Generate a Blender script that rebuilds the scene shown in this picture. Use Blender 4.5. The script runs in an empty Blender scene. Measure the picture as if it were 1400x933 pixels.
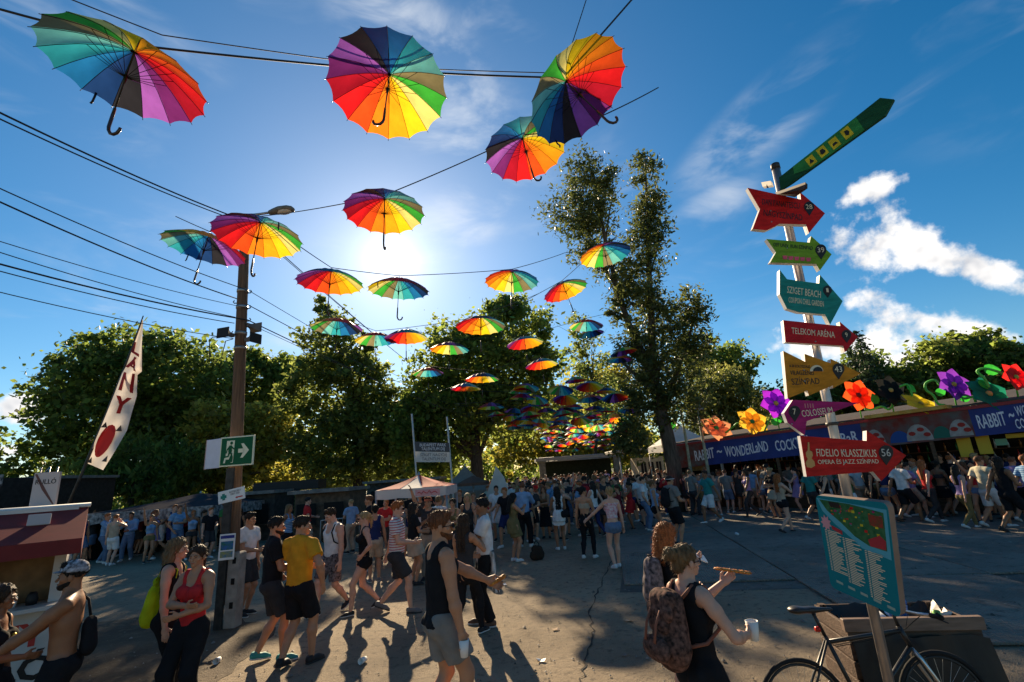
import bpy, math, random
import numpy as np
from mathutils import Vector, Matrix
rnd = random.Random(7)
SC = bpy.context.scene
COL = SC.collection
R = math.radians

# ------------------------------------------------------------------ camera
CAM_H = 2.19
PITCH, ROLL = R(15.16), math.atan(0.070)
F_PX = 661.0                       # 17 mm on a 36 mm wide frame 1400 px across
cam = bpy.data.cameras.new('camera'); cam.lens = 17.0; cam.sensor_width = 36.0
cam.clip_end = 3000; cam.clip_start = 0.05
camo = bpy.data.objects.new('camera', cam); COL.objects.link(camo); SC.camera = camo
_f = Vector((0, math.cos(PITCH), math.sin(PITCH)))
_u0 = Vector((0, -math.sin(PITCH), math.cos(PITCH))); _r0 = Vector((1, 0, 0))
_r = _r0*math.cos(ROLL) - _u0*math.sin(ROLL)
_u = _u0*math.cos(ROLL) + _r0*math.sin(ROLL)
camo.matrix_world = Matrix(((_r.x, _u.x, -_f.x, 0), (_r.y, _u.y, -_f.y, 0), (_r.z, _u.z, -_f.z, CAM_H), (0, 0, 0, 1)))
CP = Vector((0, 0, CAM_H))
def ray(px, py):
    return (_f + _r*((px-700)/F_PX) - _u*((py-466.5)/F_PX)).normalized()
def at_z(px, py, z=0.0):           # where the line of sight meets the height z
    d = ray(px, py); return CP + d*((z-CAM_H)/d.z)
def at_y(px, py, y):               # where it meets the distance y
    d = ray(px, py); return CP + d*(y/d.y)
def at_k(px, py, k):               # where one metre measures k pixels
    d = ray(px, py); return CP + d*((F_PX/k)/d.dot(_f))

# ------------------------------------------------------------------ sky and sun
SUN = ray(534, 354)
SUN_EL = math.asin(SUN.z); SUN_AZ = math.atan2(SUN.x, SUN.y)
W = bpy.data.worlds.new('World'); SC.world = W; W.use_nodes = True
def build_world():
    nt = W.node_tree; n = nt.nodes; l = nt.links; n.clear()
    def nd(t, **kw):
        q = n.new(t)
        for a, b in kw.items(): setattr(q, a, b)
        return q
    def mth(op, a, b=None, c=None, clamp=False):
        q = nd('ShaderNodeMath', operation=op, use_clamp=clamp)
        for i, v in enumerate((a, b, c)):
            if v is None: continue
            if isinstance(v, (int, float)): q.inputs[i].default_value = v
            else: l.new(v, q.inputs[i])
        return q.outputs[0]
    sky = nd('ShaderNodeTexSky', sky_type='NISHITA', sun_disc=False)
    sky.sun_elevation = SUN_EL; sky.sun_rotation = SUN_AZ
    sky.altitude = 100; sky.air_density = 1.0; sky.dust_density = 0.15; sky.ozone_density = 2.5
    hsv = nd('ShaderNodeHueSaturation'); hsv.inputs['Saturation'].default_value = 1.42; hsv.inputs['Hue'].default_value = .494; hsv.inputs['Value'].default_value = .94
    l.new(sky.outputs[0], hsv.inputs['Color'])
    tc = nd('ShaderNodeTexCoord'); sep = nd('ShaderNodeSeparateXYZ'); l.new(tc.outputs['Generated'], sep.inputs[0])
    az = mth('ARCTAN2', sep.outputs[0], sep.outputs[1]); el = mth('ARCSINE', sep.outputs[2])
    cv = nd('ShaderNodeCombineXYZ'); l.new(az, cv.inputs[0]); l.new(el, cv.inputs[1])
    # heaped clouds: soft ellipses (azimuth, elevation in radians) broken up by noise
    blobs = [(1183, 264, 44, 18, -.5), (1215, 330, 105, 46, .12), (1275, 345, 70, 30, .2), (1355, 372, 66, 22, .35), (1405, 398, 44, 20, .3),
             (1265, 437, 110, 36, .1), (1200, 475, 90, 46, 0), (1320, 450, 70, 18, .1), (1130, 470, 70, 34, 0),
             (30, 555, 46, 24, -.1), (10, 616, 26, 10, 0), (1560, 370, 80, 30, 0), (-120, 520, 90, 30, 0)]
    def azel(px, py):
        d = ray(px, py); return math.atan2(d.x, d.y), math.asin(d.z)
    def density(vec):
        nz = nd('ShaderNodeTexNoise'); nz.inputs['Scale'].default_value = 13; nz.inputs['Detail'].default_value = 5; nz.inputs['Roughness'].default_value = .60
        l.new(vec, nz.inputs['Vector'])
        acc = None
        for (px, py, rx, ry, sl) in blobs:
            a, e = azel(px, py); a2, e2 = azel(px+rx, py+rx*sl); a3, e3 = azel(px, py-ry)
            rl = math.hypot(a2-a, e2-e); ang = math.atan2(e2-e, a2-a); rh = math.hypot(a3-a, e3-e)
            mp = nd('ShaderNodeMapping', vector_type='TEXTURE')
            mp.inputs['Location'].default_value = (a, e, 0); mp.inputs['Rotation'].default_value = (0, 0, ang); mp.inputs['Scale'].default_value = (rl, rh, 1)
            l.new(vec, mp.inputs[0])
            ln = nd('ShaderNodeVectorMath', operation='LENGTH'); l.new(mp.outputs[0], ln.inputs[0])
            m = mth('SUBTRACT', 1.0, ln.outputs['Value'])
            acc = m if acc is None else mth('MAXIMUM', acc, m)
        acc = mth('MAXIMUM', acc, -1.5)
        return mth('ADD', acc, mth('MULTIPLY', mth('SUBTRACT', nz.outputs[0], .5), 3.4))
    d1 = density(cv.outputs[0])
    off = nd('ShaderNodeVectorMath', operation='ADD'); off.inputs[1].default_value = (-.022, .03, 0); l.new(cv.outputs[0], off.inputs[0])
    nz2 = nd('ShaderNodeTexNoise'); nz2.inputs['Scale'].default_value = 15; nz2.inputs['Detail'].default_value = 3; nz2.inputs['Roughness'].default_value = .6; l.new(off.outputs[0], nz2.inputs['Vector'])
    d2 = mth('MULTIPLY', mth('SUBTRACT', nz2.outputs[0], .5), 4.4)
    def sstep(v, a, b):
        q = nd('ShaderNodeMapRange', interpolation_type='SMOOTHSTEP'); q.inputs[1].default_value = a; q.inputs[2].default_value = b; l.new(v, q.inputs[0]); return q.outputs[0]
    mask = sstep(d1, .02, .75)
    shade = sstep(d2, -.3, 1.5)
    ccol = nd('ShaderNodeMix', data_type='RGBA'); ccol.inputs['A'].default_value = (9.5, 9.2, 8.9, 1); ccol.inputs['B'].default_value = (3.8, 4.1, 4.7, 1)
    l.new(shade, ccol.inputs['Factor'])
    # thin high cirrus, combed along the wind
    mp = nd('ShaderNodeMapping'); mp.inputs['Rotation'].default_value = (0, 0, R(-58)); mp.inputs['Scale'].default_value = (2.4, 7.5, 1); l.new(cv.outputs[0], mp.inputs[0])
    n1 = nd('ShaderNodeTexNoise'); n1.inputs['Scale'].default_value = 1.5; n1.inputs['Detail'].default_value = 5; n1.inputs['Roughness'].default_value = .57; n1.inputs['Distortion'].default_value = .5
    l.new(mp.outputs[0], n1.inputs['Vector'])
    n2 = nd('ShaderNodeTexNoise'); n2.inputs['Scale'].default_value = 2.2; n2.inputs['Detail'].default_value = 2; l.new(cv.outputs[0], n2.inputs['Vector'])
    cir = mth('MULTIPLY', sstep(n1.outputs[0], .50, .80), sstep(n2.outputs[0], .40, .66))
    cm = None
    for (px, py, rx, ry, sl) in ((590, 110, 190, 130, .9), (1040, 170, 140, 55, -.95), (640, 290, 120, 60, -.9), (120, 60, 200, 60, .2), (960, 300, 90, 40, -.8)):
        a, e = azel(px, py); a2, e2 = azel(px+rx, py+rx*sl); a3, e3 = azel(px, py-ry); mq = nd('ShaderNodeMapping', vector_type='TEXTURE')
        mq.inputs['Location'].default_value = (a, e, 0); mq.inputs['Rotation'].default_value = (0, 0, math.atan2(e2-e, a2-a)); mq.inputs['Scale'].default_value = (math.hypot(a2-a, e2-e), math.hypot(a3-a, e3-e), 1); l.new(cv.outputs[0], mq.inputs[0])
        ln = nd('ShaderNodeVectorMath', operation='LENGTH'); l.new(mq.outputs[0], ln.inputs[0]); q = mth('SUBTRACT', 1.15, ln.outputs['Value']); cm = q if cm is None else mth('MAXIMUM', cm, q)
    wide = mth('MULTIPLY', sstep(n1.outputs[0], .38, .74), sstep(cm, 0, .8))
    cir = mth('MAXIMUM', mth('MULTIPLY', cir, .5), mth('MULTIPLY', wide, .62))
    m1 = nd('ShaderNodeMix', data_type='RGBA'); l.new(cir, m1.inputs['Factor']); l.new(hsv.outputs[0], m1.inputs['A']); m1.inputs['B'].default_value = (6.2, 6.6, 7.2, 1)
    m2 = nd('ShaderNodeMix', data_type='RGBA'); l.new(mask, m2.inputs['Factor']); l.new(m1.outputs['Result'], m2.inputs['A']); l.new(ccol.outputs['Result'], m2.inputs['B'])
    # the bright aureole of thin haze round the sun
    dt = nd('ShaderNodeVectorMath', operation='DOT_PRODUCT'); dt.inputs[1].default_value = SUN[:]
    nrm = nd('ShaderNodeVectorMath', operation='NORMALIZE'); l.new(tc.outputs['Generated'], nrm.inputs[0]); l.new(nrm.outputs[0], dt.inputs[0])
    ang = mth('ARCCOSINE', mth('MINIMUM', dt.outputs['Value'], .999999))
    g1 = mth('MULTIPLY', mth('EXPONENT', mth('MULTIPLY', ang, -1/.042)), 9)
    g2 = mth('MULTIPLY', mth('EXPONENT', mth('MULTIPLY', ang, -1/.27)), 2.9)
    gs = mth('ADD', g1, g2)
    gc = nd('ShaderNodeMix', data_type='RGBA', blend_type='MULTIPLY'); gc.inputs['Factor'].default_value = 1; l.new(gs, gc.inputs['A']); gc.inputs['B'].default_value = (1, .96, .88, 1)
    ad = nd('ShaderNodeMix', data_type='RGBA', blend_type='ADD'); ad.inputs['Factor'].default_value = 1
    l.new(m2.outputs['Result'], ad.inputs['A']); l.new(gc.outputs['Result'], ad.inputs['B'])
    bg = nd('ShaderNodeBackground'); bg.inputs['Strength'].default_value = 0.06; l.new(ad.outputs['Result'], bg.inputs['Color'])
    out = nd('ShaderNodeOutputWorld'); l.new(bg.outputs[0], out.inputs[0])
build_world(); W.cycles.sampling_method = 'MANUAL'; W.cycles.sample_map_resolution = 512
sun = bpy.data.lights.new('sun', 'SUN'); sun.energy = 5.0; sun.angle = R(0.53); sun.color = (1.0, .79, .52)
suno = bpy.data.objects.new('sun', sun); COL.objects.link(suno)
suno.rotation_euler = SUN.to_track_quat('Z', 'Y').to_euler()
SC.view_settings.view_transform = 'Standard'; SC.view_settings.look = 'None'
SC.view_settings.exposure = 1.05; SC.view_settings.gamma = 1.0; SC.view_settings.use_curve_mapping = False
SC.cycles.max_bounces = 6; SC.cycles.transparent_max_bounces = 6; SC.cycles.transmission_bounces = 4
SC.cycles.use_denoising = True

# ------------------------------------------------------------------ materials
MATS = {}
def mat(name, col, rough=.7, spec=.3, metal=0, vary=0.0, vscale=6, bump=0.0, bscale=40, col2=None, stretch=None, translucent=0.0, detail=4, coords='Object', island=0.0, coat=0, trgain=None):
    if name in MATS: return MATS[name]
    m = bpy.data.materials.new(name); MATS[name] = m; m.use_nodes = True
    nt = m.node_tree; n = nt.nodes; l = nt.links
    b = n['Principled BSDF']; out = n['Material Output']
    b.inputs['Base Color'].default_value = (*col, 1); b.inputs['Roughness'].default_value = rough
    b.inputs['Metallic'].default_value = metal; b.inputs['Specular IOR Level'].default_value = spec
    b.inputs['Coat Weight'].default_value = coat
    src = None
    tc = n.new('ShaderNodeTexCoord')
    def vec():
        if not stretch: return tc.outputs[coords]
        mp = n.new('ShaderNodeMapping'); mp.inputs['Scale'].default_value = stretch; l.new(tc.outputs[coords], mp.inputs[0]); return mp.outputs[0]
    if vary or col2:
        nz = n.new('ShaderNodeTexNoise'); nz.inputs['Scale'].default_value = vscale; nz.inputs['Detail'].default_value = detail; l.new(vec(), nz.inputs['Vector'])
        cr = n.new('ShaderNodeValToRGB'); cr.color_ramp.elements[0].position = .32; cr.color_ramp.elements[1].position = .68
        c2 = col2 if col2 else tuple(min(1, c*(1+vary)) for c in col); c1 = col if col2 else tuple(c*(1-vary) for c in col)
        cr.color_ramp.elements[0].color = (*c1, 1); cr.color_ramp.elements[1].color = (*c2, 1)
        l.new(nz.outputs[0], cr.inputs[0]); src = cr.outputs[0]
    if island:
        ge = n.new('ShaderNodeNewGeometry'); hv = n.new('ShaderNodeHueSaturation')
        mr = n.new('ShaderNodeMapRange'); mr.inputs[3].default_value = 1-island; mr.inputs[4].default_value = 1+island; l.new(ge.outputs['Random Per Island'], mr.inputs[0]); l.new(mr.outputs[0], hv.inputs['Value'])
        if src: l.new(src, hv.inputs['Color'])
        else: hv.inputs['Color'].default_value = (*col, 1)
        src = hv.outputs[0]
    if src: l.new(src, b.inputs['Base Color'])
    if bump:
        nb = n.new('ShaderNodeTexNoise'); nb.inputs['Scale'].default_value = bscale; nb.inputs['Detail'].default_value = 5; l.new(vec(), nb.inputs['Vector'])
        bp = n.new('ShaderNodeBump'); bp.inputs['Strength'].default_value = bump; bp.inputs['Distance'].default_value = .02; l.new(nb.outputs[0], bp.inputs['Height']); l.new(bp.outputs[0], b.inputs['Normal'])
    if translucent:
        tr = n.new('ShaderNodeBsdfTranslucent'); tr.inputs[0].default_value = (*col, 1)
        if src: l.new(src, tr.inputs[0])
        if trgain:
            hv = n.new('ShaderNodeHueSaturation'); hv.inputs['Hue'].default_value = trgain[0]; hv.inputs['Value'].default_value = trgain[1]; l.new(src, hv.inputs['Color']); l.new(hv.outputs[0], tr.inputs[0])
        mx = n.new('ShaderNodeMixShader'); mx.inputs[0].default_value = translucent
        l.new(b.outputs[0], mx.inputs[1]); l.new(tr.outputs[0], mx.inputs[2]); l.new(mx.outputs[0], out.inputs[0])
    return m
def cloth(name, c, **k):
    a = dict(rough=.9, spec=.12, vary=.14, vscale=9, bump=.6, bscale=11); a.update(k); return mat('cloth_'+name, c, **a)

# ------------------------------------------------------------------ mesh helpers
def obj(name, me, parent=None, m=None, loc=None, rot=None):
    o = bpy.data.objects.new(name, me); COL.objects.link(o)
    if parent is not None: o.parent = parent
    if m is not None and me is not None and not me.materials:
        for q in (m if isinstance(m, (list, tuple)) else [m]): me.materials.append(q)
    if loc is not None: o.location = loc
    if rot is not None: o.rotation_euler = rot
    return o
def tag(o, label=None, cat=None, group=None, kind=None):
    if label: o['label'] = label
    if cat: o['category'] = cat
    if group: o['group'] = group
    if kind: o['kind'] = kind
    return o
def thing(name, label, cat, loc=(0, 0, 0), rotz=0, group=None):
    o = bpy.data.objects.new(name, None); COL.objects.link(o); o.location = loc; o.rotation_euler = (0, 0, rotz); o.empty_display_size = .1
    return tag(o, label, cat, group)
def copy_tree(o, parent=None):
    c = o.copy(); COL.objects.link(c); c.parent = parent
    for ch in list(o.children): copy_tree(ch, c)
    return c
def np_mesh(name, V, Fq, smooth=True, mi=None):
    V = np.asarray(V, np.float32); Fq = np.asarray(Fq, np.int32)
    me = bpy.data.meshes.new(name); nv, nf, w = len(V), len(Fq), Fq.shape[1]
    me.vertices.add(nv); me.vertices.foreach_set('co', V.ravel())
    me.loops.add(nf*w); me.loops.foreach_set('vertex_index', Fq.ravel())
    me.polygons.add(nf); me.polygons.foreach_set('loop_start', np.arange(0, nf*w, w, dtype=np.int32))
    if mi is not None: me.polygons.foreach_set('material_index', np.asarray(mi, np.int32))
    me.update(calc_edges=True)
    if smooth: me.polygons.foreach_set('use_smooth', np.ones(nf, bool))
    return me
class MB:
    def __init__(s): s.v = []; s.f = []; s.mi = []; s.cur = 0; s.sm = []
    def add(s, vs, fs, smooth=False):
        o = len(s.v); s.v += [tuple(q) for q in vs]
        for f in fs: s.f.append(tuple(i+o for i in f)); s.mi.append(s.cur); s.sm.append(smooth)
        return s
    def box(s, c, d, M=None, bev=0.0):
        x, y, z = (q/2 for q in d)
        if bev > 0:
            e = min(bev, x*.9, y*.9, z*.9); vs = []
            for (a, b_, c_) in ((x-e, y-e, -z), (x, y, -z+e), (x, y, z-e), (x-e, y-e, z)):
                ea = min(e, 1)
                for sx, sy in ((1, 1), (-1, 1), (-1, -1), (1, -1)): vs.append((sx*a, sy*b_, c_))
            fs = [(3, 2, 1, 0), (12, 13, 14, 15)]
            for k in range(3):
                for i in range(4): fs.append((k*4+i, k*4+(i+1) % 4, k*4+4+(i+1) % 4, k*4+4+i))
        else:
            vs = [(i*x, j*y, k*z) for k in (-1, 1) for j in (-1, 1) for i in (-1, 1)]
            fs = [(0, 2, 3, 1), (4, 5, 7, 6), (0, 1, 5, 4), (2, 6, 7, 3), (0, 4, 6, 2), (1, 3, 7, 5)]
        vs = [Vector(v) for v in vs]
        if M is not None: vs = [M @ v for v in vs]
        return s.add([v+Vector(c) for v in vs], fs)
    def tube(s, pts, r, n=6, caps=True, smooth=True):
        pts = [Vector(p) for p in pts]; rs = r if isinstance(r, (list, tuple)) else [r]*len(pts)
        vs, fs = [], []; ref = None
        for i, p in enumerate(pts):
            t = (pts[min(i+1, len(pts)-1)]-pts[max(i-1, 0)])
            t = t.normalized() if t.length > 1e-9 else Vector((0, 0, 1))
            if ref is None: ref = t.orthogonal().normalized()
            ref = (ref - t*ref.dot(t)); ref = ref.normalized() if ref.length > 1e-6 else t.orthogonal().normalized()
            b = t.cross(ref)
            for k in range(n):
                a = 2*math.pi*k/n; vs.append(p+(ref*math.cos(a)+b*math.sin(a))*rs[i])
        for i in range(len(pts)-1):
            for k in range(n): fs.append((i*n+k, i*n+(k+1) % n, (i+1)*n+(k+1) % n, (i+1)*n+k))
        if caps: fs += [tuple(reversed(range(n))), tuple(range((len(pts)-1)*n, len(pts)*n))]
        return s.add(vs, fs, smooth)
    def prism(s, poly, y0, y1, M=None):            # polygon in x,z pushed from y0 to y1
        n = len(poly); vs = [Vector((p[0], y0, p[1])) for p in poly]+[Vector((p[0], y1, p[1])) for p in poly]
        if M is not None: vs = [M @ v for v in vs]
        fs = [tuple(range(n)), tuple(reversed(range(n, 2*n)))]+[(i, i+n, (i+1) % n+n, (i+1) % n) for i in range(n)]
        return s.add(vs, fs)
    def lathe(s, prof, n=16, c=(0, 0, 0), smooth=True):
        vs, fs = [], []; c = Vector(c)
        for (r, z) in prof:
            for k in range(n): a = 2*math.pi*k/n; vs.append(c+Vector((r*math.cos(a), r*math.sin(a), z)))
        for i in range(len(prof)-1):
            for k in range(n): fs.append((i*n+k, i*n+(k+1) % n, (i+1)*n+(k+1) % n, (i+1)*n+k))
        return s.add(vs, fs, smooth)
    def mesh(s, name='mesh'):
        me = bpy.data.meshes.new(name); me.from_pydata([tuple(v) for v in s.v], [], s.f); me.update()
        me.polygons.foreach_set('use_smooth', s.sm); me.polygons.foreach_set('material_index', s.mi); return me
    def build(s, name, m, parent=None, loc=None, rot=None): return obj(name, s.mesh(name), parent, m, loc, rot)
def text_mesh(txt, size, extrude=.002, xs=1.0, bold=0.0, align='CENTER'):
    cu = bpy.data.curves.new('lettering', 'FONT'); cu.body = txt; cu.size = size; cu.extrude = extrude; cu.offset = bold; cu.align_x = align; cu.align_y = 'CENTER'; cu.resolution_u = 2
    o = bpy.data.objects.new('lettering', cu); COL.objects.link(o)
    dg = bpy.context.evaluated_depsgraph_get(); me = bpy.data.meshes.new_from_object(o.evaluated_get(dg)); me.name = 'lettering'
    bpy.data.objects.remove(o); bpy.data.curves.remove(cu)
    n = len(me.vertices); a = np.empty(n*3, np.float32); me.vertices.foreach_get('co', a); a = a.reshape(-1, 3)
    # text stands upright in the x,z plane and reads from -y
    b = np.stack([a[:, 0]*xs, -a[:, 2], a[:, 1]], 1); me.vertices.foreach_set('co', b.astype(np.float32).ravel()); me.materials.clear(); me.update()
    return me
def sag(a, b, s, n=14):
    a, b = Vector(a), Vector(b); return [a.lerp(b, i/n)-Vector((0, 0, s*4*(i/n)*(1-i/n))) for i in range(n+1)]
# ------------------------------------------------------------------ people: smooth-blended solids meshed with surface nets
V3 = lambda *a: np.array(a, np.float64)
def unit(v): v = np.asarray(v, float); return v/(np.linalg.norm(v)+1e-9)
def cap(a, b, ra, rb, ax=None, f=1.0, flat=False, op='u', k=None): return ('c', np.asarray(a, float), np.asarray(b, float), ra, rb, ax, f, flat, op, k)
def ball(c, r, M=None, op='u', k=None): return ('e', np.asarray(c, float), np.asarray(r if np.ndim(r) else (r, r, r), float), M, None, None, None, None, op, k)
def half(p, n, op='i'): return ('p', np.asarray(p, float), unit(n), None, None, None, None, None, op, None)
def inflate(pr, d):
    if pr[0] == 'c': return ('c', pr[1], pr[2], pr[3]+d, pr[4]+d, *pr[5:])
    return ('e', pr[1], pr[2]+d, *pr[3:])
def sdf_mesh(prims, vox, k=.02, noise=None):
    lo = V3(9, 9, 9); hi = -lo
    for p in prims:
        if p[8] != 'u': continue
        if p[0] == 'c': lo = np.minimum(lo, np.minimum(p[1]-p[3], p[2]-p[4])); hi = np.maximum(hi, np.maximum(p[1]+p[3], p[2]+p[4]))
        elif p[0] == 'e': m = p[2].max() if p[3] is not None else p[2]; lo = np.minimum(lo, p[1]-m); hi = np.maximum(hi, p[1]+m)
    lo = lo-3*vox; hi = hi+3*vox
    ns = np.ceil((hi-lo)/vox).astype(int)+1
    ax = [lo[i]+np.arange(ns[i])*vox for i in range(3)]
    F = np.full(ns, .12, np.float32)
    for p in prims:
        ty, op, kk = p[0], p[8], (p[9] if p[9] is not None else k)
        if ty == 'p':
            d = ((ax[0]-p[1][0])*p[2][0])[:, None, None]+((ax[1]-p[1][1])*p[2][1])[None, :, None]+((ax[2]-p[1][2])*p[2][2])[None, None, :]
            F = np.maximum(F, d.astype(np.float32)); continue
        mg = .05+kk
        if ty == 'c': l0 = np.minimum(p[1]-p[3], p[2]-p[4])-mg; h0 = np.maximum(p[1]+p[3], p[2]+p[4])+mg
        else: m = p[2].max(); l0 = p[1]-m-mg; h0 = p[1]+m+mg
        i0 = np.clip(((l0-lo)/vox).astype(int), 0, ns-1); i1 = np.clip(((h0-lo)/vox).astype(int)+2, 1, ns)
        X = (ax[0][i0[0]:i1[0]])[:, None, None]; Y = (ax[1][i0[1]:i1[1]])[None, :, None]; Z = (ax[2][i0[2]:i1[2]])[None, None, :]
        if X.size*Y.size*Z.size == 0: continue
        if ty == 'c':
            a, b = p[1], p[2]; ba = b-a; L2 = max(ba.dot(ba), 1e-9)
            tu = ((X-a[0])*ba[0]+(Y-a[1])*ba[1]+(Z-a[2])*ba[2])/L2; t = np.clip(tu, 0, 1)
            vx, vy, vz = X-a[0]-t*ba[0], Y-a[1]-t*ba[1], Z-a[2]-t*ba[2]
            r = p[3]+(p[4]-p[3])*t
            if p[5] is not None:
                n = p[5]; dd = (vx*n[0]+vy*n[1]+vz*n[2])*(p[6]-1); vx, vy, vz = vx+dd*n[0], vy+dd*n[1], vz+dd*n[2]
            d = np.sqrt(vx*vx+vy*vy+vz*vz)-r
            if p[6] > 1: d = d/(1+(p[6]-1)*.25)
            if p[7]: L = math.sqrt(L2); d = np.maximum(d, (tu-1)*L)
        else:
            qx, qy, qz = X-p[1][0], Y-p[1][1], Z-p[1][2]
            if p[3] is not None:
                M = p[3]; qx, qy, qz = M[0][0]*qx+M[0][1]*qy+M[0][2]*qz, M[1][0]*qx+M[1][1]*qy+M[1][2]*qz, M[2][0]*qx+M[2][1]*qy+M[2][2]*qz
            d = (np.sqrt((qx/p[2][0])**2+(qy/p[2][1])**2+(qz/p[2][2])**2)-1)*p[2].min()
        d = d.astype(np.float32); S = F[i0[0]:i1[0], i0[1]:i1[1], i0[2]:i1[2]]
        if op == 'u':
            hh = np.clip(.5+.5*(S-d)/kk, 0, 1); S[...] = S+(d-S)*hh-kk*hh*(1-hh)
        else: S[...] = np.maximum(S, -d)
    if noise:
        amp, sc = noise[:2]
        X, Y, Z = ax[0][:, None, None]*sc, ax[1][None, :, None]*sc, ax[2][None, None, :]*sc
        if len(noise) > 2: F = F+(amp*2.2*np.sin(X+.8*np.sin(Z*.6))*np.sin(Y+.9*np.sin(X*.7))*np.sin(Z+.7*np.sin(Y*.5))).astype(np.float32)
        else: F = F+amp*(np.sin(X+1.7*np.sin(Y*1.3))+np.sin(Y*1.1+1.3*np.sin(Z*.9+X))+np.sin(Z*.8+X*1.9)).astype(np.float32)
    return surf_net(F, lo, vox)
def surf_net(F, lo, vox):
    s = F < 0
    c = s[:-1, :-1, :-1].astype(np.int8)
    for dx in (0, 1):
        for dy in (0, 1):
            for dz in (0, 1):
                if dx+dy+dz: c = c+s[dx:s.shape[0]-1+dx, dy:s.shape[1]-1+dy, dz:s.shape[2]-1+dz]
    act = (c > 0) & (c < 8); ii, jj, kk = np.nonzero(act); n = len(ii)
    idx = np.full(act.shape, -1, np.int32); idx[ii, jj, kk] = np.arange(n)
    P = np.zeros((n, 3)); C = np.zeros(n)
    cor = [(0, 0, 0), (1, 0, 0), (0, 1, 0), (1, 1, 0), (0, 0, 1), (1, 0, 1), (0, 1, 1), (1, 1, 1)]
    val = [F[ii+a, jj+b, kk+d] for a, b, d in cor]
    for e0, e1 in ((0, 1), (2, 3), (4, 5), (6, 7), (0, 2), (1, 3), (4, 6), (5, 7), (0, 4), (1, 5), (2, 6), (3, 7)):
        a, b = val[e0], val[e1]; m = (a < 0) != (b < 0)
        t = np.where(m, a/np.where(m, a-b, 1), 0)
        p0, p1 = np.array(cor[e0], float), np.array(cor[e1], float)
        P += m[:, None]*(p0+(p1-p0)*t[:, None]); C += m
    V = lo+(np.stack([ii, jj, kk], 1)+P/C[:, None])*vox
    quads = []
    for axn in range(3):
        o1, o2 = (axn+1) % 3, (axn+2) % 3
        a = s; sl0 = [slice(None)]*3; sl1 = [slice(None)]*3; sl0[axn] = slice(0, -1); sl1[axn] = slice(1, None)
        A = a[tuple(sl0)]; B = a[tuple(sl1)]; d = A != B
        q = np.array(np.nonzero(d)).T
        q = q[(q[:, o1] > 0) & (q[:, o2] > 0) & (q[:, o1] < act.shape[o1]) & (q[:, o2] < act.shape[o2])]
        def g(u, v):
            w = q.copy(); w[:, o1] -= u; w[:, o2] -= v; return idx[w[:, 0], w[:, 1], w[:, 2]]
        f = np.stack([g(0, 0), g(1, 0), g(1, 1), g(0, 1)], 1)
        flip = A[q[:, 0], q[:, 1], q[:, 2]]
        f[~flip] = f[~flip][:, ::-1]
        quads.append(f)
    return V, np.concatenate(quads)
def cat_mesh(*ms):
    Vs, Fs, o = [], [], 0
    for V, F_ in ms: Vs.append(V); Fs.append(F_+o); o += len(V)
    return np.concatenate(Vs), np.concatenate(Fs)
def xf(m, M, t=(0, 0, 0), s=1.0, mirror=False):
    V, F_ = m; V = V*s
    if mirror: V = V*np.array([-1, 1, 1]); F_ = F_[:, ::-1]
    return V@np.asarray(M).T+np.asarray(t), F_

# --- cached templates (metres, adult size)
_T = {}
def head_prims(fem):
    j = .052 if fem else .060
    return [ball((0, -.012, .150), (.074, .094, .086)), ball((0, .022, .080), (j, .066, .074)), ball((0, .070, .026), .020 if fem else .025, k=.03),
            cap((0, .092, .112), (0, .111, .080), .007, .0125, k=.012), cap((-.034, .081, .126), (.034, .081, .126), .012, .012, k=.015),
            ball((.044, .056, .088), .021), ball((-.044, .056, .088), .021),
            ball((.031, .104, .110), .0135, op='s'), ball((-.031, .104, .110), .0135, op='s'),
            cap((-.016, .089, .050), (.016, .089, .050), .0085, .0085, k=.008),
            ball((.077, -.004, .100), (.011, .020, .031), k=.006), ball((-.077, -.004, .100), (.011, .020, .031), k=.006),
            cap((0, -.02, .06), (0, -.03, -.03), .052, .054, k=.03)]
def head(fem, vox):
    key = ('head', fem, vox)
    if key not in _T: _T[key] = sdf_mesh(head_prims(fem), vox, .025)
    return _T[key]
def hand(curl, vox):
    key = ('hand', curl, vox)
    if key in _T: return _T[key]
    pr = [ball((0, .002, -.045), (.017, .040, .055)), cap((0, 0, .01), (0, 0, -.02), .024, .028)]
    for y, L, r in ((.031, .072, .0092), (.0105, .082, .0096), (-.0105, .076, .0092), (-.030, .058, .0082)):
        p = V3(0, y, -.085); a = curl*.35
        for q, w in ((.45, 1), (.32, 1.25), (.23, 1.0)):
            d = V3(-math.sin(a), y*.5, -math.cos(a)); n = p+unit(d)*L*q; pr.append(cap(p, n, r, r*.92, k=.006)); p = n; a += curl*w
    pr += [cap((-.004, .030, -.025), (-.016, .058, -.052), .013, .011, k=.012), cap((-.016, .058, -.052), (-.028-.02*curl, .062-.012*curl, -.085), .0105, .0085, k=.006)]
    _T[key] = sdf_mesh(pr, vox, .012); return _T[key]
def shoe(vox):
    key = ('shoe', vox)
    if key in _T: return _T[key]
    up = [cap((0, -.035, -.045), (0, .10, -.058), .040, .040), cap((0, .10, -.06), (.004, .158, -.068), .042, .032), cap((0, -.025, -.04), (0, -.018, .015), .040, .036), half((0, 0, -.072), (0, 0, -1)), half((0, 0, .012), (0, -.25, 1))]
    so = [cap((0, -.032, -.075), (.004, .155, -.075), .044, .040, V3(1, 0, 0), 1.0), half((0, 0, -.088), (0, 0, -1)), half((0, 0, -.068), (0, 0, 1))]
    _T[key] = (sdf_mesh(up, vox, .03), sdf_mesh(so, vox*.8, .02)); return _T[key]
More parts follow.
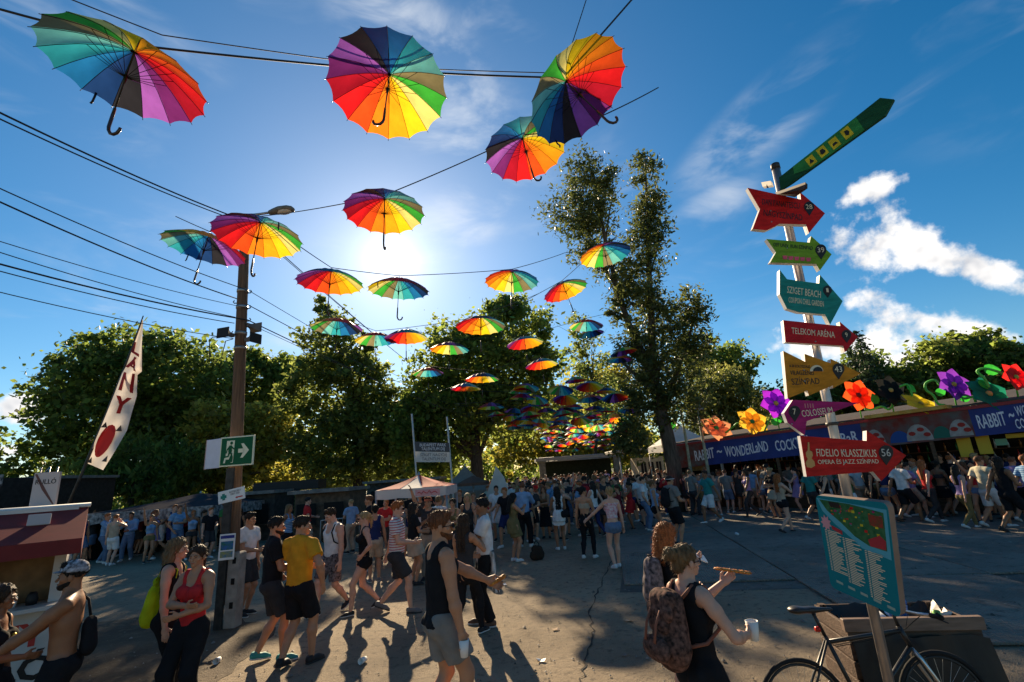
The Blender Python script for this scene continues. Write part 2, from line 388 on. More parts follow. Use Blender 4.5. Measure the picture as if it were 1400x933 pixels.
def ik(a, t, l1, l2, pole):
    a, t = np.asarray(a, float), np.asarray(t, float); d = t-a; L = np.linalg.norm(d); mx = (l1+l2)*.998
    if L > mx: t = a+d/L*mx; d = t-a; L = mx
    u_ = d/L; p = np.asarray(pole, float); p = unit(p-u_*p.dot(u_))
    c = np.clip((l1*l1+L*L-l2*l2)/(2*l1*L), -1, 1); return a+u_*l1*c+p*l1*math.sqrt(1-c*c), t
ARM = {  # hand target (right side, units of body height: x out, y forward, z up) and elbow hint
    'down': ((.150, .025, .475), (.5, -.8, 0)), 'down2': ((.165, .05, .485), (.5, -.8, 0)), 'swing_f': ((.140, .16, .52), (.4, -.9, -.2)), 'swing_b': ((.155, -.13, .50), (.4, -.9, -.3)),
    'hip': ((.105, .045, .575), (1, -.5, 0)), 'front': ((.045, .165, .625), (.6, -.6, -.4)), 'food': ((.17, .29, .655), (.5, -.5, -.6)), 'reach': ((.10, .34, .62), (.4, -.4, -.7)),
    'face': ((.035, .125, .855), (.7, .2, -.8)), 'phone': ((.03, .20, .765), (.6, 0, -.8)), 'strap': ((.085, .095, .765), (.7, -.3, -.7)), 'cross': ((-.055, .120, .665), (.8, .1, -.4)),
    'up': ((.20, .10, 1.10), (1, .2, 0)), 'side': ((.30, .16, .60), (.3, -.7, -.6)), 'pocket': ((.105, .05, .53), (.9, -.6, 0)), 'pizza': ((.12, .27, .765), (.45, .1, -.9)), 'cup': ((.06, .22, .61), (.7, -.2, -.6)), 'belly': ((.0, .13, .60), (.8, -.1, -.4))}
LEG = {  # (x, y, lift) for right and left foot
    'stand': ((.058, .01, 0), (.058, -.01, 0)), 'wide': ((.085, .02, 0), (.085, -.02, 0)), 'step': ((.055, .09, 0), (.06, -.07, .012)),
    'walk': ((.045, .135, 0), (.045, -.165, .035)), 'walk2': ((.045, -.165, .035), (.045, .135, 0)), 'contra': ((.085, .06, 0), (.04, -.02, 0)), 'contra2': ((.04, -.02, 0), (.09, .06, 0)), 'sit': ((.07, .27, 0), (.07, .27, 0))}
SKINS = {'fair': (.54, .285, .18), 'tan': (.44, .205, .11), 'brown': (.27, .115, .055), 'dark': (.13, .06, .035), 'pink': (.58, .305, .205)}
def skin(s):
    return mat('skin_'+s, SKINS[s], rough=.5, spec=.35, vary=.08, vscale=12, bump=.08, bscale=60)
HAIRC = {'black': (.012, .010, .009), 'brown': (.045, .024, .013), 'ginger': (.30, .09, .025), 'blond': (.34, .22, .10), 'auburn': (.14, .05, .02), 'dark': (.025, .016, .011), 'fairbrown': (.16, .09, .04)}
def hairm(c): return mat('hair_'+c, HAIRC[c], rough=.6, spec=.22, vary=.45, vscale=60, bump=.9, bscale=70, stretch=(1, 1, .12))
def hair_prims(style, fem, ln=.30):
    q = [inflate(p, .011) for p in head_prims(fem)[:1]]; z0 = .150
    cutf = half((0, .066, z0+.008), (0, .80, -.60))
    pr = list(q)
    if style == 'buzz': return [inflate(head_prims(fem)[0], .006), half((0, .068, .152), (0, .85, -.52))], None
    if style == 'short': return [ball((0, -.010, .158), (.083, .102, .090)), cap((-.045, .062, .215), (.045, .062, .215), .022, .022), half((0, .06, .148), (0, .80, -.60))], (.0030, 170)
    if style == 'bald': return None, None
    if style == 'bun': return [ball((0, -.012, .152), (.084, .105, .093)), cap((0, -.06, .10), (0, -.075, .075), .055, .045), ball((0, -.135, .178), (.056, .052, .054), k=.012), half((0, .066, .150), (0, .86, -.50))], (.0024, 120)
    if style == 'pony': return [ball((0, -.012, .154), (.083, .104, .091)), cap((0, -.11, .18), (0, -.15, .11), .022, .03), cap((0, -.15, .11), (0, -.14, -.06), .03, .012), half((0, .066, .150), (0, .86, -.50))], (.0018, 130)
    if style in ('long', 'curly'):
        w = .018 if style == 'long' else .046
        pr = [ball((0, -.016, .152), (.083+w*.5, .104+w*.4, .094+w*.4)), half((0, .068, .150), (0, .88, -.46))]
        pr += [cap((.065, -.02, .12), (.076, -.03, .0), .030+w*.5, .028+w*.6), cap((-.065, -.02, .12), (-.076, -.03, .0), .030+w*.5, .028+w*.6),
               cap((.05, -.06, .05), (.055, -.085, -ln), .045+w*.5, .022+w*.5), cap((-.05, -.06, .05), (-.055, -.085, -ln), .045+w*.5, .022+w*.5), cap((0, -.085, .08), (0, -.10, -ln*.97), .05+w*.5, .028+w*.4)]
        return pr, ((.0034, 95) if style == 'long' else (.0055, 150, 1))
    return None, None
def Ry(a): c, s = math.cos(a), math.sin(a); return np.array([[c, 0, s], [0, 1, 0], [-s, 0, c]])
def Rx(a): c, s = math.cos(a), math.sin(a); return np.array([[1, 0, 0], [0, c, -s], [0, s, c]])
def Rz(a): c, s = math.cos(a), math.sin(a); return np.array([[c, -s, 0], [s, c, 0], [0, 0, 1]])
def person(loc, rotz, label, h=1.75, fem=False, build=1.0, sk='tan', arms=('down', 'down'), legs='stand', lean=0.0, side=0.0, twist=0.0, hyaw=0.0, hpitch=0.0,
           hair=('short', 'brown'), top=('tee', 'white'), bottom=('shorts', 'black'), shoes='black', sole='white', vox=.014, group=None, beard=None, glasses=None, hat=None, curl=(.3, .3), hairlen=.30, face=True, name='person', socks=None):
    """faces local +y; colours are materials"""
    S = h; q = {}
    hipz = .525*S
    L = LEG[legs] if isinstance(legs, str) else legs
    dy = 0.0
    if legs == 'sit': hipz = .29*S
    elif max(abs(f[1]) for f in L) > .12: hipz -= .014*S
    pel = V3(0, dy, hipz)
    T = Rz(twist)@Ry(side)@Rx(-lean)
    def tp(x, y, z): return pel+T@(V3(x, y, z-.525)*S)       # torso point, given in standing coordinates
    fw = T@V3(0, 1, 0)
    sw = (.094 if fem else .108)*(.5+.5*build); hw = .050 if fem else .047
    bw = build
    wr, cr_, hr = ((.062, .074, .087) if fem else (.072, .086, .080))
    wr, cr_, hr = wr*bw*S, cr_*(.4+.6*bw)*S, hr*(.5+.5*bw)*S
    Rf = pel+V3(0, 0, 0)
    # legs
    J = {}
    for si, sg in ((0, 1), (1, -1)):
        f = L[si]; hip = pel+V3(sg*hw*S, 0, -.005*S); an = V3(sg*f[0]*S, dy+f[1]*S, (.05+f[2])*S)
        kn, an = ik(hip, an, .245*S, .245*S, V3(sg*.12, 1, .1)); J[sg] = (hip, kn, an)
    def leg_prims(sg, d=0.0, upto=1.0):
        hip, kn, an = J[sg]; lf = (.3+.7*bw)
        rt, rk, rc_, ra = .052*S*lf*(1.06 if fem else 1), .031*S*lf, .0325*S*lf, .0195*S
        c = kn+(an-kn)*.33+V3(0, -.008*S, 0)
        return [cap(hip, kn, rt+d, rk+d), cap(kn, c, rk*.96+d, rc_+d), cap(c, an, rc_+d, ra+d)]
    tor = [cap(tp(-.030, 0, .495), tp(.030, 0, .495), hr*.80, hr*.80, fw, 1.22), cap(tp(0, 0, .515), tp(0, .004, .625), hr, wr, fw, 1.42), cap(tp(0, .004, .625), tp(0, .004, .715), wr, cr_, fw, 1.42),
           cap(tp(0, .004, .715), tp(0, -.004, .785), cr_, cr_*.93, fw, 1.45), cap(tp(-sw*.72, -.004, .808), tp(sw*.72, -.004, .808), .036*S, .036*S),
           ball(tp(.036, -.030, .505), .047*S), ball(tp(-.036, -.030, .505), .047*S)]
    if fem: tor += [ball(tp(.040, .042, .728), .036*S), ball(tp(-.040, .042, .728), .036*S)]
    else: tor += [ball(tp(.040, .030, .755), (.046*S, .034*S, .036*S)), ball(tp(-.040, .030, .755), (.046*S, .034*S, .036*S))]
    neck = [cap(tp(0, -.008, .80), tp(0, .008, .872), .036*S if not fem else .031*S, .033*S if not fem else .029*S), cap(tp(-.07, -.010, .818), tp(.07, -.010, .818), .022*S, .022*S), cap(tp(0, -.012, .85), tp(sw*.7, -.008, .822), .022*S, .022*S), cap(tp(0, -.012, .85), tp(-sw*.7, -.008, .822), .022*S, .022*S)]
    AR = {}
    for si, sg in ((0, 1), (1, -1)):
        a = arms[si]; tg, pole = ARM[a] if isinstance(a, str) else a
        sh = tp(sg*sw, -.004, .806); tgt = pel*V3(1, 1, 0)+T@V3(0, 0, 0)+V3(0, 0, 0)
        tg = tp(sg*tg[0], tg[1], tg[2])
        el, wrp = ik(sh, tg, .168*S, .150*S, T@V3(sg*pole[0], pole[1], pole[2])); AR[sg] = (sh, el, wrp)
    af = (.3+.7*bw)*(.86 if fem else 1)
    def arm_prims(sg, d=0.0):
        sh, el, w = AR[sg]; return [cap(sh, sh+(el-sh)*.35, .034*S*af+d, .031*S*af+d), cap(sh+(el-sh)*.35, el, .031*S*af+d, .0225*S*af+d), cap(el, el+(w-el)*.3, .0225*S*af+d, .025*S*af+d), cap(el+(w-el)*.3, w, .025*S*af+d, .0155*S+d)]
    k = .022*S
    prims = tor+neck+leg_prims(1)+leg_prims(-1)+arm_prims(1)+arm_prims(-1)
    # keep thighs apart from hanging hands: small blend
    body = sdf_mesh(prims, vox, .016*S)
    fine = vox < .02
    hs = S/1.75*(.97 if fem else 1.0)
    HM = T@Rz(hyaw)@Rx(hpitch); hp = tp(0, .008, .868)
    parts = [body, xf(head(fem, .0062 if fine else .014), HM, hp, hs)]
    for si, sg in ((0, 1), (1, -1)):
        sh, el, w = AR[sg]; z = -unit(w-el); ref = V3(0, .55, .83) if abs(z[2]) < .8 else V3(-sg*.25, 1, 0)
        y = unit(ref-z*ref.dot(z)); x = np.cross(y, z); Mh = np.stack([x, y, z], 1)
        parts.append(xf(hand(curl[si], .0052 if fine else .011), Mh, w, hs*(.92 if fem else 1), mirror=(sg < 0)))
    V, Fq = cat_mesh(*parts)
    o = obj(name, np_mesh('person', V, Fq), None, skin(sk), loc, (0, 0, rotz)); tag(o, label, 'person', group)
    def child(nm, m, ml): return obj(nm, np_mesh(nm, *m), o, ml)
    # hair
    if hair and hair[0] != 'bald':
        hpz, nz = hair_prims(hair[0], fem, hairlen)
        hm_ = sdf_mesh(hpz, .0085 if fine else .017, .022, nz if fine else None)
        if fine and hair[0] != 'buzz':          # loose strands that break up the outline
            g = np.random.default_rng(int(abs(loc[0]*1000+loc[1]*77)) % 99991); hv = hm_[0]; nS = 900; P = hv[g.integers(0, len(hv), nS)]; L_ = {'short': .020, 'bun': .030, 'pony': .030, 'curly': .035}.get(hair[0], .055)
            out = P-np.array([0, -.01, .12]); out[:, 2] *= .6; out /= np.linalg.norm(out, axis=1)[:, None]+1e-6
            d = out*.55+np.array([0, -.25, -.75 if hair[0] != 'short' else .15])+g.normal(size=(nS, 3))*.35; d /= np.linalg.norm(d, axis=1)[:, None]
            w = np.cross(d, g.normal(size=(nS, 3))); w /= np.linalg.norm(w, axis=1)[:, None]; w *= .0016; e_ = P+d*(L_*g.uniform(.4, 1.3, nS))[:, None]; P = P-d*.004
            S_ = np.stack([P-w, P+w, e_+w*.25, e_-w*.25], 1).reshape(-1, 3); hm_ = cat_mesh(hm_, (S_, np.arange(len(S_)).reshape(-1, 4)))
        child('hair', xf(hm_, HM, hp, hs), hairm(hair[1]))
    if fine and face:
        for sx in (-1, 1):
            e = MB(); e.lathe([(0, -.0075), (.006, -.005), (.009, 0), (.006, .005), (0, .0075)], 8, (sx*.031, .0885, .110))
            child('eye', xf((np.array(e.v), np.array(e.f)), HM, hp, hs), mat('eye', (.10, .08, .07), rough=.2, spec=.6))
            b = MB(); b.tube([(sx*.014, .0965, .126), (sx*.03, .097, .131), (sx*.046, .086, .126)], .0034, 5, False)
            child('eyebrow', xf((np.array(b.v), np.array(b.f)), HM, hp, hs), hairm(hair[1] if hair[0] != 'bald' else 'dark'))
        b = MB(); b.tube([(-.022, .0925, .050), (-.008, .0985, .053), (.008, .0985, .053), (.022, .0925, .050)], .0048, 5, False)
        child('lips', xf((np.array(b.v), np.array(b.f)), HM, hp, hs), mat('lips_'+sk, tuple(c*f for c, f in zip(SKINS[sk], (.85, .55, .55))), rough=.4))
    if beard:
        bp = [inflate(p, .007) for p in head_prims(fem)[1:3]]+[half((0, .02, .068), (0, .35, .94)), half((0, -.012, 0), (0, -1, 0)), ball((0, .10, .049), (.020, .02, .009), op='s')]
        child('beard', xf(sdf_mesh(bp, .006, .02), HM, hp, hs), hairm(beard))
    if glasses:
        b = MB()
        for sx in (-1, 1):
            b.tube([(sx*.031+.021*math.cos(t), .108-.01*math.cos(t)*sx, .110+.018*math.sin(t)) for t in np.linspace(0, 2*math.pi, 11)], .003, 5, False)
            b.add([(sx*.031+.021*math.cos(t), .109-.01*math.cos(t)*sx, .110+.018*math.sin(t)) for t in np.linspace(0, 2*math.pi, 9)[:-1]], [tuple(range(8))])
            b.tube([(sx*.054, .098, .114), (sx*.078, .06, .114), (sx*.080, -.01, .108)], .003, 5, False)
        b.tube([(-.01, .111, .114), (.01, .111, .114)], .003, 5, False)
        V_ = np.array(b.v)@HM.T*hs+hp; me = bpy.data.meshes.new('sunglasses'); me.from_pydata([tuple(v) for v in V_], [], b.f); me.update()
        obj('sunglasses', me, o, mat('sunglass', (.006, .006, .007), rough=.12, spec=.6))
    if hat:
        hm = hat[1]
        pr = [ball((0, -.010, .165), (.090, .108, .088)), half((0, 0, .148), (0, .12, -1))]
        if hat[0] == 'cap': pr += [cap((-.03, .06, .160), (.03, .06, .160), .060, .060, V3(0, 0, 1), 7)]; pr[-1] = cap((-.02, .085, .156), (.02, .085, .156), .062, .062, V3(0, 0, 1), 9.0, k=.008)
        if hat[0] == 'visor': pr = [cap((-.02, .085, .150), (.02, .085, .150), .062, .062, V3(0, 0, 1), 9.0, k=.008), ball((0, -.010, .150), (.086, .106, .020))]
        if hat[0] == 'brim': pr += [ball((0, -.01, .152), (.155, .17, .012), k=.01)]
        child('cap', xf(sdf_mesh(pr, .0075 if fine else .014, .012), HM, hp, hs), hm)
    # garments
    th = .009*S
    def arm_cut(d, frac):
        out = []
        for sg in (1, -1):
            sh, el, w = AR[sg]
            if frac <= 1: out += [cap(sh, sh+(el-sh)*frac, .036*S*af+d, .036*S*af+d*1.25, flat=True)]
            else: out += [inflate(p, d) for p in arm_prims(sg)[:3]]+[cap(el+(w-el)*.3, w, .025*S*af+d, .0165*S+d, flat=True)]
        return out
    up = T@V3(0, 0, 1)
    wrink = (.0021, 40) if fine else None
    if top and top[0] != 'bare':
        kind, tm = top[0], top[1]
        nb = (half(tp(0, 0, top[2] if len(top) > 2 else .535), -up),)
        tt = [inflate(p, th) for p in tor]
        nk = ball(tp(0, .022, .862), (.050*S, .054*S, .040*S), op='s')
        if kind in ('tee', 'long'):
            loose = [cap(tp(0, 0, .52), tp(0, 0, .70), hr*1.06+th*1.3, cr_+th*1.2, fw, 1.36)]
            pr = tt+loose+[inflate(p, th) for p in neck[1:]]+arm_cut(th*1.25, .62 if kind == 'tee' else 2)+[nk]+list(nb)
        elif kind in ('tank', 'top', 'dress'):
            hole = [cap(tp(sg*(sw*.98), .0, .795), tp(sg*(sw*1.5), .0, .84), .043*S, .08*S, op='s') for sg in (1, -1)]
            hole += [cap(tp(sg*(sw*.98), .035, .79), tp(sg*(sw*1.05), .05, .83), .03*S, .04*S, op='s') for sg in (1, -1)]
            nk2 = [cap(tp(0, .03, .86), tp(0, .075, .80), .043*S, .05*S, op='s'), cap(tp(0, -.02, .87), tp(0, -.07, .83), .040*S, .045*S, op='s')]
            pr = tt+[inflate(p, th) for p in neck[1:2]]+([cap(tp(0, 0, .53), tp(0, 0, .70), hr*1.0+th, cr_+th, fw, 1.40)] if not fem else [])+hole+nk2
            if kind == 'dress':
                hem = top[2]; fl = top[3] if len(top) > 3 else 1.35
                z0 = .60; a = tp(0, 0, z0); b = V3(a[0], a[1], hem*S)+V3(0, (J[1][1][1]+J[-1][1][1])*.35, 0)
                pr = tt+[inflate(p, th) for p in neck[1:2]]+hole+nk2+[cap(a, b, wr+th, hr*fl, V3(0, 1, 0), 1.1, flat=True), cap(tp(0, -.004, .55), V3(a[0], a[1], min(.45, hem+.05)*S), hr+th*1.5, hr*1.06+th*1.5, V3(0, 1, 0), 1.05, flat=True)]
            else: pr += list(nb)
        elif kind == 'bra':
            pr = [inflate(p, th*.7) for p in tor]+[half(tp(0, 0, .765), up), half(tp(0, 0, .690), -up)]
        elif kind == 'halter':
            pr = tt+[half(tp(0, 0, top[2] if len(top) > 2 else .60), -up), half(tp(0, 0, .80), up)]+[cap(tp(sg*.085, .03, .80), tp(sg*.15, .0, .86), .045*S, .07*S, op='s') for sg in (1, -1)]
        child({'tee': 'shirt', 'long': 'shirt', 'tank': 'tank_top', 'top': 'tank_top', 'dress': 'dress', 'bra': 'bikini_top', 'halter': 'halter_top'}[kind], sdf_mesh(pr, vox, .014*S, wrink), tm)
    if bottom and bottom[0]:
        kind, bm_ = bottom[0], bottom[1]
        top_z = bottom[2] if len(bottom) > 2 else .565
        hips = [inflate(p, th*.8) for p in tor[:2]+tor[5:7]]
        wc = half(tp(0, 0, top_z), up)
        if kind in ('shorts', 'hot', 'trunks'):
            fr = {'shorts': .88, 'hot': .30, 'trunks': .70}[kind]; fl = {'shorts': 1.22, 'hot': 1.06, 'trunks': 1.24}[kind]
            pr = hips+[wc]
            for sg in (1, -1):
                hip, kn, an = J[sg]; r0 = .052*S*(.3+.7*bw)+th
                pr.insert(0, cap(hip, hip+(kn-hip)*fr, r0*1.04, max(r0*(1-.25*fr)*fl, .036*S), flat=True, k=.012*S))
        elif kind in ('pants', 'leggings'):
            d = th*.9 if kind == 'pants' else .0035*S; pr = []
            for sg in (1, -1):
                hip, kn, an = J[sg]
                if kind == 'leggings': lp = leg_prims(sg, d); lp[2] = cap(lp[2][1], lp[2][2], lp[2][3], lp[2][4], flat=True); pr += lp
                else: pr += [cap(hip, kn, .054*S*(.3+.7*bw)+d, .041*S+d), cap(kn, an, .041*S+d, .034*S+d, flat=True)]
            pr += [inflate(p, d) for p in tor[:2]+tor[5:7]]+[wc]
        elif kind == 'skirt':
            hem = bottom[3] if len(bottom) > 3 else .36; a = tp(0, 0, .56); b = V3(a[0], a[1]+(J[1][1][1]+J[-1][1][1])*.3, hem*S)
            pr = hips+[cap(a, b, hr*.98+th, hr*1.38+th, V3(0, 1, 0), 1.12, flat=True)]+[wc]
        child({'hot': 'shorts', 'shorts': 'shorts', 'trunks': 'shorts', 'pants': 'trousers', 'leggings': 'leggings', 'skirt': 'skirt'}[kind], sdf_mesh(pr, vox, .012*S, wrink), bm_)
    if shoes is not None:
        su, ss = shoe(.009 if fine else .018)
        for si, sg in ((0, 1), (1, -1)):
            an = J[sg][2]; toe = -.35*max(0, L[si][2])/.05*1.6 if L[si][2] else 0
            M = Rz(-sg*.16)@Rx(toe); sc = S/1.75*(.90 if fem else 1.0)
            t = V3(an[0], an[1], max(an[2], .088*sc)) if not L[si][2] else V3(an[0], an[1], an[2]+.015)
            s1 = child('shoe', xf(su, M, t, sc, sg < 0), shoes)
            obj('sole', np_mesh('sole', *xf(ss, M, t, sc, sg < 0)), s1, sole)
    o['_j'] = 0; del o['_j']
    o_info = dict(AR=AR, T=T, tp=tp, hp=hp, HM=HM, S=S, J=J, hs=hs)
    PINFO[o.name] = o_info
    return o
PINFO = {}
def pw(o, p):      # a point in the person's own frame -> world
    M = Matrix.Translation(o.location) @ Matrix.Rotation(o.rotation_euler[2], 4, 'Z'); return M @ Vector([float(c) for c in p])
# ------------------------------------------------------------------ ground
def ground_mat(name, c1, c2, c3, big=.35, fine=55, bump=.5, ribs=None, rough=.9):
    m = bpy.data.materials.new(name); m.use_nodes = True; nt = m.node_tree; n = nt.nodes; l = nt.links; b = n['Principled BSDF']
    tc = n.new('ShaderNodeTexCoord')
    def noise(s, d, r=.6):
        q = n.new('ShaderNodeTexNoise'); q.inputs['Scale'].default_value = s; q.inputs['Detail'].default_value = d; q.inputs['Roughness'].default_value = r; l.new(tc.outputs['Object'], q.inputs['Vector']); return q.outputs[0]
    r1 = n.new('ShaderNodeValToRGB'); r1.color_ramp.elements[0].position = .36; r1.color_ramp.elements[1].position = .64
    r1.color_ramp.elements[0].color = (*c1, 1); r1.color_ramp.elements[1].color = (*c2, 1); l.new(noise(big, 6), r1.inputs[0])
    r2 = n.new('ShaderNodeValToRGB'); r2.color_ramp.elements[0].position = .52; r2.color_ramp.elements[1].position = .72
    r2.color_ramp.elements[0].color = (0, 0, 0, 1); r2.color_ramp.elements[1].color = (1, 1, 1, 1); l.new(noise(fine*.12, 5, .7), r2.inputs[0])
    mx = n.new('ShaderNodeMix'); mx.data_type = 'RGBA'; l.new(r2.outputs[0], mx.inputs['Factor']); l.new(r1.outputs[0], mx.inputs['A']); mx.inputs['B'].default_value = (*c3, 1)
    g = noise(fine, 3, .7); gr = n.new('ShaderNodeMapRange'); gr.inputs[3].default_value = .62; gr.inputs[4].default_value = 1.38; l.new(g, gr.inputs[0])
    mm = n.new('ShaderNodeMix'); mm.data_type = 'RGBA'; mm.blend_type = 'MULTIPLY'; mm.inputs['Factor'].default_value = 1; l.new(mx.outputs['Result'], mm.inputs['A']); l.new(gr.outputs[0], mm.inputs['B'])
    l.new(mm.outputs['Result'], b.inputs['Base Color']); b.inputs['Roughness'].default_value = rough; b.inputs['Specular IOR Level'].default_value = .25
    bp = n.new('ShaderNodeBump'); bp.inputs['Strength'].default_value = bump; bp.inputs['Distance'].default_value = .02
    h = n.new('ShaderNodeMath'); h.operation = 'ADD'; l.new(g, h.inputs[0]); l.new(noise(fine*.25, 4), h.inputs[1]); hh = h.outputs[0]
    if ribs:
        wv = n.new('ShaderNodeTexWave'); wv.bands_direction = 'X'; wv.inputs['Scale'].default_value = ribs; l.new(tc.outputs['Object'], wv.inputs['Vector'])
        a = n.new('ShaderNodeMath'); a.operation = 'MULTIPLY_ADD'; l.new(wv.outputs[0], a.inputs[0]); a.inputs[1].default_value = 1.3; l.new(hh, a.inputs[2]); hh = a.outputs[0]
    l.new(hh, bp.inputs['Height']); l.new(bp.outputs[0], b.inputs['Normal']); return m
ASPHALT = ground_mat('dusty_asphalt', (.19, .148, .100), (.35, .272, .182), (.105, .083, .060), .30, 60, 1.0)
DIRT = ground_mat('bare_dirt', (.06, .043, .028), (.13, .095, .06), (.16, .125, .08), .8, 40, 1.0)
SLAB = ground_mat('ribbed_concrete', (.145, .122, .098), (.23, .195, .155), (.09, .077, .062), .5, 45, .45, ribs=6.0)
SLABP = ground_mat('plain_concrete', (.15, .126, .102), (.24, .203, .163), (.095, .081, .066), .45, 45, .35)
LAWN = ground_mat('worn_grass', (.035, .05, .015), (.07, .085, .03), (.11, .09, .05), .25, 30, .8)
def sheet(name, poly, z, m, jag=0.0, seed=1):
    pts = [Vector((p[0], p[1], 0)) for p in poly]; out = []; rr = random.Random(seed)
    if jag:
        for i, p in enumerate(pts):
            q = pts[(i+1) % len(pts)]; n = max(2, int((q-p).length/.25))
            for j in range(n):
                v = p.lerp(q, j/n); out.append(v+Vector((rr.uniform(-jag, jag), rr.uniform(-jag, jag), 0)))
    else: out = pts
    me = bpy.data.meshes.new(name); me.from_pydata([(v.x, v.y, z) for v in out], [], [tuple(range(len(out)))]); me.update()
    o = obj(name, me, None, m); o['kind'] = 'structure'; return o
sheet('ground', [(-700, -60), (700, -60), (700, 1200), (-700, 1200)], 0, ASPHALT)
sheet('grass_ground', [(-700, 46), (700, 46), (700, 1190), (-700, 1190)], .004, LAWN, 0)
sheet('grass_verge', [(-60, 12), (-24, 14), (-19, 24), (-18, 45.5), (-60, 45.5)], .004, LAWN, .25, 4)
sheet('dirt_ground', [(-9.5, 10.0), (-7.3, 10.1), (-5.2, 9.5), (-4.15, 8.7), (-3.9, 7.4), (-3.8, 5.6), (-3.6, 3.0), (-9, 2.6)], .004, DIRT, .10, 2)
# slabs laid beside the road, each its own piece
pav = sheet('pavement', [(1.6, 9.5), (4.6, 8.9), (4.2, 6.4), (7.3, 5.6), (30, 3), (34, 24), (5.5, 26)], .004, ground_mat('gritty_bed', (.09, .08, .068), (.16, .145, .12), (.06, .052, .04), .8, 40, .8))
def slabs():
    w, d, th = 3.0, 3.3, .035; M0 = []
    me1 = MB().box((0, 0, th/2), (w-.03, d-.03, th), bev=.008).mesh('paving_slab'); me2 = me1.copy()
    me1.materials.append(SLAB); me2.materials.append(SLABP)
    u = Vector((.985, -.172, 0)); v = Vector((.172, .985, 0)); o0 = Vector((4.72, 9.45, 0)); rr = random.Random(3)
    for iu in range(-1, 8):
        for iv in range(-1, 5):
            if iu == -1 and iv < 0: continue
            if iu == 1 and iv < 0: continue          # a bare patch of earth here
            if iv == -1 and iu > 2: continue
            if iu >= 6 and iv > 3: continue
            off = 0 if iu % 2 else .7
            c = o0+u*((iu+.5)*w)+v*((iv+.5)*d+(off if iu > 0 else 0))
            near = iv <= 0 and iu <= 1
            s = obj('paving_slab', me1 if (near or rr.random() < .35) else me2, pav); s.location = (c.x, c.y, .004+rr.uniform(0, .008)); s.rotation_euler = (rr.uniform(-.003, .003), rr.uniform(-.003, .003), math.atan2(u.y, u.x)+rr.uniform(-.006, .006))
slabs()
sheet('dirt_patch', [(7.6, 6.0), (10.6, 5.4), (11.2, 8.4), (8.2, 9.1)], .012, DIRT, .08, 5)
def tar_cracks():
    mb = MB(); rr = random.Random(9)
    for path in ([(795, 935), (800, 905), (812, 870), (806, 840), (815, 815), (830, 780), (842, 755)], [(930, 735), (1010, 738), (1100, 731)]):
        pts = []
        for (a, b) in zip(path[:-1], path[1:]):
            for t in np.linspace(0, 1, 9)[:-1]:
                p = at_z(a[0]+(b[0]-a[0])*t, a[1]+(b[1]-a[1])*t); pts.append(p+Vector((rr.uniform(-.03, .03), rr.uniform(-.03, .03), 0)))
        L, Rr = [], []
        for i, p in enumerate(pts):
            d = (pts[min(i+1, len(pts)-1)]-pts[max(i-1, 0)]).normalized(); nrm = Vector((-d.y, d.x, 0)); w = rr.uniform(.003, .017)
            L.append(p+nrm*w); Rr.append(p-nrm*w)
        vs = [(p.x, p.y, .0085) for p in L+Rr]; n = len(L); mb.add(vs, [(i, i+1, n+i+1, n+i) for i in range(n-1)])
    o = mb.build('road_crack', mat('crack_filling', (.04, .035, .03), rough=.95, bump=.8, bscale=80)); o['kind'] = 'structure'
tar_cracks()
def litter():
    rr = random.Random(21); V, Fq = [], []
    for i in range(900):
        px, py = rr.uniform(120, 1400), rr.uniform(720, 960); p = at_z(px, py)
        s = rr.uniform(.006, .022)*(1 if rr.random() < .93 else 2.2); a = rr.uniform(0, 6.3); o = len(V)
        for k in range(4): V.append((p.x+s*math.cos(a+k*1.57)*rr.uniform(.5, 1.1), p.y+s*math.sin(a+k*1.57), .048 if p.x > 4.3 else .012))
        V.append((p.x, p.y, (.055 if p.x > 4.3 else .018)+s*.5)); Fq += [(o+k, o+(k+1) % 4, o+4) for k in range(4)]
    o = obj('gravel', np_mesh('gravel', V, Fq, False), None, mat('grit', (.16, .14, .115), vary=.5, vscale=3, island=.6))
    tag(o, 'small stones and crumbs of litter strewn over the road', 'gravel', kind='stuff')
litter()

# ------------------------------------------------------------------ trees
def leafmat(name, c1, c2, tr=.42):
    return mat('leaf_'+name, c1, rough=.5, spec=.3, col2=c2, vscale=.55, detail=3, translucent=tr, island=.45, coords='Object', trgain=(.495, 3.6))
LEAFM = dict(dark=leafmat('dark', (.040, .062, .012), (.080, .105, .022), .58), mid=leafmat('mid', (.052, .080, .014), (.105, .125, .026), .58), olive=leafmat('olive', (.050, .068, .015), (.098, .115, .028), .56),
             poplar=leafmat('poplar', (.040, .055, .014), (.075, .085, .022), .32), yellow=leafmat('yellow', (.10, .105, .016), (.17, .15, .026), .55), willow=leafmat('willow', (.060, .075, .018), (.115, .115, .030), .45), conifer=leafmat('conifer', (.014, .030, .012), (.030, .052, .020), .15))
BARK = mat('bark', (.055, .040, .028), rough=.95, vary=.4, vscale=5, bump=1.0, bscale=9, stretch=(3, 3, .5))
BARKP = mat('bark_poplar', (.085, .065, .048), rough=.95, vary=.4, vscale=5, bump=1.0, bscale=9, stretch=(3, 3, .5))
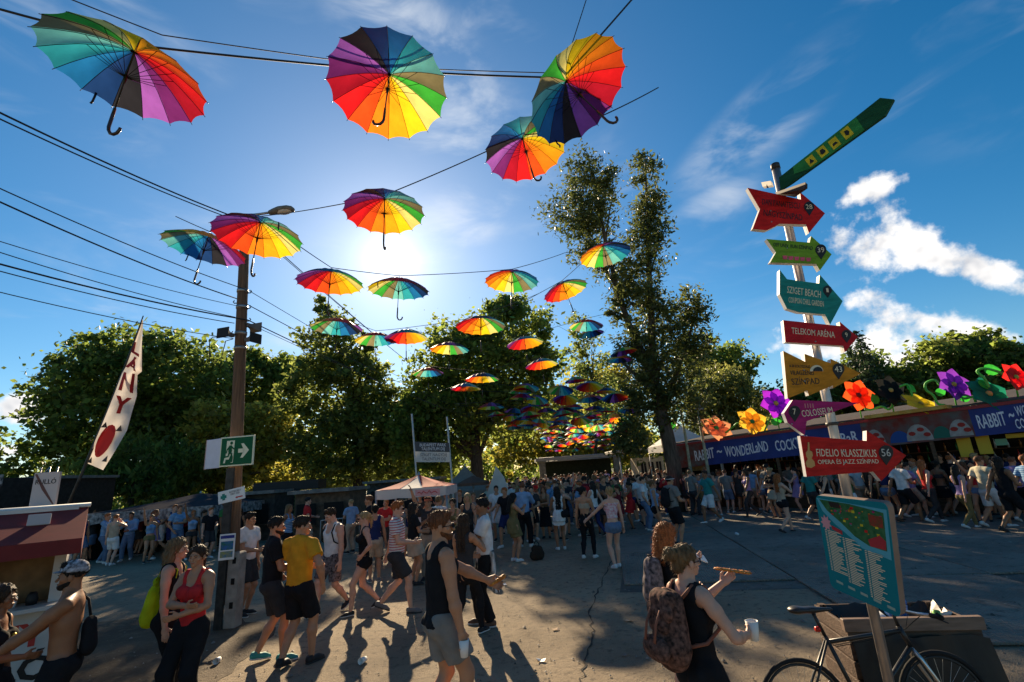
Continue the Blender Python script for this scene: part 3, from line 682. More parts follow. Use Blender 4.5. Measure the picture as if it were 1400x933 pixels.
def leaves(blobs, size, seed, droop=0.0, clump=.5, cl=42, hollow=.35):
    """blobs: (centre, (rx, ry, rz), leaf count); returns verts, faces of leaf-sized quads in uneven clumps"""
    g = np.random.default_rng(seed); Vs = []
    for c, r, n in blobs:
        c = np.array(c); r = np.array(r); nc = max(5, n//cl)
        d = g.normal(size=(nc, 3)); d /= np.linalg.norm(d, axis=1)[:, None]
        rad = g.uniform(hollow, 1.0, nc)**.55
        # lumpy outline
        ph = g.uniform(0, 6.28, 6); lump = 1+.16*np.sin(3*d[:, 0]+ph[0]+2*d[:, 2])+.14*np.sin(5*d[:, 2]+ph[1]+3*d[:, 1])+.10*np.sin(9*d[:, 0]+7*d[:, 2]+ph[2])
        cen = c+d*r*(rad*lump)[:, None]
        m = n//nc; csz = clump*g.uniform(.45, 1.25, nc)*r.mean()*.42
        P = np.repeat(cen, m, 0)+g.normal(size=(nc*m, 3))*np.repeat(csz, m)[:, None]*np.array([1, 1, .7])
        if droop: P[:, 2] -= np.abs(g.normal(size=len(P)))*droop*r[2]*.5
        N = len(P); a = g.normal(size=(N, 3)); a[:, 2] = a[:, 2]*.6-.35-droop; a /= np.linalg.norm(a, axis=1)[:, None]
        b = np.cross(a, g.normal(size=(N, 3))); b /= np.linalg.norm(b, axis=1)[:, None]
        s = size*np.clip(np.exp(g.normal(-.12, .42, N)), .35, 1.55)[:, None]; w = .34 if not droop else .2
        Vs.append(np.stack([P-a*s*.5, P+b*s*w, P+a*s*.55, P-b*s*w], 1).reshape(-1, 3))
    V = np.concatenate(Vs); return V, np.arange(len(V)).reshape(-1, 4)
def limbs(base, fork, ends, r0, seed, m, parent, name='trunk', wob=.04):
    rr = random.Random(seed); mb = MB(); base, fork = Vector(base), Vector(fork)
    L = (fork-base).length
    def path(a, b, n, w):
        return [a.lerp(b, i/n)+(Vector((rr.uniform(-1, 1), rr.uniform(-1, 1), 0))*w*L if 0 < i < n else Vector()) for i in range(n+1)]
    p = path(base, fork, 5, wob*.5); mb.tube(p, [r0*1.35]+[r0*(1-.09*i) for i in range(1, 6)], 10)
    for e in ends:
        e = Vector(e); st = p[rr.choice((3, 4, 5, 5))]; mid = st.lerp(e, .5)+Vector((0, 0, .10*(e-st).length))
        q = [st, st.lerp(mid, .5)+Vector((rr.uniform(-.2, .2), rr.uniform(-.2, .2), 0)), mid, mid.lerp(e, .5)+Vector((rr.uniform(-.3, .3), rr.uniform(-.3, .3), .1)), e]
        rb = r0*rr.uniform(.30, .5); mb.tube(q, [rb, rb*.8, rb*.6, rb*.4, rb*.12], 6)
        for t in range(3):
            s2 = q[1+t]; e2 = s2+Vector((rr.uniform(-1, 1), rr.uniform(-1, 1), rr.uniform(.1, 1)))*(e-st).length*.32; mb.tube([s2, s2.lerp(e2, .5)+Vector((0, 0, .1)), e2], [rb*.35, rb*.22, .01], 5)
    return mb.build(name, m, parent)
def tree(name, label, px, py_base, D, blobs, leaf, size, n, seed, r0=.28, forkpx=None, droop=0, depthf=.8, bark=None, group=None, hollow=.35, clump=.5, ends=10):
    base = at_y(px, py_base, D); base.z = 0
    t = thing(name, label, 'tree', base, 0, group)
    B = []; tot = sum(b[2]*b[3] for b in blobs)
    for b in blobs:
        dy = b[4] if len(b) > 4 else 0
        c = at_y(b[0], b[1], D+dy)-base; k = (D+dy)/F_PX*(ray(b[0], b[1]).dot(_f)/ray(b[0], b[1]).y)
        rx, rz = b[2]*k, b[3]*k; B.append((tuple(c), (rx, max(rx, min(rz, rx*1.6))*depthf, rz), int(n*b[2]*b[3]/tot)))
    V, Fq = leaves(B, size, seed, droop, clump, hollow=hollow)
    V[:, 2] = np.maximum(V[:, 2], .15)
    obj('crown', np_mesh('crown', V, Fq, False), t, LEAFM[leaf])
    fk = at_y(*forkpx, D)-base if forkpx else Vector((0, 0, min(b[0][2] for b in B)))
    rr = random.Random(seed+5); es = [Vector(b[0])+Vector([rr.uniform(-.5, .5)*q for q in b[1]]) for b in B for _ in range(max(1, ends//len(B)))]
    limbs((0, 0, -.1), fk, es, r0, seed, bark or BARK, t)
    return t
tree('broadleaf_tree', 'big dark round-crowned tree at the far left behind the flag', 205, 690, 40, [(165, 520, 85, 55), (105, 560, 55, 55), (225, 525, 70, 60), (150, 590, 85, 50), (85, 620, 45, 35), (240, 590, 60, 50), (130, 490, 50, 35), (190, 480, 55, 30)], 'dark', .42, 28000, 11, .45, forkpx=(210, 620))
tree('willow_tree', 'drooping willow hanging low behind the dark marquee', 180, 690, 33, [(165, 625, 50, 40), (215, 640, 55, 40), (130, 650, 40, 30), (255, 635, 35, 40)], 'dark', .42, 7000, 12, .25, droop=.8)
tree('broadleaf_tree', 'sunlit yellow-green tree showing behind the wooden pole', 300, 695, 37, [(292, 580, 36, 34), (352, 590, 46, 40), (378, 640, 40, 38), (300, 640, 50, 38), (240, 655, 50, 28)], 'yellow', .38, 13000, 13, .25)
tree('broadleaf_tree', 'green tree whose top peeps out between pole and central poplars', 345, 695, 48, [(300, 520, 36, 36), (350, 530, 45, 50), (392, 535, 38, 45), (270, 560, 42, 55), (330, 620, 60, 50), (335, 495, 28, 22), (380, 500, 22, 24)], 'mid', .40, 24000, 14, .3)
tree('ivy_clad_tree', 'dark tall tree with spiky top directly below the sun', 490, 700, 36, [(450, 475, 34, 45), (495, 518, 36, 50), (425, 530, 40, 50), (505, 585, 48, 60), (440, 605, 52, 55), (541, 575, 30, 42), (540, 625, 34, 42), (442, 428, 12, 22), (506, 468, 14, 18), (470, 650, 60, 25)], 'olive', .34, 26000, 15, .48, forkpx=(488, 560), hollow=.2)
tree('broadleaf_tree', 'large spreading tree behind the red and white kiosk parasol', 655, 695, 34, [(625, 467, 46, 34), (700, 445, 50, 36), (660, 500, 80, 50), (594, 535, 42, 48), (735, 490, 30, 42), (640, 560, 75, 40), (705, 560, 55, 40), (580, 590, 40, 50), (690, 420, 30, 20), (562, 590, 26, 50), (600, 630, 40, 30)], 'mid', .32, 36000, 16, .55, forkpx=(650, 590), hollow=.15)
tree('slender_tree', 'thin half-bare tree left of the leaning poplar', 815, 690, 56, [(795, 455, 26, 30), (815, 505, 32, 35), (790, 490, 20, 25), (830, 555, 30, 40), (800, 545, 25, 35)], 'olive', .36, 4200, 17, .22, forkpx=(812, 520), ends=20)
tree('broadleaf_tree', 'bright yellow-green tree glowing behind the distant umbrellas', 790, 690, 76, [(775, 560, 45, 45), (840, 545, 45, 55), (730, 600, 45, 35), (790, 610, 55, 35), (850, 600, 45, 40), (690, 605, 30, 35)], 'yellow', .60, 20000, 18, .35)
def poplar():
    D = 22.6; base = at_y(924, 690, D); base.z = 0
    t = thing('poplar_tree', 'tall leaning poplar with forked trunk in the middle right', 'tree', base)
    bl = [(800, 245, 34, 36), (785, 295, 36, 36), (815, 300, 30, 40), (830, 250, 20, 30), (882, 235, 22, 30), (888, 290, 28, 45), (882, 345, 30, 45), (872, 400, 34, 40), (840, 370, 26, 34), (905, 440, 34, 42), (945, 425, 24, 36), (950, 470, 26, 36), (905, 500, 44, 42), (870, 470, 30, 40), (932, 545, 36, 40), (880, 550, 32, 42), (860, 600, 26, 34), (800, 345, 24, 22), (845, 425, 16, 20)]
    B = []; tot = sum(b[2]*b[3] for b in bl)
    for b in bl:
        c = at_y(b[0], b[1], D)-base; k = D/F_PX*(ray(b[0], b[1]).dot(_f)/ray(b[0], b[1]).y); B.append((tuple(c), (b[2]*k, b[2]*k, b[3]*k), int(40000*b[2]*b[3]/tot)))
    V, Fq = leaves(B, .205, 19, .12, .55, hollow=.1); V[:, 2] = np.maximum(V[:, 2], .2)
    obj('crown', np_mesh('crown', V, Fq, False), t, LEAFM['poplar'])
    P = lambda x, y: at_y(x, y, D)-base
    mb = MB()
    mb.tube([Vector((0, 0, -.1)), P(921, 640), P(912, 595), P(903, 560), P(896, 530)], [.42, .34, .31, .28, .25], 12)
    mb.tube([P(897, 535), P(882, 490), P(862, 450), P(845, 400), P(828, 330), P(815, 260), P(808, 215)], [.23, .19, .16, .13, .10, .06, .02], 9)
    mb.tube([P(898, 545), P(892, 480), P(890, 420), P(886, 340), P(884, 270), P(882, 215)], [.24, .19, .16, .11, .07, .02], 9)
    mb.tube([P(905, 570), P(925, 510), P(945, 450), P(955, 405)], [.15, .10, .07, .02], 7)
    mb.tube([P(899, 545), P(868, 512), P(848, 492)], [.10, .09, .075], 7)
    for a, b in (((862, 450), (800, 300)), ((845, 400), (780, 270)), ((888, 380), (915, 300)), ((886, 330), (900, 240)), ((890, 430), (860, 380)), ((915, 540), (950, 520)), ((903, 560), (865, 560)), ((828, 330), (842, 250))):
        p, q = P(*a), P(*b); mb.tube([p, p.lerp(q, .5)+Vector((0, .3, .15)), q], [.055, .04, .01], 5)
    mb.build('trunk', BARKP, t)
poplar()
tree('willow_tree', 'pale green willow standing behind the white pointed tent', 990, 690, 40, [(985, 525, 36, 34), (960, 545, 28, 32), (1015, 545, 28, 34), (990, 570, 44, 34), (1020, 580, 24, 28)], 'willow', .34, 15000, 20, .3, droop=.5)
tree('broadleaf_tree', 'green tree rising behind the pale willow', 985, 690, 50, [(985, 490, 40, 24), (1010, 510, 28, 24), (955, 500, 26, 24)], 'mid', .40, 5500, 22, .3)
def conifer(label, px, top, D, rpx, seed, lean=0):
    base = at_y(px, 690, D); base.z = 0; tp_ = at_y(px, top, D); H = tp_.z; rad = rpx*D/F_PX; g = np.random.default_rng(seed)
    t = thing('conifer_tree', label, 'tree', base); P = []; A = []
    for tier in np.linspace(.12, .98, 40):
        r = rad*(1-tier)**.8*g.uniform(.8, 1.15)+.08; nb = int(9*(1-tier))+4
        for k in range(nb):
            az = g.uniform(0, 6.28); L = r*g.uniform(.7, 1.15); m = int(20*L/rad)+8
            s = g.uniform(.15, 1, m)*L
            P.append(np.stack([np.cos(az)*s, np.sin(az)*s, H*tier-s*.28+.15*s*s/L], 1)+g.normal(size=(m, 3))*.13)
    P = np.concatenate(P); N = len(P); a = g.normal(size=(N, 3)); a /= np.linalg.norm(a, axis=1)[:, None]; b = np.cross(a, g.normal(size=(N, 3))); b /= np.linalg.norm(b, axis=1)[:, None]
    s = .34*g.uniform(.6, 1.3, N)[:, None]; V = np.stack([P-a*s*.5, P+b*s*.2, P+a*s*.5, P-b*s*.2], 1).reshape(-1, 3)
    obj('crown', np_mesh('crown', V, np.arange(len(V)).reshape(-1, 4), False), t, LEAFM['conifer'])
    MB().tube([(0, 0, -.1), (0, 0, H*.5), (0, 0, H*.97)], [.22, .13, .02], 8).build('trunk', BARK, t)
conifer('dark conifer left of the orange arrow sign', 1055, 492, 52, 32, 31)
conifer('pointed dark spruce above the orange-red flower', 1234, 448, 40, 52, 32)
conifer('lower spruce spire beside the taller spruce', 1217, 470, 42, 34, 33)
tree('broadleaf_tree', 'round green tree to the right of the spruce', 1300, 690, 40, [(1300, 490, 48, 28), (1340, 485, 36, 24), (1290, 530, 50, 30), (1350, 525, 40, 30), (1310, 468, 30, 14)], 'mid', .36, 18000, 23, .3)
tree('broadleaf_tree', 'dark tree at the right edge above the red flower', 1400, 690, 36, [(1385, 505, 30, 26), (1420, 490, 34, 30), (1375, 540, 34, 30), (1430, 540, 40, 40), (1470, 500, 40, 40), (1372, 478, 18, 14)], 'mid', .34, 16000, 24, .3)
tree('broadleaf_tree', 'dark bushy tree behind the cocktail bar roof', 1190, 690, 44, [(1182, 528, 46, 36), (1130, 548, 44, 36), (1240, 535, 54, 36), (1085, 560, 40, 30), (1170, 505, 26, 20), (1265, 520, 34, 26)], 'dark', .38, 22000, 25, .3)
tree('broadleaf_tree', 'low dark tree cut off by the left edge of the picture', -20, 690, 36, [(10, 655, 34, 20), (-60, 620, 60, 50), (40, 672, 34, 14)], 'dark', .36, 5000, 26, .3)
def woodland():
    g = random.Random(5); B = []
    for i in range(64):
        a = -1.15+2.3*i/63; D = g.uniform(88, 112); B.append(((D*math.tan(a)*.8, D, g.uniform(2.5, 4.5)), (g.uniform(5, 8), g.uniform(4, 6), g.uniform(4, 6.8)), 900))
    V, Fq = leaves(B, .85, 77, 0, .6); V[:, 2] = np.maximum(V[:, 2], .3)
    o = obj('distant_woodland', np_mesh('distant_woodland', V, Fq, False), None, LEAFM['mid']); tag(o, 'low band of distant woodland closing off the festival ground', 'woodland', kind='stuff')
woodland()
# ------------------------------------------------------------------ rainbow umbrellas
RB = [(.62, .012, .016), (.70, .07, .012), (.80, .20, .012), (.82, .34, .012), (.84, .58, .015), (.80, .70, .20), (.05, .42, .045), (.24, .21, .10),
      (.16, .55, .50), (.03, .36, .42), (.015, .17, .42), (.012, .045, .16), (.022, .022, .028), (.30, .09, .42), (.15, .02, .14), (.34, .008, .022)]
RBM = [mat('umbrella_fabric_%02d' % i, c, rough=.5, spec=.25, vary=.10, vscale=9, bump=.3, bscale=7, translucent=.62) for i, c in enumerate(RB)]
BLACKM = mat('black_metal', (.012, .012, .013), rough=.35, spec=.5, metal=.3)
WOODH = mat('varnished_handle', (.030, .016, .011), rough=.3, spec=.5)
NP_, UR, UD = 16, .56, .235
def canopy_z(s): return -.05-UD*(1-math.cos(s*1.25))/(1-math.cos(1.25))
def panel_geo(na=2, nr=7):
    vs, fs = [], []; da = math.pi/NP_
    for i in range(nr+1):
        s = i/nr
        for j in range(-na, na+1):
            t = j/na; w = 1-t*t
            a = da*t; r = UR*s*(1-.045*w*s)*(math.cos(da)/math.cos(a)*.35+.65); z = canopy_z(s)-.012*w*s*(1-s)*3+.010*w*s**4
            vs.append((r*math.cos(a), r*math.sin(a), z))
    n = 2*na+1
    for i in range(nr):
        for j in range(n-1): fs.append((i*n+j, (i+1)*n+j, (i+1)*n+j+1, i*n+j+1))
    return vs, fs
def mesh_of(vs, fs, name, smooth=True):
    m = MB(); m.add(vs, fs, smooth); return m.mesh(name)
_pv, _pf = panel_geo(); PANEL = mesh_of(_pv, _pf, 'panel'); PANEL.materials.append(RBM[0])
da = math.pi/NP_
RIB = MB().tube([((UR*s-.004)*1.0+.004, 0, canopy_z(s)-.006) for s in (0, .2, .4, .6, .8, 1.0, 1.02)], .0028, 5).mesh('rib'); RIB.materials.append(BLACKM)
STR = MB().tube([(.012, 0, -.30), (UR*.52, 0, canopy_z(.52)-.008)], .0026, 5).mesh('stretcher'); STR.materials.append(BLACKM)
SHAFT = MB().tube([(0, 0, .0), (0, 0, -.03), (0, 0, -.05), (0, 0, -.62)], [.004, .006, .0065, .0065], 8).lathe([(.0065, -.28), (.014, -.285), (.014, -.32), (.010, -.36), (.0065, -.365)], 10).mesh('shaft'); SHAFT.materials.append(BLACKM)
HANDLE = MB().tube([(0, 0, -.60), (0, 0, -.66), (0, 0, -.77), (.008, 0, -.80), (.028, 0, -.828), (.055, 0, -.835), (.080, 0, -.822), (.093, 0, -.795), (.094, 0, -.775)], [.011, .0125, .0125, .0125, .0125, .0125, .0125, .0125, .011], 8).mesh('handle'); HANDLE.materials.append(WOODH)
STRAP = MB().tube([(UR*.93, .02, canopy_z(.93)-.005), (UR*.95, .02, canopy_z(.93)-.05), (UR*.93, .025, canopy_z(.93)-.10), (UR*.955, .03, canopy_z(.93)-.115)], .009, 5).mesh('strap'); STRAP.materials.append(BLACKM)
def far_canopy():
    vs, fs = panel_geo(1, 4); mb = MB()
    for i in range(NP_):
        c, s = math.cos(2*da*i), math.sin(2*da*i); mb.cur = i; mb.add([(x*c-y*s, x*s+y*c, z) for x, y, z in vs], fs, True)
    me = mb.mesh('canopy')
    for m in RBM: me.materials.append(m)
    return me
FARC = far_canopy()
def umbrella(px, py, k, red, tilt=(0, 0), label='', level=2, hz=0, strap=None, group='rainbow umbrellas hung over the road'):
    """tip at pixel (px, py) where a metre measures k pixels; red: compass of the red panel seen from below; tilt: (handle toward viewer, right rim down) degrees"""
    p = at_k(px, py, k)
    t = thing('umbrella', label, 'umbrella', p, 0, group)
    # tilts are about the ferrule; seen along +y
    M = Matrix.Rotation(R(tilt[1]), 4, 'Y') @ Matrix.Rotation(R(-tilt[0]), 4, 'X'); t.rotation_euler = M.to_euler()
    for i in range(NP_):
        a = -R(red)-2*da*i
        if level == 0: break
        o = obj('panel', PANEL, t); o.rotation_euler = (0, 0, a); o.material_slots[0].link = 'OBJECT'; o.material_slots[0].material = RBM[i]
        if level > 1:
            o = obj('rib', RIB, t); o.rotation_euler = (0, 0, a+da); o = obj('stretcher', STR, t); o.rotation_euler = (0, 0, a+da)
    if level == 0:
        o = obj('canopy', FARC, t); o.rotation_euler = (0, 0, -R(red)+math.pi); o.scale = (1, -1, 1)
    obj('shaft', SHAFT, t); obj('handle', HANDLE, t).rotation_euler = (0, 0, R(hz))
    if strap is not None and level: obj('strap', STRAP, t).rotation_euler = (0, 0, -R(red)-2*da*strap)
    return p
UM = {}
ULIST = [  # key, px, py, k, red, tilt, level, handle turn, strap, label
 (1, 186, 64, 168, 322, (0, 8), 2, 0, 11, 'largest rainbow umbrella, at the top left, tilted with hooked handle'),
 (2, 533, 98, 139, 200, (16, 0), 2, 180, None, 'second largest umbrella, yellow panels at the bottom, on the top cable'),
 (3, 770, 108, 134, 352, (12, -27), 2, 0, 11, 'umbrella at the top middle tilted steeply, red side up to the right'),
 (4, 713, 186, 100, 265, (10, -8), 2, 0, None, 'umbrella with red panels at the bottom, just below the steeply tilted one'),
 (5, 526, 268, 96, 200, (4, 0), 2, 90, None, 'umbrella hanging straight above the sun, pale yellow panels glowing'),
 (6, 357, 300, 101, 195, (5, 3), 2, 90, 9, 'umbrella hanging in front of the pole top beside the street lamp'),
 (7, 287, 318, 92, 350, (2, 10), 2, 0, 10, 'blue and violet umbrella half hidden behind the one at the pole top'),
 (8, 453, 367, 79, 212, (0, 3), 2, 90, None, 'umbrella with pink-red left side, left of the sun under the lower string'),
 (9, 546, 378, 74, 75, (-3, 4), 2, 0, 2, 'umbrella right under the sun, washed-out panels and hooked handle'),
 (10, 462, 433, 62, 45, (0, 3), 2, 0, None, 'teal and maroon umbrella in front of the spiky treetop'),
 (11, 514, 453, 50, 80, (0, 0), 1, 0, None, 'small maroon-topped umbrella overlapping its yellow neighbour left of centre'),
 (12, 555, 449, 53, 225, (0, 0), 1, 90, None, 'umbrella half pink half yellow, below the sun, over the maroon one'),
 (13, 657, 431, 61, 188, (3, 2), 2, 90, None, 'full rainbow umbrella in front of the big spreading tree'),
 (14, 615, 466, 48, 140, (0, 4), 1, 0, None, 'yellow, green and blue umbrella left below the full rainbow one'),
 (15, 585, 501, 38, 60, (0, 0), 1, 0, None, 'pale whitish-teal umbrella, lowest on the left'),
 (16, 700, 369, 66, 150, (2, 5), 2, 90, None, 'amber and green umbrella with plum top, on the string right of the sun'),
 (17, 768, 385, 56, 222, (4, -14), 2, 90, None, 'red and orange umbrella tilted up to the right, near the poplar'),
 (18, 824, 334, 63, 128, (3, -5), 2, 90, None, 'yellow and cyan umbrella right against the poplar crown'),
 (19, 801, 436, 42, 85, (0, 3), 1, 0, None, 'maroon-topped umbrella with green and teal panels, left of the poplar fork'),
 (20, 806, 449, 33, 60, (0, -6), 1, 0, None, 'smaller umbrella tucked under the maroon-topped one by the poplar'),
 (21, 716, 459, 45, 240, (2, -4), 1, 90, None, 'red and amber umbrella in front of the tree, upper of two alike'),
 (22, 739, 489, 41, 232, (2, -4), 1, 90, None, 'red and amber umbrella in front of the tree, lower of two alike'),
 (23, 659, 508, 42, 190, (0, 2), 1, 90, None, 'rainbow umbrella lapping over the red one, in the middle of the tree'),
 (24, 637, 522, 37, 228, (0, 3), 1, 90, None, 'red and yellow umbrella lapped by its rainbow neighbour'),
 (25, 850, 474, 34, 330, (0, -8), 1, 0, None, 'teal and amber umbrella in front of the poplar trunk'),
 (26, 846, 485, 31, 40, (0, 2), 1, 0, None, 'purple-edged umbrella just below the one at the poplar trunk'),
 (27, 712, 528, 31, 90, (0, 3), 1, 0, None, 'plum and turquoise umbrella alone below the lower red-amber one'),
 (28, 786, 514, 28, 300, (0, -3), 1, 0, None, 'blue umbrella lapping a red-edged one, right of centre'),
 (29, 796, 523, 29, 60, (0, 6), 1, 0, None, 'red-edged blue umbrella partly behind the plain blue one'),
 (30, 671, 549, 33, 140, (0, 0), 1, 0, None, 'purple and green umbrella at the left end of the distant rows'),
 (31, 678, 562, 22, 300, (0, -3), 1, 0, None, 'small blue-rimmed umbrella below the left end of the distant rows'),
 (32, 737, 546, 28, 330, (0, 5), 1, 0, None, 'teal umbrella with red right side in the distant rows'),
 (33, 722, 561, 33, 310, (0, -4), 1, 0, None, 'blue and crimson umbrella in the thick of the distant rows'),
 (34, 722, 574, 28, 20, (0, 3), 1, 0, None, 'dark blue umbrella just under the blue and crimson one'),
 (35, 768, 560, 29, 290, (0, -6), 1, 0, None, 'navy and maroon umbrella right of the blue and crimson one'),
 (36, 783, 551, 28, 100, (0, 4), 1, 0, None, 'orange-topped umbrella left of the brightest yellow foliage'),
 (37, 829, 529, 27, 220, (0, 4), 1, 0, None, 'green and yellow umbrella high among the distant rows at the right'),
 (38, 812, 540, 26, 120, (0, -4), 1, 0, None, 'blue-topped umbrella next to the green and yellow one'),
 (39, 847, 540, 22, 10, (0, 3), 1, 0, None, 'orange and purple umbrella close to the poplar trunk'),
 (40, 809, 562, 24, 340, (0, -3), 1, 0, None, 'red and navy umbrella in the lower distant rows at the right')]
for (k_, px, py, kk, red, tl, lv, hz, st, lb) in ULIST: UM[k_] = umbrella(px, py, kk, red, tl, lb, lv, hz, st)
_rr = random.Random(41); FARU = []; ORD = ['first', 'second', 'third', 'fourth', 'fifth', 'sixth', 'seventh', 'eighth', 'ninth', 'tenth']
for row, (y0, kk, n, x0, x1) in enumerate([(524, 33, 3, 700, 840), (538, 31, 5, 690, 866), (556, 28, 8, 690, 864), (567, 25, 9, 686, 862), (577, 22, 9, 696, 856), (584, 17, 9, 735, 850), (591, 15, 10, 738, 846), (598, 13.2, 10, 740, 842), (605, 11.8, 10, 744, 838), (611, 10.6, 9, 748, 836)]):
    for i in range(n):
        x = x0+(x1-x0)*(i+_rr.uniform(.15, .85))/n; FARU.append((row, umbrella(x, y0+_rr.uniform(-3.5, 3.5)-.06*(x-790)*.4, kk*_rr.uniform(.94, 1.06), _rr.uniform(0, 360), (_rr.uniform(-10, 22), _rr.uniform(-10, 10)), 'tiny far umbrella above the crowd, row %s from the front, %s from the left' % (ORD[row], ORD[i]), 0, _rr.uniform(0, 360), group='tiny far-off umbrellas above the crowd')))

# ------------------------------------------------------------------ wooden pole, lamp, loudspeakers
POLEB = at_z(313, 856); POLEY = POLEB.y
pt = at_y(336, 296, POLEY)
WOODP = mat('pole_wood', (.15, .085, .05), rough=.85, vary=.35, vscale=3, bump=.8, bscale=8, stretch=(9, 9, .5))
STEEL = mat('galvanised_steel', (.36, .35, .34), rough=.42, metal=.8, vary=.15, vscale=8)
DKSTEEL = mat('dark_steel', (.05, .048, .045), rough=.55, metal=.5, vary=.3, vscale=10)
CONC = mat('pole_concrete', (.30, .265, .225), rough=.9, vary=.22, vscale=7, bump=.6, bscale=30)
up_ = (pt-POLEB)
def PP(z, dx=0, dy=0): return POLEB+up_*(z/up_.z)+Vector((dx, dy, 0))
pole = thing('utility_pole', 'brown wooden utility pole carrying the exit sign, street lamp and loudspeakers', 'pole', POLEB)
L0 = lambda v: v-POLEB
PR = lambda z: .128-.04*z/8
MB().tube([L0(PP(z)) for z in (.35, 2, 4, 6, pt.z)], [PR(z) for z in (.35, 2, 4, 6, pt.z)], 14).build('shaft', WOODP, pole)
mb = MB(); mb.box((.10, -.07, .58), (.19, .22, 1.2), bev=.02); fo = mb.build('concrete_footing', CONC, pole)
for i, z in enumerate((.35, .72, 1.05)): MB().box((.11, -.182, z), (.06, .012, .10), bev=.004).build('socket_hole', mat('hole_dark', (.012, .011, .01), rough=1), fo)
MB().box(L0(PP(1.3, -.02, -.20)), (.13, .05, 2.62)).build('steel_channel', DKSTEEL, pole)
for z in (4.9, 5.2, 5.75, 6.1): MB().lathe([(PR(z)+.002, -.03), (PR(z)+.010, -.03), (PR(z)+.010, .03), (PR(z)+.002, .03)], 14, L0(PP(z))).build('clamp_band', STEEL, pole)
# insulator hooks
for i, (z, sx) in enumerate(((6.05, 1), (5.72, 1), (5.45, 1), (5.2, -1), (5.85, -1))):
    c = L0(PP(z, sx*PR(z))); MB().tube([c, c+Vector((sx*.06, 0, 0)), c+Vector((sx*.085, 0, .03)), c+Vector((sx*.06, 0, .06))], .011, 6).build('insulator_hook', DKSTEEL, pole)
# street lamp: arm and shell head
lp = thing('street_lamp', 'grey street lamp head reaching out from the top of the wooden pole', 'lamp', pt)
la = at_k(368, 291, F_PX/((pt-CP).dot(_f)))-pt
MB().tube([(-.02, 0, -.25), (0, 0, .02), la*.6, la], [.03, .03, .027, .027], 8).build('arm', STEEL, lp)
d = Vector((la.x, la.y, la.z)).normalized(); Mq = d.to_track_quat('X', 'Z').to_matrix().to_4x4()
hd = MB(); rows = []
for i, (x, w, zt, zb) in enumerate(((0, .045, .045, -.045), (.08, .075, .07, -.055), (.22, .12, .095, -.06), (.40, .125, .085, -.06), (.50, .085, .055, -.055), (.54, .03, .01, -.05))):
    rows.append([(x, w*math.cos(a), (zt if math.sin(a) > 0 else -zb)*math.sin(a)) for a in np.linspace(0, 2*math.pi, 13)[:-1]])
vs = [p for r in rows for p in r]; fs = [(i*12+k, i*12+(k+1) % 12, (i+1)*12+(k+1) % 12, (i+1)*12+k) for i in range(5) for k in range(12)]+[tuple(range(12))[::-1], tuple(range(60, 72))]
hd.add([Mq @ Vector(v)+la for v in vs], fs, True); hd.build('lamp_head', mat('lamp_shell', (.16, .15, .13), rough=.5, vary=.2, vscale=9), lp)
gl = MB(); gl.lathe([(0, -.085), (.06, -.075), (.095, -.05), (.10, -.03)], 12); g_ = gl.build('lamp_glass', mat('lamp_glass', (.6, .56, .48), rough=.15, spec=.6), lp); g_.matrix_local = Matrix.Translation(la) @ Mq @ Matrix.Translation((.33, 0, 0)) @ Matrix.Scale(1.7, 4, (1, 0, 0))
def horn(px, py, sx, label, yaw):
    z = at_y(px, py, POLEY).z; c = PP(z, sx*PR(z), -.04)
    t = thing('loudspeaker', label, 'loudspeaker', c, yaw, 'horn loudspeakers on the pole')
    MB().tube([(0, 0, 0), (.07, 0, 0)], .014, 6).build('bracket', DKSTEEL, t)
    rows = [(.03, .035, .035), (.10, .035, .035), (.14, .04, .04), (.20, .07, .06), (.26, .13, .095), (.28, .14, .10)]
    vs = [(x, sy*w, sz*h_) for x, w, h_ in rows for sy, sz in ((1, 1), (-1, 1), (-1, -1), (1, -1))]; n = len(rows)
    fs = [(i*4+k, i*4+(k+1) % 4, i*4+4+(k+1) % 4, i*4+4+k) for i in range(n-1) for k in range(4)]+[(3, 2, 1, 0)]
    MB().add(vs, fs).build('horn', mat('horn_grey', (.13, .12, .11), rough=.6, vary=.15), t)
    MB().add([(.275, .13*a, .09*b) for a, b in ((1, 1), (-1, 1), (-1, -1), (1, -1))], [(0, 1, 2, 3)]).build('mouth', mat('horn_inside', (.02, .02, .02)), t)
horn(338, 466, 1, 'horn loudspeaker on the right of the pole, mouth turned to the side', R(-18))
horn(314, 461, -1, 'boxy loudspeaker on the left of the pole facing the viewer', R(-105+0))
horn(342, 444, 1, 'upper small loudspeaker on the right of the pole', R(75))

# ------------------------------------------------------------------ exit sign box, first-aid sign, notice
def sign_pose(px, py, y, yaw): return at_y(px, py, y), yaw
GRN = mat('exit_green', (.008, .10, .042), rough=.5, spec=.12); IVORY = mat('exit_ivory', (.74, .72, .52), rough=.45, vary=.05); WHITEP = mat('white_paint', (.74, .72, .69), rough=.5, vary=.06, vscale=4)
MAGN = mat('sign_box_edge', (.40, .25, .20), rough=.6)
pe = at_y(313, 618, POLEY-.26); pe.x = PP(pe.z).x+.02; ex = thing('exit_sign', 'green emergency exit sign with running man and arrow on the wooden pole', 'sign', (pe.x, POLEY-.30, pe.z), R(-8))
def front(e, w, h_, name='panel', m=WHITEP, loc=(0, 0, 0), rz=0, parent=None, t=.03):
    o = MB().box((0, 0, 0), (w, t, h_), bev=.004).build(name, m, parent or e); o.location = loc; o.rotation_euler = (0, 0, rz); return o
PB = front(ex, .66, .52, 'face_board', IVORY, (.19, 0, 0), 0)
front(ex, .615, .475, 'green_field', GRN, (0, -.0165, 0), 0, PB, .006)
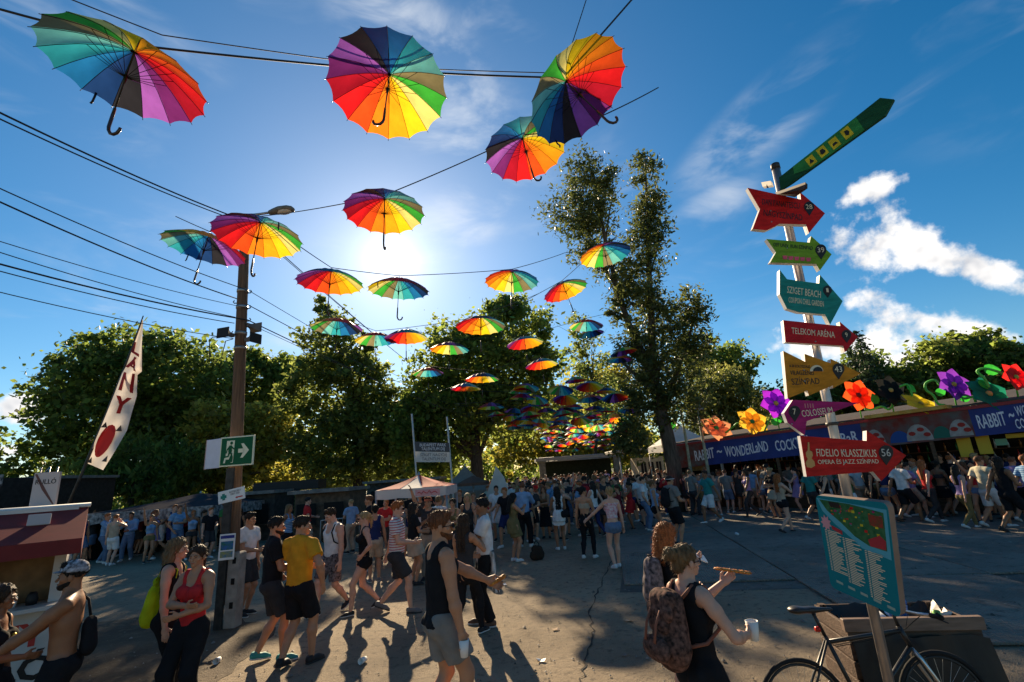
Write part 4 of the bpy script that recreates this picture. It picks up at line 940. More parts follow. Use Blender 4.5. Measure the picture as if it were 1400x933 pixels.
def flat(poly_list, name, m, parent, y=-.022):
    mb = MB()
    for poly in poly_list: mb.prism(poly, y, y+.003)
    return mb.build(name, m, parent)
flat([[(.035, .035), (.035, -.035), (.15, -.035), (.15, .035)], [(.13, .035), (.085, .125), (.135, .125), (.245, 0), (.135, -.125), (.085, -.125), (.13, -.035)]], 'arrow', IVORY, PB)
flat([[(-.20, .19), (-.045, .19), (-.055, -.20), (-.095, -.20), (-.075, -.02), (-.12, -.09), (-.14, -.14), (-.20, -.14), (-.21, -.20), (-.245, -.20), (-.225, -.11), (-.205, -.11)]], 'doorway', IVORY, PB)
rm = [[(-.15, .10), (-.10, .11), (-.085, .0), (-.12, -.05), (-.16, .0)], [(-.15, .09), (-.19, .04), (-.205, -.03), (-.185, -.035), (-.175, .02), (-.14, .05)], [(-.10, .10), (-.05, .05), (-.02, .06), (-.02, .04), (-.055, .03), (-.10, .06)], [(-.12, -.02), (-.09, -.02), (-.06, -.10), (-.065, -.19), (-.09, -.19), (-.09, -.10)], [(-.15, -.01), (-.12, -.03), (-.145, -.10), (-.21, -.105), (-.21, -.08), (-.165, -.075)], [(-.105+.028*math.cos(a), .145+.028*math.sin(a)) for a in np.linspace(0, 6.283, 11)[:-1]]]
flat(rm, 'running_figure', GRN, PB, -.0265)
sb = front(ex, .42, .52, 'side_board', mat('board_lilac', (.60, .58, .66), rough=.5, vary=.05), (-.335, .07, -.01), R(-19), None, .03); front(ex, .03, .535, 'frame_edge', MAGN, (-.545, .145, -.01), R(-19), None, .034)
z0 = at_y(320, 677, POLEY).z; fa = thing('first_aid_sign', 'small white first-aid direction board with green cross and red arrow', 'sign', PP(z0, .09, -.24), R(-6)); fa.rotation_euler = (0, R(-9), R(-6))
fb = front(fa, .50, .21, 'board', WHITEP, t=.014)
cg = mat('cross_green', (.02, .20, .16)); flat([[(-.20, .025), (-.20, -.025), (-.09, -.025), (-.09, .025)], [(-.17, .055), (-.12, .055), (-.12, .026), (-.17, .026)], [(-.17, -.026), (-.12, -.026), (-.12, -.055), (-.17, -.055)]], 'cross', cg, fb, -.011)
flat([[(.07, -.055), (.11, -.035), (.11, -.045), (.21, -.045), (.21, -.065), (.11, -.065), (.11, -.075)]], 'arrow', mat('arrow_red', (.5, .03, .03)), fb, -.011)
for i, (s, z) in enumerate((('ELSŐSEGÉLY', .055), ('FIRST AID', .015))): obj('lettering', text_mesh(s, .042, .001, .95), fb, mat('ink_grey', (.10, .10, .12))).location = (.075, -.011, z)
z0 = at_y(320, 745, POLEY).z; no = thing('notice', 'white paper notice with blue and green print pinned on the pole', 'poster', PP(z0, .06, -.26), R(18))
nb_ = front(no, .24, .42, 'paper', WHITEP, t=.006); front(no, .21, .05, 'heading_band', mat('ink_blue', (.03, .04, .22)), (0, -.0045, .16), 0, nb_, .003)
front(no, .19, .14, 'picture', mat('print_green', (.03, .16, .05), col2=(.04, .12, .40), vscale=16), (0, -.0045, .02), 0, nb_, .003); front(no, .19, .10, 'picture', mat('print_yellow', (.35, .33, .05), col2=(.05, .16, .30), vscale=20), (0, -.0045, -.12), 0, nb_, .003)

# ------------------------------------------------------------------ cables
CABLE = mat('cable_black', (.018, .018, .020), rough=.6)
def cable(pts, r, label, name='power_line', group=None, m=None):
    o = MB().tube(pts, r, 5).build(name, m or CABLE); tag(o, label, 'cable', group); return o
def chain(pts, s):
    out = []
    for a, b in zip(pts[:-1], pts[1:]): out += sag(a, b, s*(Vector(b)-Vector(a)).length, 8)[:-1]
    return out+[Vector(pts[-1])]
kp = F_PX/((pt-CP).dot(_f))
UPV = Vector((0, 0, .012))
cable(chain([at_k(-260, -60, 190), UM[1]+UPV, UM[2]+UPV, UM[3]+UPV, at_k(1000, -160, 120)], .006), .010, 'thick black cable holding the three topmost umbrellas', 'umbrella_cable')
cable(chain([at_k(-200, -120, 200), UM[1]+Vector((.2, 0, .10)), UM[2]+Vector((0, 0, .05)), UM[3]+Vector((0, 0, .07)), at_k(830, -90, 130)], .004), .005, 'thin wire running just above the topmost umbrella cable', 'umbrella_cable')
cable(chain([pt+Vector((0, 0, -.03)), UM[5]+UPV, UM[4]+UPV, UM[4]+(UM[3]-UM[4])*.55+Vector((.35, 0, -.3)), at_k(900, 120, 95)], .01), .008, 'black cable from the pole top up to the umbrella with red bottom panels', 'umbrella_cable')
ph = PP(pt.z-.35)
cable(chain([PP(pt.z-.12, -.8, .1), UM[6]+UPV, UM[8]+UPV, UM[9]+UPV, UM[16]+UPV, at_k(772, 346, 55), at_k(850, 330, 40)], .008), .007, 'black string carrying the umbrellas left and right of the sun', 'umbrella_cable')
cable(chain([at_k(640, 452, 50), UM[17]+UPV, UM[18]+UPV, at_k(880, 300, 30)], .006), .007, 'string rising to the umbrella against the poplar crown', 'umbrella_cable')
cable(chain([at_k(440, 430, 50), UM[10]+UPV, UM[11]+UPV, UM[12]+UPV, at_k(640, 436, 50), UM[13]+UPV, at_k(740, 400, 45)], .006), .007, 'string carrying the umbrellas in front of the two middle trees', 'umbrella_cable')
cable(chain([UM[12]+UPV, UM[14]+UPV, UM[21]+UPV, UM[19]+UPV, at_k(870, 415, 26)], .006), .007, 'string from below the sun to the poplar fork', 'umbrella_cable')
cable(chain([at_k(560, 510, 33), UM[15]+UPV, UM[23]+UPV, UM[22]+UPV, at_k(900, 440, 24)], .006), .007, 'string with the pale umbrella and the lower red-amber one', 'umbrella_cable')
cable(chain([at_k(600, 535, 30), UM[24]+UPV, UM[27]+UPV, UM[28]+UPV, UM[25]+UPV, at_k(900, 470, 26)], .006), .007, 'string crossing in front of the big tree to the poplar trunk', 'umbrella_cable')
cable(chain([at_k(620, 552, 27), UM[30]+UPV, UM[32]+UPV, UM[36]+UPV, UM[38]+UPV, UM[37]+UPV, at_k(905, 520, 24)], .005), .007, 'upper string of the distant umbrella rows', 'umbrella_cable')
cable(chain([at_k(620, 570, 25), UM[31]+UPV, UM[33]+UPV, UM[35]+UPV, UM[40]+UPV, UM[39]+UPV, at_k(905, 535, 22)], .005), .007, 'lower string of the distant umbrella rows', 'umbrella_cable')
cable(chain([at_k(640, 582, 24), UM[34]+UPV, UM[29]+UPV, UM[26]+UPV, at_k(905, 480, 24)], .005), .006, 'slanting string between the dark blue and the purple-edged umbrella', 'umbrella_cable')
cable(chain([PP(pt.z-.2), UM[7]+UPV, at_k(240, 296, 95)], .006), .006, 'short looped wire above the blue and violet umbrella', 'umbrella_cable')
for row in range(10):
    ps = sorted([p for r_, p in FARU if r_ == row], key=lambda p: p.x); a = ps[0]+Vector((-3, 0, .3)); b = ps[-1]+Vector((3, 0, .3))
    cable(chain([a]+[p+UPV for p in ps]+[b], .004), .009, 'string carrying the %s row of tiny far-off umbrellas' % ORD[row], 'umbrella_cable', 'strings of the far umbrella rows')
FARP = at_y(655, 575, 46)
for i, (ly, lk, zz, r, sx, lb) in enumerate([(40, 150, pt.z-.12, .013, 0, 'topmost black power line from the left edge to the pole top'), (52, 155, pt.z-.18, .010, 0, 'second black power line right under the topmost one'),
        (150, 150, 6.10, .008, 1, 'thin power line ending at the highest insulator hook'), (168, 150, 5.95, .011, -1, 'thick power line below the umbrella pair at the pole'),
        (255, 135, 5.72, .006, 1, 'slack thin wire in the middle of the left bundle'), (268, 130, 5.55, .007, -1, 'wire reaching the pole just above its loudspeakers'), (296, 130, 5.47, .013, 1, 'thick lower power line of the left bundle'), (306, 128, 5.42, .008, -1, 'thin companion of the thick lower power line'), (340, 125, 5.1, .007, -1, 'lowest wire from the left, ending in a drip loop')]):
    a = at_k(-230, ly, lk); b = PP(zz, sx*(PR(zz)+.03), -.02)
    cable(sag(a, b, .10, 16), r, lb, 'power_line')
    if i in (0, 1, 2, 3, 5, 6): cable(sag(b, FARP+Vector((.5*i-1, i*.7, (6-i)*.32)), .5, 16), r*.85, 'power line running on from the pole into the trees, number %s from the top' % ('one', 'two', 'three', 'four', '', 'five', 'six')[i], 'power_line')
lq = PP(5.16, -.55, -.02); cable([PP(5.16, -.16), lq, lq+Vector((-.05, 0, -.08)), lq+Vector((-.02, 0, -.45)), lq+Vector((.10, 0, -.52)), lq+Vector((.22, 0, -.42)), lq+Vector((.27, 0, -.1)), PP(5.1, -.15)], .009, 'black cable hanging in a loop left of the pole', 'cable_loop')
# ------------------------------------------------------------------ signpost with arrow boards
SY = 3.85
sb_, st_ = at_y(1236, 1030, SY), at_y(1060, 228, SY); sb_.z = 0
POSTM = mat('post_steel', (.40, .36, .34), rough=.38, metal=.75, vary=.2, vscale=6)
post = thing('signpost', 'tall round steel post carrying the stack of coloured arrow signs', 'signpost', sb_)
MB().tube([(0, 0, 0), (st_-sb_)*.5, st_-sb_], .034, 16).build('post', POSTM, post)
MB().lathe([(.0, .03), (.03, .028), (.038, .02), (.038, -.03), (.0345, -.03)], 16, st_-sb_).build('cap', DKSTEEL, post)
MB().lathe([(.16, .0), (.16, .02), (.045, .03), (.036, .08)], 16).build('base_flange', DKSTEEL, post)
def postx(py): t = (py-228)/(1030-228); return 1060+(1236-1060)*t
SIGNY = SY-.10
BLK = mat('print_black', (.012, .011, .012), rough=.5); CRM = mat('print_cream', (.72, .62, .42), rough=.5)
def ypoly(pxs, y, o): return [tuple((at_y(a, b, y)-o)[i] for i in (0, 2)) for a, b in pxs]
def ccw(poly):
    A = sum(poly[i][0]*poly[(i+1) % len(poly)][1]-poly[(i+1) % len(poly)][0]*poly[i][1] for i in range(len(poly))); return poly if A > 0 else poly[::-1]
def text_between(txt, pa, pb, y, hpx, m, parent, o, name='lettering', bold=.0):
    a, b = at_y(*pa, y), at_y(*pb, y); me = text_mesh(txt, 1.0, .001, 1.0, bold)
    co = np.empty(len(me.vertices)*3, np.float32); me.vertices.foreach_get('co', co); co = co.reshape(-1, 3)
    w = co[:, 0].max()-co[:, 0].min(); hh = co[:, 2].max()-co[:, 2].min(); cx = (co[:, 0].max()+co[:, 0].min())/2; cz = (co[:, 2].max()+co[:, 2].min())/2
    dep = ((a+b)/2-CP).dot(_f); co[:, 0] = (co[:, 0]-cx)*(b-a).length/w; co[:, 2] = (co[:, 2]-cz)*(hpx*dep/F_PX)/hh; co[:, 1] *= 1.0
    me.vertices.foreach_set('co', co.ravel()); me.update()
    q = obj(name, me, parent, m); q.location = (a+b)/2-o+Vector((0, -.001, 0)); q.rotation_euler = (0, -math.atan2(b.z-a.z, b.x-a.x), 0); return q
def arrow_sign(label, poly, col, texts=(), pin=None, th=.046, y=None, group='arrow signs on the post'):
    y = y or SIGNY; cx = sum(p[0] for p in poly)/len(poly); cy = sum(p[1] for p in poly)/len(poly); o = at_y(cx, cy, y)
    t = thing('arrow_sign', label, 'sign', o, 0, group)
    P = ccw(ypoly(poly, y, o))
    M1 = Matrix.Translation((0, 0, 0))
    MB().prism(P, .003, .016).build('back_board', WHITEP, t)
    MB().prism([(p[0]*.995, p[1]*.995) for p in P], .0165, th).build('core_box', WHITEP, t)
    f = MB().prism(P, 0, .0028).build('face', col, t)
    for (s, pa, pb, h_, m) in texts: text_between(s, pa, pb, y, h_, m, f, o)
    if pin:
        (px, py, r, num, nm) = pin; pts = [(px+r*math.cos(a), py-r*math.sin(a)) for a in np.linspace(-.6, math.pi+.6, 14)]+[(px+.5, py+r*1.75)]
        b = MB().prism(ccw(ypoly(pts, y, o)), -.004, -.0005).build('number_badge', BLK, f)
        text_between(num, (px-r*(.62 if len(num) > 1 else .25), py), (px+r*(.62 if len(num) > 1 else .25), py), y-.0052, r*1.0, nm, b, o, 'numeral')
    for (bx_, by_) in ((cx-18, cy-6), (cx-17, cy+9)):
        q_ = at_y(bx_, by_, y)-o; MB().tube([q_+Vector((0, .002, 0)), q_+Vector((0, -.004, 0))], .006, 8).build('bolt', STEEL, f)
    # clamp to the post
    for s in (-.05, .05):
        MB().lathe([(.0345, -.012), (.043, -.012), (.043, .012), (.0345, .012)], 14, at_y(postx(cy), cy, SY)-o+Vector((0, 0, s))).build('clamp', DKSTEEL, t)
    return t, f, o
def paint(n, c): return mat('paint_'+n, c, rough=.65, spec=.12, vary=.22, vscale=7, bump=.25, bscale=18, stretch=(1, 1, 4))
arrow_sign('red notched arrow sign numbered 28, topmost of the facing boards', [(1022, 257), (1095, 273), (1094, 263), (1128, 292), (1106, 319), (1102, 307), (1066, 306), (1059, 310), (1048, 315), (1029, 313), (1039, 286)], paint('red', (.55, .016, .016)),
           [('DAN PANAITESCU', (1042, 276), (1093, 282), 9, BLK), ('NAGYSZÍNPAD', (1044, 290), (1097, 297), 12, BLK)], (1106, 283, 7, '28', CRM))
t, f, o = arrow_sign('green rounded arrow sign numbered 39, below the 28 board', [(1048, 327), (1107, 332), (1109, 323), (1137, 348), (1121, 370), (1116, 361), (1053, 359), (1061, 345)], paint('lime', (.16, .32, .025)), [('OFF UNIV. RUN SZÍNPAD', (1057, 334), (1111, 339), 7, BLK)], (1122, 342, 7.5, '39', CRM))
for i in range(5):
    c = (1073+i*8.0, 351+i*.7); MB().prism(ccw(ypoly([(c[0]-3.4, c[1]-1), (c[0]+3.4, c[1]-1), (c[0]+2.6, c[1]+4), (c[0]-2.6, c[1]+4)], SIGNY, o)), -.0038, -.0005).build('pink_drum', paint('pink', (.62, .10, .16)), f)
arrow_sign('teal swallow-tailed beach sign numbered 1, third board from the top', [(1066, 369), (1076, 382), (1120, 388), (1121, 376), (1152, 412), (1135, 444), (1128, 430), (1092, 427), (1076, 422), (1066, 402)], paint('teal', (.016, .22, .19)),
           [('SZIGET BEACH', (1076, 396), (1122, 403), 10, CRM), ('COUPON CHILL GARDEN', (1078, 410), (1126, 416), 8, CRM)], (1131, 397, 6, '1', CRM))
arrow_sign('narrow red arrow sign numbered 9 with cream lettering', [(1071, 438), (1149, 446), (1148, 440), (1173, 461), (1155, 482), (1153, 473), (1074, 468)], paint('red2', (.46, .016, .022)),
           [('TELEKOM ARÉNA', (1082, 451), (1141, 457), 11, CRM)], (1157, 458, 6.5, '9', CRM))
t, f, o = arrow_sign('orange fir-tree shaped arrow sign numbered 43', [(1071, 480), (1101, 495), (1100, 484), (1136, 497), (1136, 491), (1177, 511), (1139, 531), (1139, 527), (1106, 541), (1104, 534), (1077, 545)], paint('orange', (.50, .20, .016)),
           [('A 38 KOLOSSZÁLIS', (1079, 500), (1107, 501), 5, BLK), ('VILÁGZENEI', (1080, 509), (1112, 509), 8, BLK), ('SZÍNPAD', (1082, 521), (1120, 520), 11, BLK)], (1146, 505, 8, '43', CRM), y=SIGNY-.005)
MB().prism(ccw(ypoly([(1116+9*math.cos(a), 508-8.5*math.sin(a)) for a in np.linspace(0, math.pi, 12)], SIGNY-.005, o)), -.0038, -.0005).build('sun_mark', CRM, f)
MB().prism(ccw(ypoly([(1117.5+6.5*math.cos(a), 508-6*math.sin(a)) for a in np.linspace(0, math.pi, 10)], SIGNY-.005, o)), -.0075, -.0042).build('sun_core', BLK, f)
arrow_sign('magenta pointed sign reading Colosseum with badge 7', [(1072, 565), (1084, 547), (1174, 551), (1103, 576), (1100, 595), (1086, 585), (1077, 578)], paint('magenta', (.34, .018, .12)),
           [('IIII', (1100, 555), (1112, 555), 6, mat('print_rose', (.55, .20, .20))), ('COLOSSEUM', (1096, 566), (1138, 561), 9, CRM)], (1086, 563, 8, '7', CRM), y=SIGNY-.002)
t, f, o = arrow_sign('large red arrow sign numbered 56, lowest board with violin', [(1094, 596), (1185, 603), (1185, 589), (1239, 623), (1205, 658), (1194, 645), (1103, 652)], paint('red3', (.46, .018, .014)),
           [('FIDELIO KLASSZIKUS', (1116, 619), (1198, 620), 10, CRM), ('OPERA ÉS JAZZ SZÍNPAD', (1118, 632), (1201, 631), 9, CRM)], (1211, 619, 10, '56', mat('print_grey', (.50, .48, .42))), y=SIGNY-.004)
vl = [(1104, 605), (1106, 605), (1106.5, 616), (1110, 618), (1111, 623), (1109, 627), (1113, 631), (1114, 637), (1109, 640), (1103, 639), (1101, 633), (1104, 628), (1102, 624), (1101.5, 619), (1104, 616)]
MB().prism(ccw(ypoly(vl, SIGNY-.004, o)), -.0038, -.0005).build('violin_mark', mat('print_gold', (.55, .30, .10)), f)
# the long green pointer that comes forward at the top
def pointer():
    y0, y1 = SY-.07, SY-.75
    A0, A1, A2 = at_y(1066, 250, y0), at_y(1216, 142, y1), at_y(1080, 252, y0-.05); n0 = (A1-A0).cross(A2-A0)
    def W(px, py): d = ray(px, py); return CP+d*((A0-CP).dot(n0)/d.dot(n0))
    o = W(1140, 195); t = thing('arrow_sign', 'long dark green pointer board with four yellow pictograms at the top of the post', 'sign', o, 0, 'arrow signs on the post')
    def pl(pts, off0, off1, name, m, par):
        q = [W(*p)-o for p in pts]; n = (q[1]-q[0]).cross(q[2]-q[0]).normalized()
        if n.y > 0: n = -n
        k = len(q); vs = [v+n*off1 for v in q]+[v+n*off0 for v in q]; A = sum((q[i].x*q[(i+1) % k].z-q[(i+1) % k].x*q[i].z) for i in range(k)); fs = [tuple(range(k)), tuple(reversed(range(k, 2*k)))]+[(i, i+k, (i+1) % k+k, (i+1) % k) for i in range(k)]
        if A < 0: fs = [tuple(reversed(f_)) for f_ in fs]
        return MB().add(vs, fs).build(name, m, par)
    b = pl([(1065, 243), (1203, 134), (1222, 136), (1210, 158), (1080, 252), (1067, 260)], -.04, -.003, 'board', paint('bottle', (.010, .075, .035)), t)
    f = pl([(1065, 243), (1203, 134), (1222, 136), (1210, 158), (1080, 252), (1067, 260)], -.0028, 0, 'face', paint('bottle', (.010, .075, .035)), t)
    pl([(1084, 228), (1170, 160.5), (1182, 178), (1110, 230), (1086, 238)], .0005, .002, 'green_band', paint('midgreen', (.03, .22, .06)), f)
    ax = Vector((1203-1065, 134-243)).normalized(); nx = Vector((-ax.y, ax.x))
    for i, (x, y) in enumerate(((1109, 220), (1124.5, 207.5), (1141, 196), (1158, 182))):
        h_ = 6.2+.25*i; c = Vector((x, y)); sq = [c+ax*h_*a+nx*h_*b_ for a, b_ in ((-1, -1), (1, -1), (1, 1), (-1, 1))]
        s = pl([tuple(v) for v in sq], .0025, .004, 'pictogram', paint('pictoyellow', (.62, .50, .03)), f)
        u2 = [[(-.6, .5), (0, -.5), (.6, .5)], [(-.65, .2), (-.3, -.5), (.35, -.5), (.65, .2), (.4, .55), (-.4, .55)], [(-.6, .4), (-.4, -.1), (.4, -.1), (.6, .4)], [(-.3, -.55), (.35, -.45), (.55, .1), (.1, .6), (-.5, .3)]][i]
        pl([tuple(c+ax*h_*a+nx*h_*b_) for a, b_ in u2], .0045, .006, 'symbol', BLK, s)
pointer()
def edge_board(label, pts, m):
    o = at_y(*pts[0], SY-.02); t = MB()
    q = [at_y(pts[0][0], pts[0][1], SY-.08)-o, at_y(pts[1][0], pts[1][1], SY-.5)-o, at_y(pts[2][0], pts[2][1], SY-.5)-o, at_y(pts[3][0], pts[3][1], SY-.08)-o]
    t.add(q+[v+Vector((0, .02, .03)) for v in q], [(0, 1, 2, 3), (7, 6, 5, 4)]+[(i, i+4, (i+1) % 4+4, (i+1) % 4) for i in range(4)])
    x = t.build('arrow_sign', m); x.location = o; tag(x, label, 'sign', 'arrow signs on the post')
edge_board('dark board seen nearly edge-on from below, under the long green pointer', [(1062, 266), (1104, 252), (1104, 258), (1087, 270)], mat('dark_plywood', (.06, .04, .03), rough=.7))
edge_board('short dark board end poking out left of the post top', [(1043, 252), (1056, 250), (1058, 256), (1045, 258)], mat('dark_plywood', (.06, .04, .03)))
# ------------------------------------------------------------------ festival map board
def map_board():
    kp_ = F_PX/((at_y(1172, 760, SY)-CP).dot(_f)); kl, kr = kp_*.97, kp_*1.14
    TL, TR, BL = at_k(1114, 677, kl), at_k(1213, 688, kr), at_k(1136, 803, kl)
    n0 = (TR-TL).cross(BL-TL); d_ = ray(1232, 846); BR = CP+d_*((TL-CP).dot(n0)/d_.dot(n0))
    o = (TL+BR)/2; t = thing('map_board', 'teal festival map board with rounded corners fixed on the signpost', 'sign', o)
    X = ((TR-TL)+(BR-BL)).normalized(); n = X.cross((TL-BL)).normalized()
    if n.dot(CP-o) < 0: n = -n
    def q(u, v, d=0): a = TL.lerp(TR, u); b = BL.lerp(BR, u); return a.lerp(b, v)-o+n*d
    def pl(uvs, d0, d1, name, m, par):
        k = len(uvs); A = sum(uvs[i][0]*uvs[(i+1) % k][1]-uvs[(i+1) % k][0]*uvs[i][1] for i in range(k)); uv = uvs if A < 0 else uvs[::-1]
        vs = [q(u, v, d1) for u, v in uv]+[q(u, v, d0) for u, v in uv]
        return MB().add(vs, [tuple(range(k)), tuple(reversed(range(k, 2*k)))]+[(i, i+k, (i+1) % k+k, (i+1) % k) for i in range(k)]).build(name, m, par)
    def rr(r, a): return [(r+(1-2*r)*(1 if c in (0, 3) else 0)+r*math.cos(t_)*1.0, (r+(1-2*r)*(1 if c in (0, 1) else 0)+r*math.sin(t_))) for c in range(4) for t_ in np.linspace(c*math.pi/2, (c+1)*math.pi/2, 5)]
    pl(rr(.07, 1), -.05, -.003, 'board', mat('board_edge', (.24, .17, .13), rough=.6, vary=.12), t)
    f = pl(rr(.07, 1), -.0028, 0, 'face', mat('map_teal', (.012, .20, .24), rough=.75, spec=.06), t)
    pl([(.02, .03), (.98, .06), (.97, .50), (.60, .46), (.45, .38), (.25, .28), (.08, .16)], .0004, .0012, 'river', mat('map_blue', (.10, .38, .48), rough=.75, spec=.06), f)
    pl([(.06, .04), (.50, .05), (.94, .09), (.93, .43), (.70, .42), (.52, .36), (.36, .26), (.16, .15)], .0016, .0024, 'island_map', mat('map_green', (.02, .10, .04), col2=(.06, .17, .07), vscale=26, detail=6, rough=.8, spec=.06), f)
    pl([(.20, .05), (.36, .055), (.37, .11), (.22, .105)], .0028, .0036, 'map_block', BLK, f); pl([(.74, .12), (.92, .13), (.92, .23), (.75, .22)], .0028, .0036, 'map_block', mat('map_red', (.30, .03, .02), col2=(.10, .06, .02), vscale=40), f)
    pl([(.70, .36), (.86, .30), (.93, .34), (.92, .42), (.72, .42)], .0028, .0036, 'map_block', mat('map_red2', (.40, .03, .04)), f)
    g = random.Random(4)
    for i in range(46):
        u, v = g.uniform(.2, .9), 0; v = g.uniform(.07, .12+.28*u); w = g.uniform(.008, .02)
        pl([(u-w, v-w*.6), (u+w, v-w*.6), (u+w, v+w*.6), (u-w, v+w*.6)], .0028, .0034, 'map_marker', paint(('red', 'orange', 'pictoyellow', 'magenta', 'teal')[i % 5], (.5, .1, .1)), f)
    pl([(.11+.085*(1 if i % 2 else .62)*math.cos(a), .285+.085*(1 if i % 2 else .62)*math.sin(a)) for i, a in enumerate(np.linspace(0, 6.283, 19)[:-1])], .0016, .0028, 'logo_star', mat('logo_pink', (.62, .30, .34)), f)
    pl([(.19, .30), (.34, .335), (.34, .375), (.19, .34)], .0016, .0026, 'red_tag', mat('map_red2', (.4, .03, .04)), f)
    for c, (u0, v0, v1) in enumerate(((.07, .36, .80), (.33, .40, .86), (.63, .47, .92))):
        mb = MB(); n_ = 26
        for i in range(n_):
            v = v0+(v1-v0)*i/n_; w = g.uniform(.10, .24)
            for (a, b_) in ((u0, u0+.025), (u0+.04, u0+.04+w*.9)):
                vs = [q(a, v, .0012), q(b_, v+.02*(b_-a), .0012), q(b_, v+.02*(b_-a)+(v1-v0)/n_*.5, .0012), q(a, v+(v1-v0)/n_*.5, .0012)]; mb.add(vs, [(0, 3, 2, 1)])
        x = mb.build('legend_print', CRM, f); x['kind'] = 'stuff'
    for u in (.12, .30, .48, .66, .84): pl([(u, .88+.09*u*.6), (u+.10, .885+.09*u*.6), (u+.10, .91+.09*u*.6), (u, .905+.09*u*.6)], .0010, .0018, 'footer_logo', mat('logo_pale', (.30, .42, .36)), f)
map_board()
# ------------------------------------------------------------------ wooden rubbish bin and its contents
def bin_():
    o = at_z(1262, 905); o = at_y(1252, 985, 4.95); o.z = 0; w, d, h = 1.02, .62, .75
    WP = mat('bin_planks', (.10, .062, .042), rough=.8, vary=.35, vscale=4, bump=.6, bscale=10, stretch=(1, 6, 8)); BAG = mat('bin_bag', (.010, .010, .011), rough=.42, spec=.35, bump=.25, bscale=5)
    t = thing('rubbish_bin', 'wooden plank rubbish bin lined with a black bag behind the signpost', 'bin', o, R(-9))
    for i in range(5):
        for sy in (-1, 1): MB().box((0, sy*d/2, .10+i*.142), (w, .028, .128), bev=.005).build('plank', WP, t)
        for sx in (-1, 1): MB().box((sx*(w/2-.014), 0, .10+i*.142), (.028, d-.03, .128), bev=.005).build('plank', WP, t)
    for sx in (-1, 1):
        for sy in (-1, 1): MB().box((sx*(w/2-.045), sy*(d/2-.05), h/2), (.06, .06, h)).build('corner_post', WP, t)
    MB().box((0, -d/2-.012, h-.02), (w+.05, .06, .10), bev=.006).build('top_rail', mat('rail_pale', (.19, .125, .09), rough=.7, vary=.2, stretch=(1, 6, 6)), t)
    g = np.random.default_rng(3); n = 13; vs = []
    for j in range(n):
        for i in range(n): u, v = i/(n-1)-.5, j/(n-1)-.5; e = max(abs(u), abs(v))*2; vs.append((u*(w-.07), v*(d-.07), .52+.22*e**4+g.normal()*.018))
    MB().add(vs, [(j*n+i, j*n+i+1, (j+1)*n+i+1, (j+1)*n+i) for j in range(n-1) for i in range(n-1)], True).build('bin_liner', BAG, t)
    dr = MB(); vs = []
    for j in range(7):
        for i in range(12): vs.append((-.50+1.0*i/11+.018*j*(i/11), -d/2-.06-.035*math.sin(i*1.3+j*.3)-.02*math.sin(i*2.9-j*.5)-.012*j, h-.10-.105*j+.01*math.sin(i*2.1)))
    dr.add(vs, [(j*12+i, j*12+i+1, (j+1)*12+i+1, (j+1)*12+i) for j in range(6) for i in range(11)], True); dr.build('hanging_bag', BAG, t)
    rr = random.Random(8); Rm = Matrix.Translation(o) @ Matrix.Rotation(R(-9), 4, 'Z')
    for i, (lab, m, kind) in enumerate((('crumpled white paper cup on top of the rubbish', WHITEP, 'c'), ('clear blue plastic bottle lying in the bin', mat('pet_blue', (.05, .16, .42), rough=.1, spec=.6, translucent=.4), 'b'), ('second blue bottle leaning at the bin corner', mat('pet_blue', (.05, .16, .42)), 'b'), ('white ball of napkins at the right of the bin', WHITEP, 'n'), ('greenish drink can among the rubbish', mat('can_green', (.15, .32, .08), rough=.3, metal=.5), 'k'), ('pale foam plate on the rubbish heap', mat('foam', (.62, .58, .52)), 'p'), ('small white napkin ball beside the larger one', WHITEP, 'n'))):
        p = Rm @ Vector((-.05+.09*i, rr.uniform(-.15, .15), .66)); mb = MB()
        if kind == 'c': mb.lathe([(.0, 0), (.03, 0), (.042, .11), (.039, .11), (.028, .01)], 12)
        elif kind == 'b': mb.lathe([(0, 0), (.032, .005), (.034, .10), (.033, .16), (.013, .20), (.013, .225), (0, .226)], 12)
        elif kind == 'k': mb.lathe([(0, 0), (.03, .004), (.033, .01), (.033, .11), (.026, .118), (0, .116)], 12)
        elif kind == 'p': mb.lathe([(0, 0), (.07, .0), (.11, .025), (.105, .027), (.068, .006), (0, .006)], 16)
        else: mb.lathe([(0, -.04), (.03, -.032), (.052, 0), (.04, .03), (.015, .046), (0, .048)], 9)
        x = mb.build({'c': 'paper_cup', 'b': 'bottle', 'k': 'drink_can', 'p': 'foam_plate', 'n': 'napkin_ball'}[kind], m); x.location = p; x.rotation_euler = (rr.uniform(-.9, .9), rr.uniform(-.9, .9), rr.uniform(0, 6)); tag(x, lab, 'litter')
bin_()
